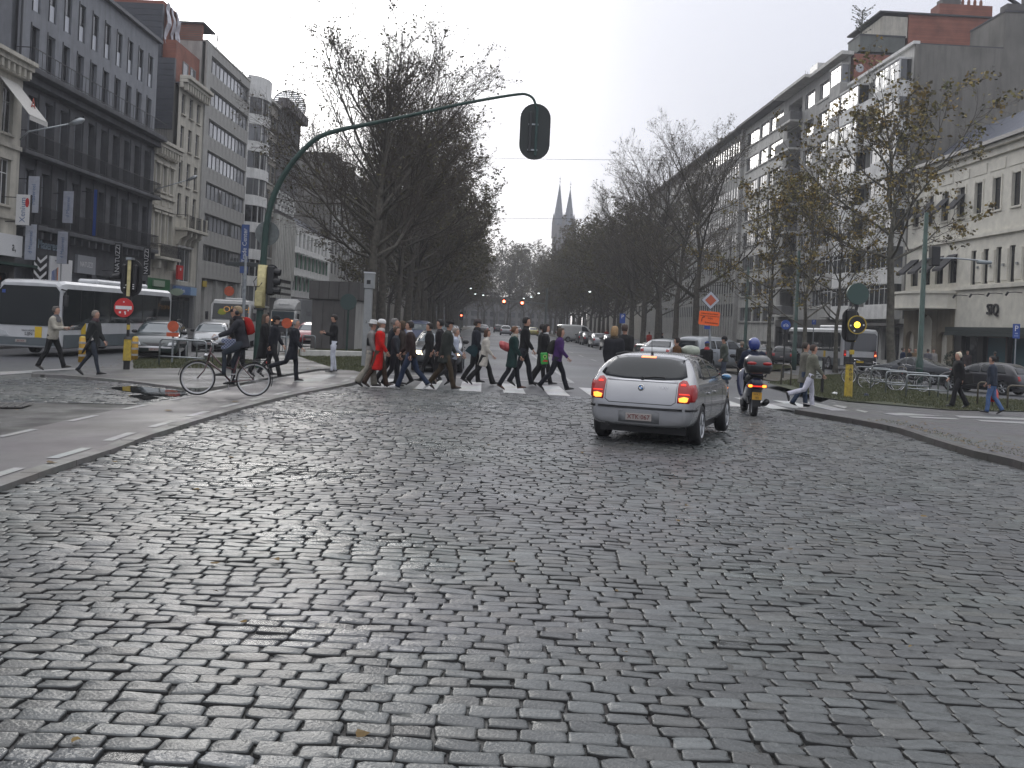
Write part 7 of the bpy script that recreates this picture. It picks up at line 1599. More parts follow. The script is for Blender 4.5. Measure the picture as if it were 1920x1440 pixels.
# ---- bus
BUSW = mat('bus_white', (0.52, 0.53, 0.54), 0.35, coat=0.5, nscale=2, namt=0.05, dirt=0.15); BUSG = mat('bus_grey', (0.10, 0.12, 0.13), 0.4, nscale=3, namt=0.1, dirt=0.2); BUSY = mat('bus_yellow', (0.62, 0.42, 0.02), 0.4)
BUSGL = mat('bus_glass', (0.010, 0.014, 0.015), 0.05, spec=0.35)
def bus(label, front=True):
    r = E('city_bus', (0, 0, 0), 0, label, 'bus'); W_, L_, H_ = 1.25, 12.0, 2.95
    b = MB(); secs = []
    for y, i in ((0.0, 0.16), (0.05, 0.06), (0.25, 0.0), (11.6, 0.0), (11.9, 0.06), (12.0, 0.18)):
        w = W_-i*0.7; t = H_-i*0.8; zb = 0.32+i*0.3
        secs.append([(w*0.9, y, zb), (w, y, zb+0.08), (w, y, 1.2), (w, y, t-0.32), (w*0.97, y, t-0.14), (w*0.86, y, t-0.03), (0, y, t), (-w*0.86, y, t-0.03), (-w*0.97, y, t-0.14), (-w, y, t-0.32), (-w, y, 1.2), (-w, y, zb+0.08), (-w*0.9, y, zb)])
    b.loft(secs); b.obj('body', BUSW, r)
    for s_ in (-1, 1):
        b = MB(); b.bbox(s_*W_+(-0.002 if s_ > 0 else -0.012), s_*W_+(0.012 if s_ > 0 else 0.002), 0.3, 11.75, 0.36, 0.86, 0.004); b.obj('grey_skirt', BUSG, r)
        b = MB(); b.bbox(s_*W_-0.006, s_*W_+0.018, 0.25, 11.9, 1.30, 2.60, 0.05) if False else b.prism([(0.35, 1.32), (9.9, 1.32), (10.3, 1.05), (11.7, 1.05), (11.88, 1.5), (11.88, 2.45), (11.6, 2.62), (0.6, 2.62), (0.35, 2.4)], s_*W_-0.004, s_*W_+0.016*s_, 'yz'); g = b.obj('side_glazing', BUSGL, r)
        for y in (2.1, 3.9, 5.7, 7.5, 9.2, 10.4): b = MB(); b.box(s_*W_+0.017*s_, s_*W_+0.024*s_, y-0.03, y+0.03, 1.34, 2.6); b.obj('window_bar', BLACK, g)
        for y in (2.5, 9.0):
            b = MB(); b.prism([(y+0.62*cos(a), 0.36+0.60*sin(a)) for a in [pi*i/14 for i in range(15)]], s_*W_-0.15*s_, s_*W_+0.02*s_, 'yz'); b.obj('wheel_arch', BLACK, r); w_ = wheel(r, s_*(W_-0.10), y, 0.48, 0.28, 8, side=s_)
        b = MB(); b.box(s_*W_+0.001*s_, s_*W_+0.014*s_, 9.85, 10.25, 0.87, 1.31); b.obj('yellow_flash', BUSY, r)
        b = MB(); b.box(s_*W_+0.001*s_, s_*W_+0.014*s_, 3.2, 3.6, 0.87, 1.31); b.obj('yellow_flash', BUSY, r)
    # front
    b = MB(); b.prism([(-1.12, 1.18), (1.12, 1.18), (1.14, 2.5), (1.0, 2.68), (-1.0, 2.68), (-1.14, 2.5)], 11.86, 12.03, 'xz'); g = b.obj('windscreen', BUSGL, r)
    b = MB(); b.box(-1.13, 1.13, 11.9, 12.035, 0.42, 0.72); b.obj('front_bumper', BUSG, r); b = MB(); b.box(-0.52, -0.26, 11.9, 12.025, 0.73, 1.14); b.obj('yellow_flash', BUSY, r)
    for s_ in (-1, 1): b = MB(); b.prism([(s_*0.72, 0.76), (s_*1.08, 0.76), (s_*1.1, 0.98), (s_*0.85, 0.90)], 11.95, 12.03, 'xz'); b.obj('headlight', HEADL, r)
    b = MB(); [b.box(-0.85+i*0.02, -0.2, 12.031, 12.036, 1.75+i*0.13, 1.78+i*0.13) for i in range(4)]
    plate_text(r, 0.25, 12.05, 0.58, 'JBT·069', PLW, rz=pi, w=0.42); o = text_mesh('VAN HOOL', 0.10, BLACK, 0.002); o.transform(Matrix(((-1, 0, 0), (0, 0, 1), (0, 1, 0))).to_4x4()); link('lettering', o, r, loc=(0.0, 12.015, 0.98))
    o = text_mesh('LIJN', 0.17, BLACK, 0.002); o.transform(Matrix(((-1, 0, 0), (0, 0, 1), (0, 1, 0))).to_4x4()); link('lettering', o, r, loc=(-0.02, 12.015, 0.86))
    b = MB(); b.box(0.92, 1.05, 12.035, 12.045, 2.38, 2.51); b.obj('blue_sticker', BLUEP, r)
    for s_ in (-1, 1): b = MB(); b.tube([(s_*1.15, 11.9, 2.6), (s_*1.45, 12.15, 2.55), (s_*1.45, 12.15, 2.35)], 0.03, 5); b.bbox(s_*1.45-0.1, s_*1.45+0.1, 12.1, 12.2, 1.95, 2.38, 0.03); b.obj('wing_mirror', BLACK, r)
    # rear
    b = MB(); b.prism([(-1.1, 1.42), (1.1, 1.42), (1.12, 2.5), (0.98, 2.66), (-0.98, 2.66), (-1.12, 2.5)], -0.02, 0.1, 'xz'); b.obj('rear_window', mat('rear_glass_pale', (0.07, 0.075, 0.08), 0.06, spec=1), r); b = MB(); b.box(-1.12, 1.12, -0.03, 0.1, 0.40, 1.0); b.obj('rear_grille', BLACK, r)
    for s_ in (-1, 1): b = MB(); b.bbox(s_*1.05-0.09, s_*1.05+0.09, -0.045, 0.02, 1.02, 1.45, 0.02); tl = b.obj('tail_light', TAILR, r); b = MB(); b.ell((s_*1.05, -0.06, 1.15), (0.06, 0.03, 0.07), 8, 6); b.obj('lit_lamp', BRAKE2 if s_ < 0 else mat('lit_red_strip', (0.8, 0.1, 0.05), 0.3, emit=(1.0, 0.22, 0.08, 3)), tl)
    b = MB(); b.bbox(-0.24, 0.24, -0.05, -0.03, 0.62, 0.76, 0.004); b.obj('number_plate', BUSY, r); b = MB(); b.bbox(-0.45, 0.45, 1.2, 7.0, 2.93, 3.16, 0.08); b.obj('roof_unit', BUSW, r)
    return r
B1 = bus('white and grey city bus with dark glazing crossing the left side road')
# its front lower right corner (seen from the camera) lies at the pillar, column 118
p = xat(112, 39.0); hd = pi+radians(-1.0); fwd2 = Vector((-sin(hd), cos(hd))); rt = Vector((cos(hd), sin(hd)))
o = Vector((p.x, p.y))-fwd2*12+rt*1.25; B1.location = (o.x, o.y, G(o.x, o.y)); B1.rotation_euler = (0, 0, hd)
B2 = copy_tree(B1); B2['label'] = 'white city bus seen from behind with red tail lights on the right side road'
p = xat(1611, 70); B2.location = (p.x, p.y, p.z); B2.rotation_euler = (0, 0, RD+radians(1))

# ---- camper van and box truck on the left
def lorry():
    r = E('box_truck', (0, 0, 0), 0, 'white box truck with rounded roof fairing facing the camera on the left road', 'truck'); WT = mat('truck_white', (0.46, 0.46, 0.45), 0.5, nscale=2, namt=0.08, dirt=0.2)
    b = MB(); b.bbox(-1.22, 1.22, 0, 6.2, 0.95, 3.45, 0.03); b.obj('cargo_box', mat('box_grey', (0.27, 0.28, 0.29), 0.55, nscale=1, namt=0.1, dirt=0.2), r)
    b = MB(); secs = [[(x*w, y, z) for x, z in ((-1, z0), (1, z0), (1, z1-0.15), (0.85, z1), (-0.85, z1), (-1, z1-0.15))] for y, w, z0, z1 in ((6.3, 1.15, 0.6, 2.45), (7.7, 1.15, 0.6, 2.45), (8.0, 1.12, 0.6, 2.2), (8.25, 1.08, 0.6, 1.45))]; b.loft(secs); b.obj('cab', WT, r)
    b = MB(); b.loft([[(x*w, y, z) for x, z in ((-1, 2.46), (1, 2.46), (0.96, z1-0.2), (0.7, z1), (-0.7, z1), (-0.96, z1-0.2))] for y, w, z1 in ((6.25, 1.15, 3.4), (7.2, 1.12, 3.3), (7.8, 1.02, 2.9), (7.95, 0.95, 2.6))]); b.obj('roof_fairing', WT, r)
    me = text_mesh('Scannell', 0.3, mat('faint_print', (0.15, 0.15, 0.16), 0.5), 0.003); me.transform(Matrix(((-1, 0, 0), (0, 0.0, 1), (0, 1, 0))).to_4x4()); link('lettering', me, r, loc=(0, 7.93, 2.88), rot=(radians(22), 0, 0))
    b = MB(); b.prism([(-1.0, 1.52), (1.0, 1.52), (0.98, 2.25), (-0.98, 2.25)], 8.12, 8.24, 'xz'); o = b.obj('windscreen', GLASSL, r); 
    b = MB(); b.box(-1.0, 1.0, 8.2, 8.3, 0.95, 1.35); b.obj('grille', BLACK, r); b = MB(); b.bbox(-1.12, 1.12, 8.1, 8.35, 0.45, 0.85, 0.03); b.obj('bumper', mat('truck_bumper', (0.05, 0.05, 0.055), 0.5), r)
    for s_ in (-1, 1):
        b = MB(); b.bbox(s_*0.85-0.14, s_*0.85+0.14, 8.26, 8.36, 1.36, 1.5, 0.02); b.obj('lit_headlight', mat('warm_headlamp', (0.9, 0.5, 0.3), 0.3, emit=(1.0, 0.45, 0.2, 2.0)), r); b = MB(); b.bbox(s_*1.35-0.1, s_*1.35+0.1, 7.95, 8.05, 1.5, 2.1, 0.03); b.obj('wing_mirror', BLACK, r)
        for y in (1.2, 2.3, 7.1): wheel(r, s_*1.0, y, 0.46, 0.28, 8, side=s_)
    me = text_mesh('loxal', 1.0, mat('faint_print', (0.15, 0.15, 0.16), 0.5), 0.004); me.transform(Matrix(((0, 0, -1), (-1, 0, 0), (0, 1, 0))).to_4x4()); link('lettering', me, r, loc=(-1.225, 3.2, 2.2))
    b = MB(); b.box(-1.0, 1.0, 0.2, 7.6, 0.55, 0.94); b.obj('chassis', BLACK, r); r['_len'] = 8.3; return r
t = lorry(); put(t, 528, 92, pi+radians(-1), 'front')
def camper():
    r = E('camper_van', (0, 0, 0), 0, 'white camper van with a hand-lettered name in its windscreen facing the camera', 'van'); WT = mat('truck_white', (0.46, 0.46, 0.45), 0.5)
    b = MB(); secs = []
    for y, w, zb, zt in ((0, 1.0, 0.45, 2.5), (0.1, 1.08, 0.4, 2.62), (4.2, 1.08, 0.4, 2.62), (4.7, 1.06, 0.4, 2.55), (5.05, 1.0, 0.42, 1.5), (5.5, 0.96, 0.45, 1.3), (5.6, 0.9, 0.5, 1.0)): secs.append([(x*w, y, z) for x, z in ((-1, zb), (1, zb), (1, zb+(zt-zb)*0.9), (0.86, zt), (-0.86, zt), (-1, zb+(zt-zb)*0.9))])
    b.loft(secs); b.obj('body', WT, r)
    b = MB(); b.add([(-0.95, 5.02, 1.55), (0.95, 5.02, 1.55), (0.92, 4.76, 2.4), (-0.92, 4.76, 2.4), (-0.95, 5.06, 1.55), (0.95, 5.06, 1.55), (0.92, 4.80, 2.4), (-0.92, 4.80, 2.4)], [(0, 1, 2, 3), (4, 5, 6, 7), (0, 1, 5, 4), (1, 2, 6, 5), (2, 3, 7, 6), (3, 0, 4, 7)]); o = b.obj('windscreen', mat('camper_glass', (0.015, 0.018, 0.017), 0.08), r)
    me = text_mesh('Oliver!', 0.50, mat('painted_orange_letters', (0.75, 0.36, 0.08), 0.6), 0.003); me.transform(Matrix(((-1, 0, 0), (0, 0, 1), (0, 1, 0))).to_4x4()); link('lettering', me, o, loc=(-0.3, 4.97, 2.08), rot=(radians(17), 0, 0))
    b = MB(); b.ell((0.45, 4.96, 1.9), (0.22, 0.03, 0.25), 10, 6); b.obj('yellow_vest', mat('dull_hi_vis', (0.28, 0.30, 0.04), 0.8), o); b = MB(); b.box(-0.8, 0.8, 5.5, 5.62, 0.75, 1.0); b.obj('grille', BLACK, r); b = MB(); b.bbox(-1.0, 1.0, 5.45, 5.68, 0.4, 0.65, 0.03); b.obj('bumper', BLACK, r)
    for s_ in (-1, 1):
        for y in (1.0, 4.7): wheel(r, s_*0.92, y, 0.34, 0.2, 6, side=s_)
        b = MB(); b.bbox(s_*0.7-0.14, s_*0.7+0.14, 5.52, 5.64, 0.85, 1.05, 0.03); b.obj('headlight', HEADL, r); b = MB(); b.box(s_*1.081-0.005, s_*1.081+0.005, 3.6, 4.5, 1.5, 2.2); b.obj('side_window', GLASSD, r); b = MB(); b.bbox(s_*1.25-0.08, s_*1.25+0.08, 4.8, 4.88, 1.5, 1.95, 0.02); b.obj('wing_mirror', BLACK, r)
    b = MB(); b.bbox(-0.5, 0.5, 1.0, 3.0, 2.62, 2.75, 0.04); b.obj('roof_vent', WT, r); r['_len'] = 5.6; return r
t = camper(); put(t, 427, 55, pi+radians(10), 'front')

# ---- scooter
def scooter(px, py, hd):
    p = gp(px, py); r = E('motor_scooter', p, hd, 'dark blue maxi scooter with top box and lit tail lights beside the silver car', 'scooter'); NB = paint((0.015, 0.022, 0.06))
    def wh(y, R_):
        b = MB(); b.lathe([(R_*0.7, -0.05), (R_*0.93, -0.065), (R_, 0.0), (R_*0.93, 0.065), (R_*0.7, 0.05), (R_*0.7, -0.05)], 22, 'x'); t = b.obj('wheel', RUBBER, r, True, loc=(0, y, R_)); b = MB(); b.lathe([(R_*0.7, -0.04), (R_*0.6, -0.02), (R_*0.6, 0.02), (R_*0.7, 0.04)], 22, 'x'); [b.tube([(0, 0, 0), (0, R_*0.65*cos(a), R_*0.65*sin(a))], 0.016, 4) for a in (0, 1.26, 2.5, 3.77, 5.03)]; b.obj('rim', RIM, t)
    wh(0.0, 0.26); wh(1.48, 0.27)
    b = MB(); secs = []
    for y, w, z0, z1 in ((-0.42, 0.05, 0.70, 0.82), (-0.38, 0.14, 0.62, 0.90), (-0.15, 0.19, 0.48, 0.88), (0.25, 0.20, 0.30, 0.80), (0.6, 0.17, 0.26, 0.62), (0.85, 0.15, 0.24, 0.42), (1.05, 0.20, 0.24, 0.60), (1.2, 0.26, 0.34, 0.95), (1.35, 0.22, 0.5, 1.08), (1.45, 0.12, 0.6, 1.0)): secs.append([(x*w, y, z0+(z1-z0)*t) for x, t in ((-0.6, 0), (0.6, 0), (1, .35), (0.95, .75), (0.5, 1), (-0.5, 1), (-0.95, .75), (-1, .35))])
    b.loft(secs); me = evaluated(b.mesh('body', NB, True), [('SUBSURF', dict(levels=1, render_levels=1))]); link('body', me, r)
    b = MB(); b.loft([[(x*w, y, z0+(z1-z0)*t) for x, t in ((-0.7, 0), (0.7, 0), (1, .4), (0.8, .95), (-0.8, .95), (-1, .4))] for y, w, z0, z1 in ((-0.25, 0.15, 0.82, 0.93), (0.1, 0.20, 0.78, 0.93), (0.5, 0.19, 0.70, 0.84), (0.62, 0.14, 0.68, 0.76))]); b.obj('seat', mat('black_vinyl', (0.015, 0.015, 0.015), 0.5), r, True)
    for s_ in (-1, 1):
        b = MB(); b.ell((s_*0.15, -0.40, 0.70), (0.075, 0.03, 0.048), 10, 6); tl = b.obj('tail_light', TAILR, r, True); b = MB(); b.ell((s_*0.15, -0.425, 0.70), (0.05, 0.02, 0.035), 10, 6); b.obj('lit_lamp', BRAKE, tl); b = MB(); b.tube([(s_*0.15, 1.15, 1.0), (s_*0.36, 1.05, 1.06)], 0.02, 6); b.obj('handlebar', BLACK, r)
        b = MB(); b.tube([(s_*0.2, 1.2, 1.05), (s_*0.34, 1.15, 1.28)], 0.01, 4); b.ell((s_*0.36, 1.14, 1.30), (0.075, 0.02, 0.05), 8, 6); b.obj('mirror', BLACK, r)
        b = MB(); b.tube([(s_*0.13, 0.3, 0.62), (s_*0.12, 0.0, 0.28)], 0.03, 6); b.obj('shock_absorber', BLACK, r); b = MB(); b.tube([(s_*0.16, -0.2, 0.90), (s_*0.19, -0.38, 0.96), (s_*0.16, -0.42, 0.9)], 0.014, 5); b.obj('grab_rail', CHROME, r)
    b = MB(); b.bbox(-0.11, 0.11, -0.425, -0.41, 0.68, 0.71, 0.004); b.obj('lit_strip', BRAKE2, r)
    b = MB(); b.prism([(-0.09, 0.62), (0.09, 0.62), (0.09, 0.25), (-0.09, 0.25)], -0.40, -0.385, 'xz'); b.obj('mudguard', BLACK, r, loc=(0, 0, 0)); b = MB(); b.bbox(-0.105, 0.105, -0.43, -0.415, 0.40, 0.56, 0.004); o = b.obj('number_plate', mat('yellow_plate', (0.55, 0.30, 0.03), 0.5), r)
    for k, t_ in enumerate(('WKT', '181')): me = text_mesh(t_, 0.07, BLACK, 0.002); me.transform(Matrix(((1, 0, 0), (0, 0, -1), (0, 1, 0))).to_4x4()); link('lettering', me, o, loc=(0, -0.432, 0.52-0.075*k))
    b = MB(); b.tube([(0.2, 0.35, 0.25), (0.24, 0.0, 0.3), (0.24, -0.25, 0.36)], [0.03, 0.06, 0.065], 10); b.obj('exhaust', mat('exhaust_dark', (0.04, 0.04, 0.04), 0.4, 0.7), r, True)
    b = MB(); b.loft([[(x*w, y, z0+(z1-z0)*t) for x, t in ((-0.8, 0), (0.8, 0), (1, .4), (0.9, .8), (0.6, 1), (-0.6, 1), (-0.9, .8), (-1, .4))] for y, w, z0, z1 in ((-0.62, 0.22, 1.02, 1.24), (-0.55, 0.29, 0.98, 1.33), (-0.3, 0.31, 0.97, 1.38), (-0.12, 0.28, 0.98, 1.34), (-0.05, 0.2, 1.0, 1.28))]); bx = b.obj('top_box', BLK, r, True)
    for s_ in (-1, 1): b = MB(); b.ell((s_*0.16, -0.60, 1.20), (0.11, 0.05, 0.04), 10, 6); b.obj('red_reflector', TAILR, bx, True)
    return r, p
SC, SP = scooter(1412, 781, radians(-5))

# ---- bicycles
def bicycle(label, col, p, hd, group=None, stand=True, h=0.0):
    """forward = +X local"""
    r = E('bicycle', (p.x, p.y, p.z+h), hd, label, 'bicycle', group); Rw = 0.345
    FM = paint(col)
    for x in (0.0, 1.08):
        b = MB(); b.lathe([(Rw-0.032, -0.014), (Rw-0.012, -0.018), (Rw, 0.0), (Rw-0.012, 0.018), (Rw-0.032, 0.014)], 36, 'y'); t = b.obj('wheel', RUBBER, r, True, loc=(x, 0, Rw))
        b = MB(); b.lathe([(Rw-0.055, -0.010), (Rw-0.030, -0.014), (Rw-0.030, 0.014), (Rw-0.055, 0.010), (Rw-0.055, -0.010)], 36, 'y'); b.obj('rim', mat('bright_rim', (0.5, 0.5, 0.5), 0.3, 0.6), t)
        b = MB(); b.tube([(0, -0.04, 0), (0, 0.04, 0)], 0.024, 8); [b.tube([(0, (0.02 if i % 2 else -0.02), 0), ((Rw-0.05)*cos(2*pi*i/20+.05), 0, (Rw-0.05)*sin(2*pi*i/20+.05))], 0.0016, 3, cap=False) for i in range(20)]; b.obj('spokes', CHROME, t)
        b = MB(); a0, a1 = (0.6, 3.5) if x == 0 else (0.1, 2.3); n = 14
        secs = [[(x+(Rw+0.02)*cos(a), y, Rw+(Rw+0.02)*sin(a)) for y in (-0.028, 0.028)]+[(x+(Rw+0.032)*cos(a), y, Rw+(Rw+0.032)*sin(a)) for y in (0.012, -0.012)] for a in [a0+(a1-a0)*i/n for i in range(n+1)]]; b.loft(secs); b.obj('mudguard', BLACK, r)
    bb = (0.44, 0, 0.29); seat = (0.30, 0, 0.80); head = (0.86, 0, 0.86); hlow = (0.90, 0, 0.68)
    b = MB(); b.tube([bb, seat], 0.017, 8); b.tube([bb, (0.62, 0, 0.47), hlow], 0.018, 8); b.tube([(0.37, 0, 0.52), (0.62, 0, 0.60), head], 0.015, 8); b.tube([hlow, head, (0.845, 0, 0.96)], 0.019, 8)
    for y in (-0.05, 0.05): b.tube([(0, y, Rw), (bb[0], y*0.6, bb[2])], 0.010, 6); b.tube([(0, y, Rw), (0.34, 0, 0.70)], 0.009, 6)
    b.obj('frame', FM, r, True)
    b = MB(); [b.tube([(0.905, y*0.7, 0.66), (0.96, y, 0.5), (1.08, y, Rw)], 0.011, 6) for y in (-0.05, 0.05)]; b.obj('fork', FM, r, True)
    b = MB(); b.tube([(0.845, 0, 0.95), (0.84, 0, 1.06), (0.86, -0.10, 1.09), (0.80, -0.26, 1.07), (0.68, -0.29, 1.04)], 0.012, 6); b.tube([(0.84, 0, 1.06), (0.86, 0.10, 1.09), (0.80, 0.26, 1.07), (0.68, 0.29, 1.04)], 0.012, 6); b.obj('handlebar', CHROME, r, True)
    b = MB(); b.tube([(0.70, s_*0.285, 1.045) if False else (0.70, 0.285, 1.045), (0.60, 0.29, 1.03)], 0.018, 6); b.tube([(0.70, -0.285, 1.045), (0.60, -0.29, 1.03)], 0.018, 6); b.obj('grips', BLACK, r)
    b = MB(); b.tube([(0.30, 0, 0.8), (0.275, 0, 0.92)], 0.013, 6); b.loft([[(x, y*w, z) for y, z in ((-1, 0.935), (-0.6, 0.965), (0.6, 0.965), (1, 0.935))] for x, w in ((0.14, 0.08), (0.22, 0.10), (0.34, 0.05), (0.42, 0.025))]); b.obj('saddle', BLACK, r)
    b = MB(); b.tube([(0.26, -0.06, 0.73), (-0.22, -0.06, 0.745)], 0.006, 4); b.tube([(0.26, 0.06, 0.73), (-0.22, 0.06, 0.745)], 0.006, 4); b.tube([(-0.2, -0.06, 0.745), (-0.2, 0.06, 0.745)], 0.006, 4); [b.tube([(0.0, y, 0.74), (0, y*0.9, Rw)], 0.005, 4) for y in (-0.06, 0.06)]; b.obj('carrier', BLACK, r)
    b = MB(); b.lathe([(0.085, -0.003), (0.10, 0.0), (0.085, 0.003)], 20, 'y', (bb[0], -0.055, bb[2])); b.tube([(bb[0], -0.07, bb[2]), (bb[0]+0.05, -0.08, bb[2]-0.16)], 0.009, 5); b.tube([(bb[0], 0.07, bb[2]), (bb[0]-0.05, 0.08, bb[2]+0.16)], 0.009, 5); [b.box(bb[0]+dx-0.045, bb[0]+dx+0.045, y-0.04, y+0.04, bb[2]+dz-0.012, bb[2]+dz+0.012) for dx, y, dz in ((0.05, -0.12, -0.16), (-0.05, 0.12, 0.16))]; b.obj('cranks', CHROME, r)
    b = MB(); b.tube([(bb[0], -0.055, bb[2]+0.09), (0, -0.055, Rw+0.04)], 0.006, 4); b.tube([(bb[0], -0.055, bb[2]-0.09), (0, -0.055, Rw-0.04)], 0.006, 4); b.obj('chain', mat('dark_steel', (0.03, 0.03, 0.03), 0.5, 0.3), r)
    b = MB(); b.ell((0.94, 0, 0.80), (0.05, 0.04, 0.04), 8, 6); b.obj('front_lamp', CHROME, r); b = MB(); b.ell((-0.235, 0, 0.70), (0.015, 0.035, 0.025), 8, 6); b.obj('rear_reflector', TAILR, r); return r
# the ridden one: rear wheel contact under column 474, front under 368, both at the cycle path
pr, pf = gp(474, 744, HB+0.004), gp(369, 743, HB+0.004)
BK_h = atan2(pf.y-pr.y, pf.x-pr.x); BK = bicycle('dark red step-through town bicycle ridden along the cycle path', (0.06, 0.012, 0.015), Vector((pr.x, pr.y, G(pr.x, pr.y))), BK_h, h=HB+0.006)
bl = (pf-pr).length; BK.scale = (bl/1.08,)*3; print('bike base', bl, 'Y', pr.y)
for px, py, hd, col, lab in ((1624, 722, radians(176), (0.22, 0.22, 0.23), 'silver bicycle leaning at the leftmost rail behind the yellow signal foot'), (1664, 733, radians(160), (0.03, 0.03, 0.035), 'dark bicycle standing in the middle rails'), (1716, 736, radians(190), (0.08, 0.08, 0.09), 'grey bicycle leaning at the rail left of the green post foot')):
    bp_ = gp(px+14, py, RH); bicycle(lab, col, bp_, hd, 'bicycles parked at the rails')
# ------------------------------------------------------------------ people
# local frame: facing +X, left hand towards +Y. Height of the template 1.75 m
def V3(*a): return Vector(a)
def dirp(a, side=0.0): return Vector((sin(a)*cos(side), sin(side), -cos(a)*cos(side)))
POSES = dict(   # per leg: thigh angle, knee bend ; per arm: shoulder angle, elbow bend, splay
    stride=dict(legs=((19, 7), (-15, 14)), arms=((-16, 16), (12, 22)), lean=4),
    strideb=dict(legs=((-17, 18), (20, 6)), arms=((12, 22), (-17, 14)), lean=6),
    big=dict(legs=((24, 6), (-22, 18)), arms=((-20, 26), (10, 34)), lean=7),
    mid=dict(legs=((11, 6), (-9, 22)), arms=((-8, 20), (8, 20)), lean=3),
    kick=dict(legs=((10, 4), (-26, 46)), arms=((-14, 30), (16, 26)), lean=5),
    stand=dict(legs=((3, 2), (-5, 4)), arms=((2, 14), (4, 12)), lean=0),
    pockets=dict(legs=((5, 3), (-8, 6)), arms=((-14, 52), (-14, 50)), lean=1),
    paper=dict(legs=((24, 6), (-16, 12)), arms=((18, 78), (22, 72)), lean=6),
    carry=dict(legs=((8, 10), (-20, 38)), arms=((-6, 70), (10, 40)), lean=5),
    read=dict(legs=((5, 4), (-4, 5)), arms=((8, 96), (6, 98)), lean=2, nod=22),
)
def bodymesh(pose, female=False, shoulders=0.19, hipw=0.09):
    P = pose; lean = radians(P.get('lean', 0)); J = {}
    hip = V3(0, 0, 0.93); up = V3(sin(lean), 0, cos(lean))
    J['hip'] = hip; J['chest'] = hip+up*0.36; J['neck'] = hip+up*0.55; J['head'] = J['neck']+V3(sin(lean)*0.5+0.02, 0, 1)*0.155
    low = 9
    for k, s_ in ((0, 1), (1, -1)):
        a, kb = [radians(v) for v in P['legs'][k]]; h0 = hip+V3(0, s_*hipw, -0.02); kn = h0+dirp(a)*0.43; an = kn+dirp(a-kb)*0.42
        ft = radians(P['legs'][k][0]-P['legs'][k][1]); toe_pitch = min(0.0, ft*1.0) if ft < 0 else ft*0.55
        if pose.get('sit'): toe_pitch = 0
        tv = V3(cos(toe_pitch), 0, sin(toe_pitch)); dn = V3(sin(toe_pitch), 0, -cos(toe_pitch)); heel = an-tv*0.06+dn*0.075; toe = an+tv*0.19+dn*0.075
        J['leg%d' % k] = (h0, kn, an, heel, toe, tv, dn); low = min(low, heel.z, toe.z)
    sh = J['neck']-up*0.055
    for k, s_ in ((0, 1), (1, -1)):
        a, eb = [radians(v) for v in P['arms'][k][:2]]; sp = radians(P['arms'][k][2] if len(P['arms'][k]) > 2 else 7)
        s0 = sh+V3(0, s_*shoulders, -0.02); el = s0+Vector((sin(a), s_*sin(sp), -cos(a))).normalized()*0.285; wr_ = el+Vector((sin(a+eb), s_*(P['arms'][k][3] if len(P['arms'][k]) > 3 else -0.10), -cos(a+eb))).normalized()*0.25
        J['arm%d' % k] = (s0, el, wr_)
    J['low'] = low; J['up'] = up; J['lean'] = lean
    return J
def ringell(c, rx, ry, n=12, tilt=0.0): return [(c.x+rx*cos(2*pi*j/n)*cos(tilt), c.y+ry*sin(2*pi*j/n), c.z-rx*cos(2*pi*j/n)*sin(tilt)) for j in range(n)]
def torso(b, J, secs, m=None):    # secs: (height along spine from hip, half depth, half width, shift)
    b.loft([ringell(J['hip']+J['up']*h+V3(sh, 0, 0), rx, ry, 14, J['lean']) for h, rx, ry, sh in secs], m=m)
def hand(b, wr_, d, side, m=None, curl=0.5):
    d = d.normalized(); sd = Vector((0, side, 0)); sd = (sd-d*sd.dot(d)).normalized(); pn = d.cross(sd)
    b.tube([wr_-d*0.02, wr_+d*0.03, wr_+d*0.075, wr_+d*0.09], [(0.02, 0.026), (0.018, 0.036), (0.016, 0.040), (0.011, 0.036)], 8, m=m)
    for i, l in enumerate((0.062, 0.074, 0.070, 0.055)):
        o = wr_+d*0.085+pn*(0.030-0.020*i); q = (d+sd*(-0.35*curl)).normalized(); q2 = (d*0.6-sd*curl).normalized(); b.tube([o, o+q*l*0.5, o+q*l*0.5+q2*l*0.5], [0.0085, 0.008, 0.006], 5, m=m)
    o = wr_+d*0.03+pn*0.032; b.tube([o, o+(d*0.7+pn*0.6).normalized()*0.035, o+(d*0.9+pn*0.3).normalized()*0.065], [0.011, 0.010, 0.007], 5, m=m)
EYE = mat('dark_eye', (0.02, 0.015, 0.012), 0.3); LIP = mat('lips', (0.30, 0.10, 0.09), 0.6)
def headring(c, f, yaw, nod):
    return None
def build_head(b, J, yaw, nod, face=1.0):
    """skull with jaw, nose, ears; returns transform"""
    c = J['head']; Rm = Matrix.Rotation(yaw, 3, 'Z') @ Matrix.Rotation(nod, 3, 'Y'); T = lambda x, y, z: tuple(c+Rm @ Vector((x, y, z)))
    prof = ((-0.118, 0.030, 0.030, 0.045), (-0.105, 0.052, 0.046, 0.030), (-0.075, 0.074, 0.060, 0.014), (-0.035, 0.088, 0.068, 0.004), (0.01, 0.094, 0.073, 0.0), (0.05, 0.094, 0.074, -0.004), (0.085, 0.080, 0.064, -0.010), (0.108, 0.050, 0.040, -0.012), (0.117, 0.018, 0.015, -0.012))
    b.loft([[T(sh+rx*cos(2*pi*j/14), ry*sin(2*pi*j/14), z) for j in range(14)] for z, rx, ry, sh in prof])
    b.add([T(0.088, -0.013, -0.028), T(0.088, 0.013, -0.028), T(0.088, 0.006, 0.022), T(0.088, -0.006, 0.022), T(0.118, 0, -0.024)], [(0, 1, 4), (1, 2, 4), (2, 3, 4), (3, 0, 4)])
    for s_ in (-1, 1): b.tube([T(-0.005, s_*0.070, -0.03), T(-0.008, s_*0.082, 0.0), T(-0.005, s_*0.074, 0.025)], [(0.010, 0.014), (0.008, 0.018), (0.006, 0.012)], 6)
    return T
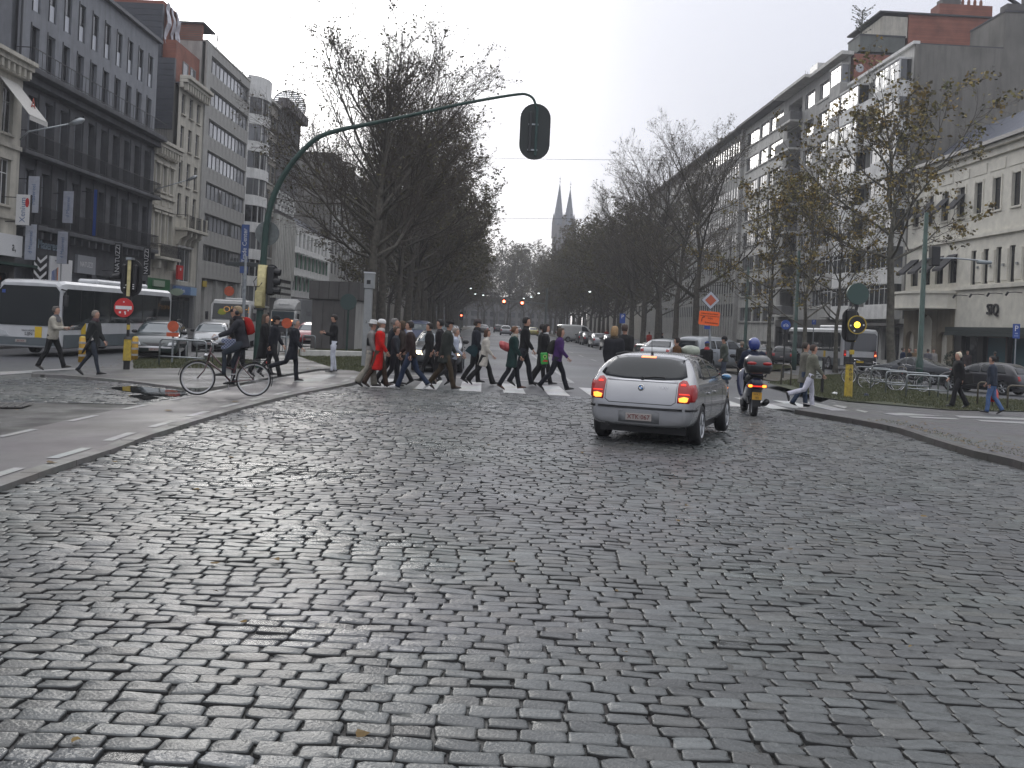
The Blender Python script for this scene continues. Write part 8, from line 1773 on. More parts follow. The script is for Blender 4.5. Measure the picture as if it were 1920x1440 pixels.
def limb(b, pts, rads, m=None, n=9): b.tube(pts, rads, n, m=m)
NP = [0]
PROTO = {}
def person(loc, rz, h, pose, label, top=(.02,)*3, legs=(.02,)*3, shoes=(.015,)*3, hair=(.02, .014, .01), hairlen=0, coat=0.0, hat=None, female=False, yaw=0, group=None, trousers='straight', collar=None, skin=None, flare=0.0, bulk=1.0, scarf=None, hood=False, lowres=False, sole=None, glove=False, extra=None):
    pz = dict(POSES[pose]) if isinstance(pose, str) else dict(pose); J = bodymesh(pz, female, 0.165 if female else 0.185); s = h/1.75
    r = E('person', (loc[0], loc[1], loc[2]), rz, label, 'person', group); r.scale = (s, s, s); z0 = -J['low'] if not pz.get('sit') else pz.get('zoff', 0.0)
    off = V3(0, 0, z0)
    for k in ('hip', 'chest', 'neck', 'head'): J[k] = J[k]+off
    for k in ('leg0', 'leg1'): J[k] = tuple([p+off for p in J[k][:5]])+J[k][5:]
    for k in ('arm0', 'arm1'): J[k] = tuple(p+off for p in J[k])
    nod = radians(pz.get('nod', 6)); yw = radians(yaw)
    # body: one continuous surface
    b = MB()
    torso(b, J, ((-0.06, 0.085, 0.13, 0), (0.05, 0.095, 0.145, 0), (0.18, 0.085, 0.125, 0), (0.33, 0.10, 0.15, 0), (0.46, 0.095, 0.155, 0), (0.52, 0.07, 0.11, 0)))
    limb(b, [J['neck']-J['up']*0.06, J['neck']+J['up']*0.03, J['head']-V3(0.012, 0, 0.05)], [0.062, 0.052, 0.05])
    for k in (0, 1):
        h0, kn, an, heel, toe, tv, dn = J['leg%d' % k]; limb(b, [h0, h0.lerp(kn, .5), kn, kn.lerp(an, .35), an], [0.075, 0.058, 0.040, 0.038, 0.028]); limb(b, [an, an+dn*0.05, an+dn*0.05+tv*0.1], [0.034, 0.036, 0.03])
        s0, el, wr_ = J['arm%d' % k]; limb(b, [s0, s0.lerp(el, .5), el, el.lerp(wr_, .3), wr_], [0.052, 0.045, 0.036, 0.037, 0.025])
    T = build_head(b, J, yw, nod); SK = skin or SKIN
    me = evaluated(b.mesh('body', SK, True), [('REMESH', dict(mode='VOXEL', voxel_size=0.037 if not lowres else 0.045))]); me.materials.clear(); me.materials.append(SK)
    for m_ in (EYE, LIP): me.materials.append(m_)
    q = MB()
    for k, s_ in ((0, 1), (1, -1)): s0, el, wr_ = J['arm%d' % k]; hand(q, wr_, (wr_-el), s_, 0, pz.get('curl', 0.7))
    for s_ in (-1, 1): c = Vector(T(0.083, s_*0.030, 0.012)); q.ell(c, (0.012, 0.013, 0.008), 6, 4, 1)
    c = Vector(T(0.088, 0, -0.055)); q.ell(c, (0.008, 0.022, 0.006), 6, 4, 2)
    bm = bmesh.new(); bm.from_mesh(me); q2 = q.mesh('t', [SK, EYE, LIP]); bm.from_mesh(q2); bm.to_mesh(me); bm.free(); bpy.data.meshes.remove(q2)
    me.polygons.foreach_set('use_smooth', [True]*len(me.polygons)); link('body', me, r)
    # trousers
    LG = cloth(legs); b = MB(); B = bulk
    torso(b, J, ((-0.09, 0.09, 0.125, 0), (0.0, 0.115*B, 0.158*B, 0), (0.10, 0.105*B, 0.15*B, 0), (0.14, 0.095*B, 0.14*B, 0)))
    for k in (0, 1):
        h0, kn, an, heel, toe, tv, dn = J['leg%d' % k]; f = {'straight': (0.062, 0.066, 0.064), 'slim': (0.055, 0.050, 0.045), 'wide': (0.068, 0.078, 0.088)}[trousers]
        mid1 = kn.lerp(an, 0.4)+V3(-0.012, 0, 0)
        limb(b, [h0+V3(0, 0, 0.04), h0.lerp(kn, .45), kn+V3(0.006, 0, 0), mid1, an.lerp(kn, .08)+V3(-0.008, 0, 0), an+dn*0.035], [0.098*B, 0.086, f[0]+0.006, f[1], f[2], (f[2]+0.008, f[2]+0.002)], n=10)
    me = b.mesh('trousers', LG, True); link('trousers', me, r)
    # shoes
    SH = mat('shoe_%02x%02x%02x' % tuple(int(c*255) for c in shoes), shoes, 0.4, nscale=10, namt=0.2); SO = mat('sole_%d' % int(100*(sole or 0.02)), (sole or 0.02,)*3, 0.7)
    for k in (0, 1):
        h0, kn, an, heel, toe, tv, dn = J['leg%d' % k]; b = MB(); hb = heel; L_ = (toe-heel).length; u_ = -dn
        secs = []
        for t, w, hh in ((0.0, 0.026, 0.06), (0.10, 0.036, 0.085), (0.35, 0.036, 0.09), (0.6, 0.043, 0.062), (0.85, 0.040, 0.045), (1.0, 0.022, 0.028)):
            c = hb+tv*(L_*t); secs.append([tuple(c+V3(0, w*y, 0)+u_*(0.012+(hh-0.012)*z)) for y, z in ((-1, 0), (1, 0), (1, .5), (0.6, 1), (-0.6, 1), (-1, .5))])
        b.loft(secs, m=0); secs = []
        for t, w in ((-0.02, 0.026), (0.1, 0.038), (0.35, 0.034), (0.65, 0.046), (0.9, 0.042), (1.03, 0.022)): c = hb+tv*(L_*t); secs.append([tuple(c+V3(0, w*y, 0)+u_*z) for y, z in ((-1, 0), (1, 0), (1, .016), (-1, .016))])
        b.loft(secs, m=1); b.obj('shoe', [SH, SO], r, True)
    # jacket or coat
    TM = cloth(top); b = MB(); B = B*1.07; hem = -0.10-coat*1.15; fl = 1.0+flare
    secs = [(hem, 0.125*B*fl, 0.175*B*fl, -0.01), (hem*0.5-0.02, 0.122*B*(1+flare*.5), 0.17*B*(1+flare*.5), 0), (0.04, 0.118*B, 0.162*B, 0), (0.16, 0.112*B, 0.152*B, 0.0), (0.30, 0.122*B, 0.172*B, 0.0), (0.42, 0.120*B, 0.190*B, -0.005), (0.485, 0.100*B, 0.175*B, -0.01), (0.535, 0.072, 0.105, -0.008), (0.575, 0.066, 0.072, -0.002)]
    torso(b, J, secs)
    for k, s_ in ((0, 1), (1, -1)):
        s0, el, wr_ = J['arm%d' % k]; limb(b, [s0+V3(0, -s_*0.05, 0.01), s0, s0.lerp(el, .5), el, el.lerp(wr_, .45), wr_-(wr_-el)*0.02], [0.07*B, 0.072*B, 0.060*B, 0.054*B, 0.050*B, 0.044], n=10)
    me = evaluated(b.mesh('jacket', TM, True), [('REMESH', dict(mode='VOXEL', voxel_size=0.027 if not lowres else 0.035)), ('SMOOTH', dict(factor=0.6, iterations=3))])
    me.materials.clear(); me.materials.append(TM)
    # folds pressed into the cloth
    from mathutils import noise
    for v in me.vertices:
        n_ = noise.noise(Vector((v.co.x*9, v.co.y*9, v.co.z*5+NP[0]*3)))+0.5*noise.noise(Vector((v.co.x*22, v.co.y*22, v.co.z*16)))
        v.co += v.normal*(n_*0.009+0.004)
    me.polygons.foreach_set('use_smooth', [True]*len(me.polygons)); link('coat' if coat > 0.1 else 'jacket', me, r); NP[0] += 1
    if collar: b = MB(); b.loft([ringell(J['neck']+J['up']*z, rx, ry, 12) for z, rx, ry in ((-0.01, 0.080, 0.088), (0.03, 0.076, 0.082), (0.05, 0.066, 0.07))], cap=False); b.obj('collar', cloth(collar), r, True)
    if scarf: b = MB(); b.loft([ringell(J['neck']+J['up']*z, rx, ry, 12) for z, rx, ry in ((-0.04, 0.10, 0.12), (0.0, 0.105, 0.115), (0.05, 0.085, 0.09), (0.07, 0.06, 0.065))]); b.obj('scarf', cloth(scarf), r, True)
    # hair and hats
    HM = mat('hair_%02x%02x%02x' % tuple(int(min(1, c)*255) for c in hair), hair, 0.65, bump=0.8, bscale=70, nscale=30, namt=0.3); b = MB()
    C0 = J['head']; secs = []
    prof = [(0.125, 0.02, 0.018), (0.118, 0.060, 0.052), (0.095, 0.092, 0.076), (0.055, 0.106, 0.086), (0.02, 0.106, 0.088)]
    ll = {0: [(-0.02, 0.100, 0.082), (-0.05, 0.085, 0.07)], 1: [(-0.03, 0.104, 0.090), (-0.09, 0.095, 0.085), (-0.13, 0.075, 0.07)], 2: [(-0.03, 0.106, 0.094), (-0.10, 0.100, 0.096), (-0.18, 0.090, 0.09), (-0.26, 0.060, 0.075)]}[hairlen]
    for z, rx, ry in prof+ll:
        back = 0.016 if z > 0.03 else 0.030; ring = []
        for j in range(16):
            a = 2*pi*j/16; x = rx*cos(a)-0.010; y = ry*sin(a)
            if z < 0.062 and x > 0.012: x = 0.012+(x-0.012)*0.12         # leaves the face free
            ring.append(T(x-back*0.3, y, z))
        secs.append(ring)
    b.loft(secs); me = b.mesh('hair', HM, True)
    for v in me.vertices:
        n_ = noise.noise(v.co*28+Vector((NP[0], 0, 0))); v.co += (v.co-C0).normalized()*n_*0.012
    link('hair', me, r)
    if hat:
        kind, hc = hat; b = MB()
        if kind == 'beanie': b.loft([[T(-0.006+rx*cos(2*pi*j/14), ry*sin(2*pi*j/14), z) for j in range(14)] for z, rx, ry in ((0.030, 0.112, 0.094), (0.055, 0.116, 0.098), (0.10, 0.106, 0.09), (0.135, 0.075, 0.062), (0.148, 0.03, 0.025))])
        if kind == 'brim': b.loft([[T(-0.006+rx*cos(2*pi*j/16), ry*sin(2*pi*j/16), z) for j in range(16)] for z, rx, ry in ((0.035, 0.15, 0.13), (0.05, 0.155, 0.135), (0.058, 0.112, 0.096), (0.12, 0.104, 0.088), (0.148, 0.08, 0.065), (0.155, 0.03, 0.025))])
        if kind == 'cap': b.loft([[T(-0.006+rx*cos(2*pi*j/14), ry*sin(2*pi*j/14), z) for j in range(14)] for z, rx, ry in ((0.045, 0.112, 0.094), (0.09, 0.110, 0.092), (0.125, 0.08, 0.068), (0.138, 0.03, 0.025))]); b.loft([[T(x, y*w, z) for y, z in ((-1, 0.052), (1, 0.052), (1, 0.060), (-1, 0.060))] for x, w in ((0.07, 0.07), (0.13, 0.062), (0.17, 0.03))])
        if kind == 'helmet': b.loft([[T(-0.005+rx*cos(2*pi*j/16), ry*sin(2*pi*j/16), z) for j in range(16)] for z, rx, ry in ((-0.12, 0.095, 0.085), (-0.09, 0.125, 0.115), (-0.02, 0.148, 0.132), (0.05, 0.152, 0.135), (0.11, 0.125, 0.11), (0.15, 0.075, 0.065), (0.163, 0.02, 0.02))])
        b.obj('helmet' if kind == 'helmet' else 'hat', hc if not isinstance(hc, tuple) else cloth(hc), r, True)
    r['_J'] = 0; JJ[r.name] = (J, T); return r
JJ = {}
def bagsub(r, pts=None): pass
def held(name, label, cat, owner, local, build, m, rot=(0, 0, 0), smooth=True):
    """a thing carried by a person: top-level, placed in the person's frame"""
    b = MB(); build(b); me = b.mesh(name, m, smooth); o = link(name, me); M_ = owner.matrix_basis @ Matrix.Translation(local) @ Matrix.Rotation(rot[2], 4, 'Z') @ Matrix.Rotation(rot[1], 4, 'Y') @ Matrix.Rotation(rot[0], 4, 'X')
    o.matrix_basis = M_; tag(o, label, cat); return o
def ph(px, pyf, pyh, h=0.0, hmin=1.5, hmax=1.92):
    p = gp(px, pyf, h); H_ = (pyf-pyh)*p.y/FPX; return p, max(hmin, min(hmax, H_))
RT, LF, AW, TW = 0.0, pi, pi/2, -pi/2
def pp(px, pyf, pyh, rz, pose, label, hh=0.0, **kw):
    p, H_ = ph(px, pyf, pyh, hh, kw.pop('hmin', 1.5), kw.pop('hmax', 1.92)); return person(p, rz, H_, pose, label, **kw)
K = (.014, .014, .015); DK = (.022, .022, .026); JN = (.035, .055, .11); BR = (.045, .032, .022)
# --- left group on the island
a = pp(96, 694, 576, RT, 'paper', 'man in a beige and grey jacket reading a paper as he strides by the bus', hh=.045, top=(.34, .32, .27), legs=K, shoes=(.03, .025, .02), hair=(.10, .09, .08), collar=(.09, .09, .095), bulk=1.12)
J, T = JJ[a.name]; b = MB(); b.loft([ringell(J['hip']+J['up']*z, rx*1.12, ry*1.12, 14, J['lean']) for z, rx, ry in ((0.40, 0.136, 0.205), (0.46, 0.128, 0.20), (0.52, 0.098, 0.15), (0.56, 0.082, 0.10))], cap=False); b.obj('shoulder_yoke', cloth((.10, .10, .105)), a, True)
w = (J['arm0'][2]+J['arm1'][2])/2; held('folded_map', 'white folded paper held in both hands by the man in beige', 'paper', a, w+V3(0.13, 0, 0.02), lambda b: b.bbox(-0.12, 0.12, -0.16, 0.16, -0.004, 0.004, 0.002), WHITEP, (0, radians(-25), 0))
a = pp(170, 704, 583, RT, 'strideb', 'grey-haired walker in a dark coat carrying an umbrella past the yellow post', hh=.045, top=(.022, .024, .024), legs=(.028, .034, .045), hair=(.22, .19, .16), coat=0.14, scarf=(.07, .04, .045), bulk=1.12, hairlen=0, shoes=(.02, .02, .02), trousers='slim')
J, T = JJ[a.name]; held('umbrella', 'folded dark umbrella with hooked handle under the grey-haired walker arm', 'umbrella', a, J['arm1'][2]+V3(0.05, -0.04, 0.02), lambda b: (b.tube([(0, 0, -0.35), (0, 0, 0.2), (0.0, 0, 0.33), (0.03, 0, 0.37), (0.07, 0, 0.36), (0.09, 0, 0.32)], 0.01, 6), b.tube([(0, 0, -0.38), (0, 0, -0.3), (0, 0, 0.0), (0, 0, 0.2)], [0.01, 0.035, 0.03, 0.015], 8)), BLACK, (0, radians(28), 0))
held('white_handbag', 'small white handbag edge by the grey-haired walker hip', 'bag', a, J['hip']+V3(0.02, -0.2, 0.02), lambda b: b.bbox(-0.09, 0.09, -0.03, 0.03, -0.035, 0.035, 0.012), mat('off_white_leather', (.45, .43, .40), .5), (0, radians(-25), 0))
pp(623, 699, 593, radians(200), 'read', 'young man in a black hooded jacket and white jeans standing on the kerb edge', hh=.05, top=(.012, .012, .014), legs=(.50, .52, .58), hair=(.015, .01, .008), collar=(.02, .02, .024), trousers='slim', shoes=(.03, .03, .03), sole=.3, yaw=10)
# cyclist
BKm = BK.matrix_basis; sb = BK.scale[0]
def bk(x, y, z): return BK.matrix_basis @ Vector((x, y, z))
pose_c = dict(legs=((62, 62), (24, 22)), arms=((38, 30, 3, -0.12), (38, 30, 3, -0.12)), lean=14, sit=True, zoff=0.0, nod=8)
hs_ = 1.62; sc_ = hs_/1.75; seat = bk(0.24, 0, 0.97)
a = person((seat.x, seat.y, seat.z-(0.93-0.10)*sc_), BK_h, hs_, pose_c, 'fair-haired woman in a dark anorak with a red rucksack riding the town bicycle', top=(.03, .03, .036), legs=(.03, .036, .045), hair=(.26, .19, .11), hairlen=0, collar=(.02, .02, .02), shoes=(.012,)*3, scarf=(.02, .018, .022), bulk=1.08, trousers='slim')
J, T = JJ[a.name]; WG = cloth((.5, .5, .52))
for k in (0, 1): s0, el, wr_ = J['arm%d' % k]; b = MB(); hand(b, wr_, wr_-el, 1 if k == 0 else -1, curl=1.0); me = b.mesh('glove', WG, True); 
b = MB()
for k, s_ in ((0, 1), (1, -1)): s0, el, wr_ = J['arm%d' % k]; d = (wr_-el).normalized(); b.tube([wr_-d*0.03, wr_+d*0.03, wr_+d*0.09, wr_+d*0.12], [0.034, (0.028, 0.044), (0.026, 0.046), (0.014, 0.03)], 8)
b.obj('gloves', WG, a, True); b = MB(); b.ell(J['head']+V3(-0.0, 0.088, -0.02), (0.045, 0.025, 0.055), 10, 6); b.ell(J['head']+V3(-0.0, -0.088, -0.02), (0.045, 0.025, 0.055), 10, 6); b.obj('ear_warmers', BLACK, a, True)
def rucksack(b, L_=0.40, W_=0.28, D_=0.17): b.loft([[(x*D_, y*W_/2, z*L_) for x, y in ((0, -0.8), (0, 0.8), (-0.3, 1), (-0.8, 0.85), (-1, 0.4), (-1, -0.4), (-0.8, -0.85), (-0.3, -1))] if False else [(-d*D_*k, y*W_/2*w, z*L_) for d, y in ((0, -0.8), (0, 0.8), (0.35, 1), (0.8, 0.85), (1, 0.4), (1, -0.4), (0.8, -0.85), (0.35, -1))] for z, w, k in ((-0.5, 0.75, 0.6), (-0.42, 0.98, 1.0), (-0.1, 1.0, 1.05), (0.25, 0.95, 0.9), (0.42, 0.8, 0.65), (0.5, 0.5, 0.3))])
held('rucksack', 'red rucksack on the cycling woman back', 'bag', a, J['chest']+V3(-0.13, 0, 0.03), rucksack, cloth((.28, .014, .012)), (0, J['lean'], 0))
# people behind the cyclist
pp(449, 692, 596, RT, 'mid', 'child with ginger hair half hidden behind the cyclist rucksack', hh=.045, top=(.03, .03, .035), legs=K, hair=(.16, .07, .03), hmin=1.3)
a = pp(436, 690, 582, LF, 'mid', 'person in a dark peaked cap hidden behind the cyclist', hh=.045, top=(.03, .028, .026), legs=K, hair=(.05, .035, .02), hat=('cap', (.02, .02, .025)))
held('checked_bag', 'blue and white checked shopping bag hanging beside the cyclist arm', 'bag', a, V3(0.10, 0.16, 0.72), lambda b: b.bbox(-0.22, 0.22, -0.07, 0.07, -0.17, 0.17, 0.03), mat('checked_cloth_base', (.05, .08, .18), .8), (0, 0, 0), False)
chk = bpy.data.materials['checked_cloth_base'].node_tree; cb = chk.nodes['Principled BSDF']; ck = chk.nodes.new('ShaderNodeTexChecker'); ck.inputs['Scale'].default_value = 22; ck.inputs[1].default_value = (.03, .05, .14, 1); ck.inputs[2].default_value = (.30, .32, .38, 1); co_ = chk.nodes.new('ShaderNodeTexCoord'); chk.links.new(co_.outputs['Object'], ck.inputs[0]); chk.links.new(ck.outputs[0], cb.inputs[0])
pp(491, 706, 591, RT, 'stride', 'long-haired woman in a long black coat behind the man in black cap', hh=.045, top=K, legs=K, hair=(.06, .035, .02), hairlen=2, coat=0.30, female=True)
pp(509, 708, 594, RT, 'strideb', 'man in a black knitted cap and black coat walking beside the long-haired woman', hh=.045, top=(.012, .013, .018), legs=K, hat=('beanie', (.012, .012, .014)), coat=0.16, collar=K)
pp(547, 714, 599, RT, 'kick', 'grey-haired man in a black suit crossing the cycle path', hh=.06, top=(.012, .013, .018), legs=(.012, .013, .018), hair=(.25, .24, .23), coat=0.20, bulk=1.1)
# --- the crossing, left part
pp(692, 726, 604, RT, 'mid', 'person in beige trousers and pale hat just behind the red coat', top=(.20, .19, .18), legs=(.26, .24, .20), hat=('brim', (.42, .42, .41)), hair=(.2, .17, .14), bulk=1.05, trousers='wide')
a = pp(707, 727, 602, RT, 'stride', 'woman in a bright red coat and white knitted hat on the crossing', top=(.50, .012, .010), legs=(.05, .03, .02), hat=('beanie', (.55, .55, .54)), hair=(.2, .15, .1), coat=0.34, flare=0.10, female=True, scarf=(.42, .40, .38), shoes=(.04, .025, .02))
J, T = JJ[a.name]; held('shoulder_bag', 'black shoulder bag behind the red coat', 'bag', a, J['chest']+V3(-0.18, 0.05, -0.05), rucksack, cloth(K))
pp(731, 723, 598, RT, 'strideb', 'tall grey-haired man in a dark jacket behind the boy', top=(.015, .018, .024), legs=K, hair=(.16, .15, .14), bulk=1.08)
pp(737, 726, 615, RT, 'mid', 'brown-haired boy in a dark shiny jacket in front of the grey-haired man', top=(.03, .034, .042), legs=(.015, .015, .02), hair=(.055, .035, .02), hmin=1.35, yaw=-10)
pp(750, 722, 604, LF, 'mid', 'brown-haired person hidden between the boy and the man in a brown jacket', top=(.04, .03, .025), legs=K, hair=(.07, .04, .02), hairlen=1)
pp(768, 731, 602, LF, 'big', 'man in brown jacket, jeans and white shoes striding left', top=(.030, .018, .016), legs=(.020, .030, .058), hair=(.012, .009, .008), collar=(.5, .5, .52), shoes=(.5, .5, .5), sole=.5, trousers='straight')
pp(803, 718, 608, LF, 'stride', 'dark-haired woman in black walking left in front of the lit headlight', top=K, legs=K, hair=(.014, .01, .01), hairlen=0, collar=(.02,)*3, female=True, trousers='slim', bulk=1.05)
pp(822, 722, 602, LF, 'mid', 'black-haired person between the woman in black and the old man with cap', top=(.016, .014, .016), legs=K, hair=(.01, .01, .01))
pp(832, 731, 602, RT, 'strideb', 'old man with dark cap, dark green coat and brown trousers stooping forward', top=(.028, .032, .028), legs=(.05, .036, .022), hat=('cap', (.02, .018, .018)), hair=(.05, .05, .05), coat=0.14, bulk=1.22, shoes=(.04, .025, .015), trousers='straight')
pp(847, 727, 616, RT, 'carry', 'elderly person in a pale blue-white jacket at the old man side', top=(.36, .39, .46), legs=(.03, .028, .03), hair=(.25, .2, .17), hmin=1.45, shoes=(.2, .16, .13))
# --- the crossing, middle
a = pp(888, 719, 602, RT, 'mid', 'person in a dark knitted cap behind the woman in the cream coat', top=(.02, .022, .03), legs=K, hat=('beanie', (.06, .05, .05)), hair=(.05, .04, .03), scarf=(.02, .02, .02))
a = pp(905, 722, 617, RT, 'big', 'brown-haired woman in a short cream coat and black trousers', top=(.46, .43, .38), legs=K, hair=(.07, .035, .018), hairlen=1, coat=0.20, flare=0.16, female=True, collar=(.5, .48, .44), trousers='wide')
J, T = JJ[a.name]; held('shoulder_bag', 'dark teal shoulder bag swinging behind the cream coat', 'bag', a, J['hip']+V3(-0.36, 0.12, 0.16), lambda b: b.loft([[(x, y*0.06, z) for x, y, z in ((-0.17*w, -1, zz), (0.17*w, -1, zz), (0.17*w, 1, zz), (-0.17*w, 1, zz))] for zz, w in ((-0.16, 1.1), (0.02, 1.0), (0.16, 0.4))]), cloth((.015, .035, .042)), (0, radians(32), 0), False)
a = pp(958, 731, 614, RT, 'stride', 'woman with tied brown hair in a dark green coat and brown heels', top=(.010, .030, .028), legs=(.014, .014, .018), hair=(.12, .06, .03), hairlen=0, coat=0.20, flare=0.06, female=True, scarf=(.28, .26, .22), shoes=(.09, .035, .02), bulk=1.1)
J, T = JJ[a.name]; held('red_bag', 'red patterned sports bag on the back of the dark green coat', 'bag', a, J['chest']+V3(-0.21, 0.02, -0.12), lambda b: b.loft([[(x, 0.12*cos(t), 0.155*sin(t)*w+x*-0.35) for t in [2*pi*i/12 for i in range(12)]] for x, w in ((-0.20, 0.3), (-0.17, 0.7), (-0.04, 0.85), (0.10, 0.8), (0.17, 0.5))]), mat('red_pattern', (.40, .015, .02), .5, nscale=9, namt=.5, col2=(.55, .12, .12)))
pp(979, 724, 597, RT, 'stride', 'tall black-haired man in a black coat right behind the dark green coat', top=(.010, .010, .011), legs=(.012, .014, .018), hair=(.010, .008, .007), collar=K, hmax=1.95)
a = pp(1017, 724, 610, RT, 'stride', 'woman with dark hair and white collar in a black coat', top=K, legs=K, hair=(.015, .011, .01), hairlen=1, coat=0.28, female=True, collar=(.45, .45, .45), flare=.05)
pp(1012, 719, 610, RT, 'mid', 'person almost hidden behind the woman with the white collar', top=(.02,)*3, legs=K, hair=(.015, .012, .01))
a = pp(1042, 733, 614, RT, 'big', 'woman with long brown hair in a purple jacket and black trousers', top=(.055, .022, .10), legs=(.014, .013, .018), hair=(.055, .032, .022), hairlen=1, female=True, bulk=1.05)
J, T = JJ[a.name]; held('rucksack', 'dark olive rucksack slung behind the purple jacket', 'bag', a, J['chest']+V3(-0.14, 0.06, -0.08), rucksack, cloth((.022, .022, .018)), (0, J['lean'], 0))
o = held('green_bag', 'bright green carrier bag with round print left of the purple jacket', 'bag', a, J['hip']+V3(-0.36, 0.0, -0.02), lambda b: b.bbox(-0.10, 0.10, -0.05, 0.05, -0.18, 0.14, 0.02), mat('green_carrier', (.03, .30, .05), .5, nscale=6, namt=.2), (0, radians(-6), 0), False)
b = MB(); b.prism(disc(0.055, 14), -0.0535, -0.0505); b.obj('round_print', mat('lime_print', (.30, .50, .10), .5), o, loc=(0.02, 0, 0.03)); b = MB(); b.prism(disc(0.03, 12), -0.056, -0.0536); b.obj('round_print', GREENP, o, loc=(0.02, 0, 0.03)); b = MB(); b.prism([(-0.06, -0.10), (0.08, -0.12), (0.085, -0.07), (0.0, -0.05)], -0.0535, -0.0505); b.obj('red_print', REDP, o)
# --- pair behind the car, people on the right corner
pp(1146, 752, 615, radians(70), 'mid', 'blonde woman in a dark fur-collared coat between the avenue and the silver car', top=(.022, .022, .024), legs=K, hair=(.30, .19, .09), hairlen=1, coat=0.30, scarf=(.05, .04, .03), female=True, bulk=1.12, hmax=1.8)
pp(1166, 738, 612, radians(60), 'pockets', 'dark-haired man in a black jacket beside the blonde woman', top=(.014, .014, .014), legs=K, hair=(.05, .03, .022), bulk=1.12)
a = pp(1268, 735, 636, radians(150), 'carry', 'dark-haired person in a brown jacket behind the silver car roof', top=(.09, .045, .02), legs=K, hair=(.012, .01, .01), hmin=1.6)
J, T = JJ[a.name]; held('plastic_sack', 'pale translucent plastic sack carried behind the silver car roof', 'bag', a, J['chest']+V3(-0.30, -0.25, 0.06), lambda b: b.loft([[(x, 0.20*w*cos(t)+0.02*sin(3*t+x*20), 0.17*w*sin(t)) for t in [2*pi*i/12 for i in range(12)]] for x, w in ((-0.42, 0.3), (-0.34, 0.85), (-0.15, 1.05), (0.1, 0.95), (0.24, 0.5), (0.33, 0.25))]), mat('plastic_sack', (.30, .33, .27), .35, nscale=5, namt=.3, bump=1.0, bscale=12), (0, 0, radians(-20)))
pp(1322, 726, 643, AW, 'stand', 'child in a blue cap and black coat with red and white stripe', top=K, legs=K, hat=('cap', (.02, .04, .16)), hair=(.05, .03, .02), hmin=1.3, scarf=(.40, .05, .05))
pp(1355, 722, 634, LF, 'pockets', 'man in an olive jacket and black cap standing behind the silver car', top=(.06, .068, .056), legs=(.05, .06, .08), hat=('beanie', (.012,)*3), hair=(.02,)*3, bulk=1.14, hmax=1.85)
pp(1388, 716, 642, radians(100), 'stand', 'dark figure with a pale face close to the scooter rider', top=(.02,)*3, legs=K, hair=(.2, .16, .12), hmin=1.55)
# scooter rider
pose_s = dict(legs=((52, 34), (14, 3)), arms=((34, 38, 14, -0.05), (34, 38, 14, -0.05)), lean=2, sit=True, nod=0)
hd = radians(-5); seatp = SP+Vector((-sin(hd)*0.28, cos(hd)*0.28, 0)); sc_ = 1.0
rider = person((seatp.x, seatp.y, seatp.z+0.93-0.93+0.0), pi/2+hd, 1.75, dict(pose_s, zoff=-0.04), 'scooter rider in a dark suit and blue helmet with one foot on the cobbles', top=(.014, .018, .034), legs=K, hair=(.01,)*3, hat=('helmet', mat('blue_helmet', (.015, .035, .20), .15, coat=1)), bulk=1.25, shoes=(.01,)*3)
pp(1378+28, 716, 646, AW, 'stand', 'person in a blue-grey jacket just beyond the blue helmet', top=(.04, .06, .10), legs=K, hair=(.02,)*3)
# --- right pavement
a = pp(1517, 767, 647, RT, 'kick', 'man in an olive-grey sweater and white trousers stepping right', hh=.02, top=(.135, .135, .105), legs=(.46, .46, .52), hair=(.05, .03, .02), shoes=(.02,)*3, bulk=1.08, hmax=1.95)
pp(1504, 765, 645, RT, 'mid', 'person in a long beige-grey coat and jeans half behind the man in white trousers', hh=.0, top=(.13, .125, .105), legs=(.03, .045, .075), hair=(.03, .022, .016), coat=0.16, hmax=1.95)
a = pp(1795, 766, 675, LF, 'stride', 'woman with short blonde hair in black clothes walking left by the rails', hh=RH, top=K, legs=(.016, .016, .018), hair=(.62, .55, .42), hairlen=0, coat=0.05, trousers='wide', shoes=(.02,)*3, female=True, bulk=1.1, hmin=1.62)
J, T = JJ[a.name]; held('shoulder_bag', 'large black shoulder bag behind the blonde woman', 'bag', a, J['hip']+V3(-0.22, 0.12, 0.02), lambda b: b.bbox(-0.17, 0.17, -0.07, 0.07, -0.18, 0.16, 0.03), cloth((.02, .022, .02)), (0, radians(8), 0), False)
a = pp(1858, 776, 670, radians(150), 'mid', 'person in a dark blue jacket and light blue jeans at the right edge', hh=RH, top=(.028, .036, .052), legs=(.075, .13, .26), hair=(.014, .012, .012), bulk=1.15, trousers='straight', hmax=1.9)
J, T = JJ[a.name]; o = held('red_bag', 'bright red plastic bag hanging from the hand of the person in blue jeans', 'bag', a, V3(-0.02, -0.32, 0.58), lambda b: b.loft([[(x*w, y*0.10*w, z) for x, y in ((-0.17, -0.6), (0, -1), (0.17, -0.6), (0.17, 0.6), (0, 1), (-0.17, 0.6))] for z, w in ((-0.22, 0.85), (-0.18, 1.05), (0.05, 0.95), (0.16, 0.7), (0.24, 0.2))]), mat('red_plastic', (.55, .03, .015), .35, nscale=8, namt=.2, bump=.8, bscale=16), (0, 0, radians(60)))
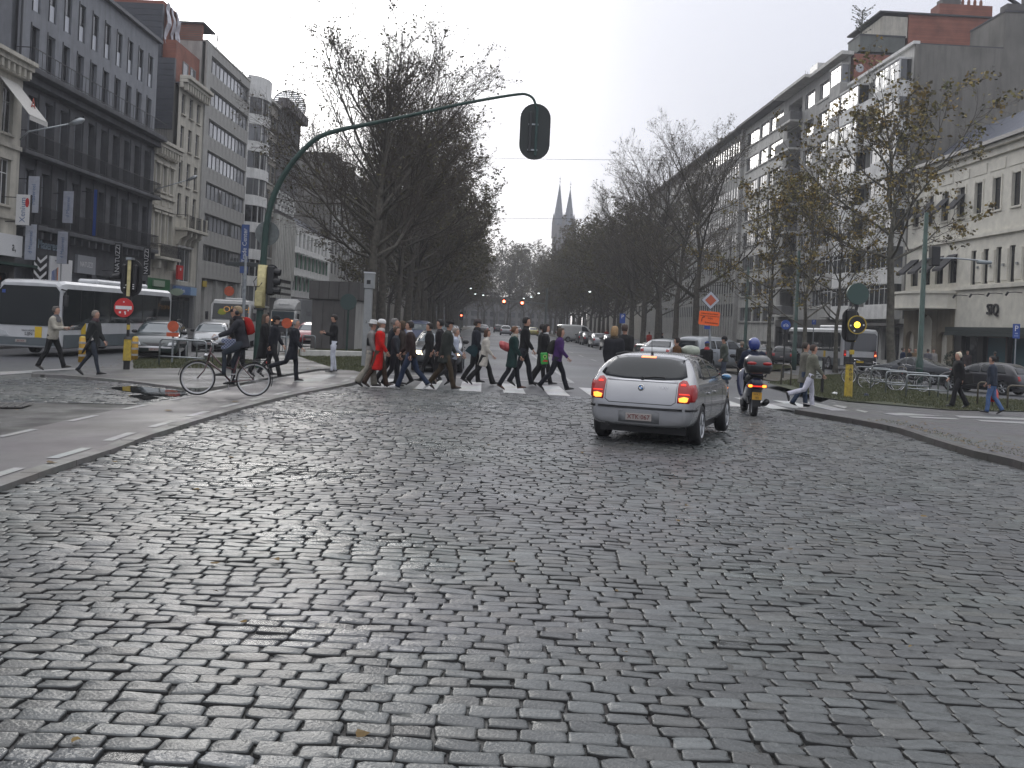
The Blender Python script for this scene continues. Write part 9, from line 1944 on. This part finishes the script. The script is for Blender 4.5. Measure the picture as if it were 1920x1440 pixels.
# --- far pedestrians
FARG = 'people far along the right pavement'
far = [(1690, 58, RT, 'mid', (.02, .03, .06), 'person in a dark blue coat farthest left of the far group beyond the rails'), (1703, 57, LF, 'stand', (.02,)*3, 'dark-clothed person in the far group by the green box'), (1714, 59, TW, 'stand', (.14, .10, .06), 'person in a tan coat with something red held up in the far group'), (1738, 60, AW, 'mid', (.09, .09, .10), 'person in a grey coat just right of the thick green post'), (1748, 62, TW, 'stand', (.22, .21, .20), 'person in a pale patterned coat near the hotel arches'), (1800, 64, LF, 'mid', (.03, .03, .03), 'dark figure beside the shop shrubs'), (1812, 63, TW, 'stand', (.04, .03, .03), 'second dark figure beside the shop window'), (1864, 66, AW, 'mid', (.015,)*3, 'dark figure in front of the teal shop window')]
for px, Y, rz, po, tp, lab in far: person(xat(px, Y, .1), rz, 1.72, po, lab, top=tp, legs=K, hair=(.05, .04, .03), group=FARG, lowres=True, coat=0.1)
for px, Y, rz, lab in ((1216, 92, AW, 'small figure in red beyond the parked cars'), (1136, 120, TW, 'tiny figure in red jacket far along the right tree row'), (590, 66, AW, 'motorcyclist-like dark figure left of the kiosk top'), (1240, 95, RT, 'small dark figure beyond the silver saloon')):
    person(xat(px, Y, .1), rz, 1.72, 'mid', lab, top=(.30, .03, .02) if 'red' in lab else K, legs=K, lowres=True)
# ------------------------------------------------------------------ the damp air
hz = MB(); hz.box(-720, 720, -50, 900, -3, 95); me = hz.mesh('haze', [], fix=True)
hm = bpy.data.materials.new('haze'); hm.use_nodes = True; hm.node_tree.nodes.clear()
ho = hm.node_tree.nodes.new('ShaderNodeOutputMaterial'); hv = hm.node_tree.nodes.new('ShaderNodeVolumePrincipled')
hv.inputs['Color'].default_value = (0.93, 0.95, 1.0, 1); hv.inputs['Density'].default_value = 0.0007; hv.inputs['Anisotropy'].default_value = 0.3
hm.node_tree.links.new(hv.outputs[0], ho.inputs['Volume']); me.materials.clear(); me.materials.append(hm)
hzo = link('haze', me); hzo['kind'] = 'stuff'
for o_ in bpy.data.objects:
    for k_ in ('_J', '_len'):
        if k_ in o_: del o_[k_]
bpy.context.view_layer.update()
bpy.data.scenes.remove(TMP)
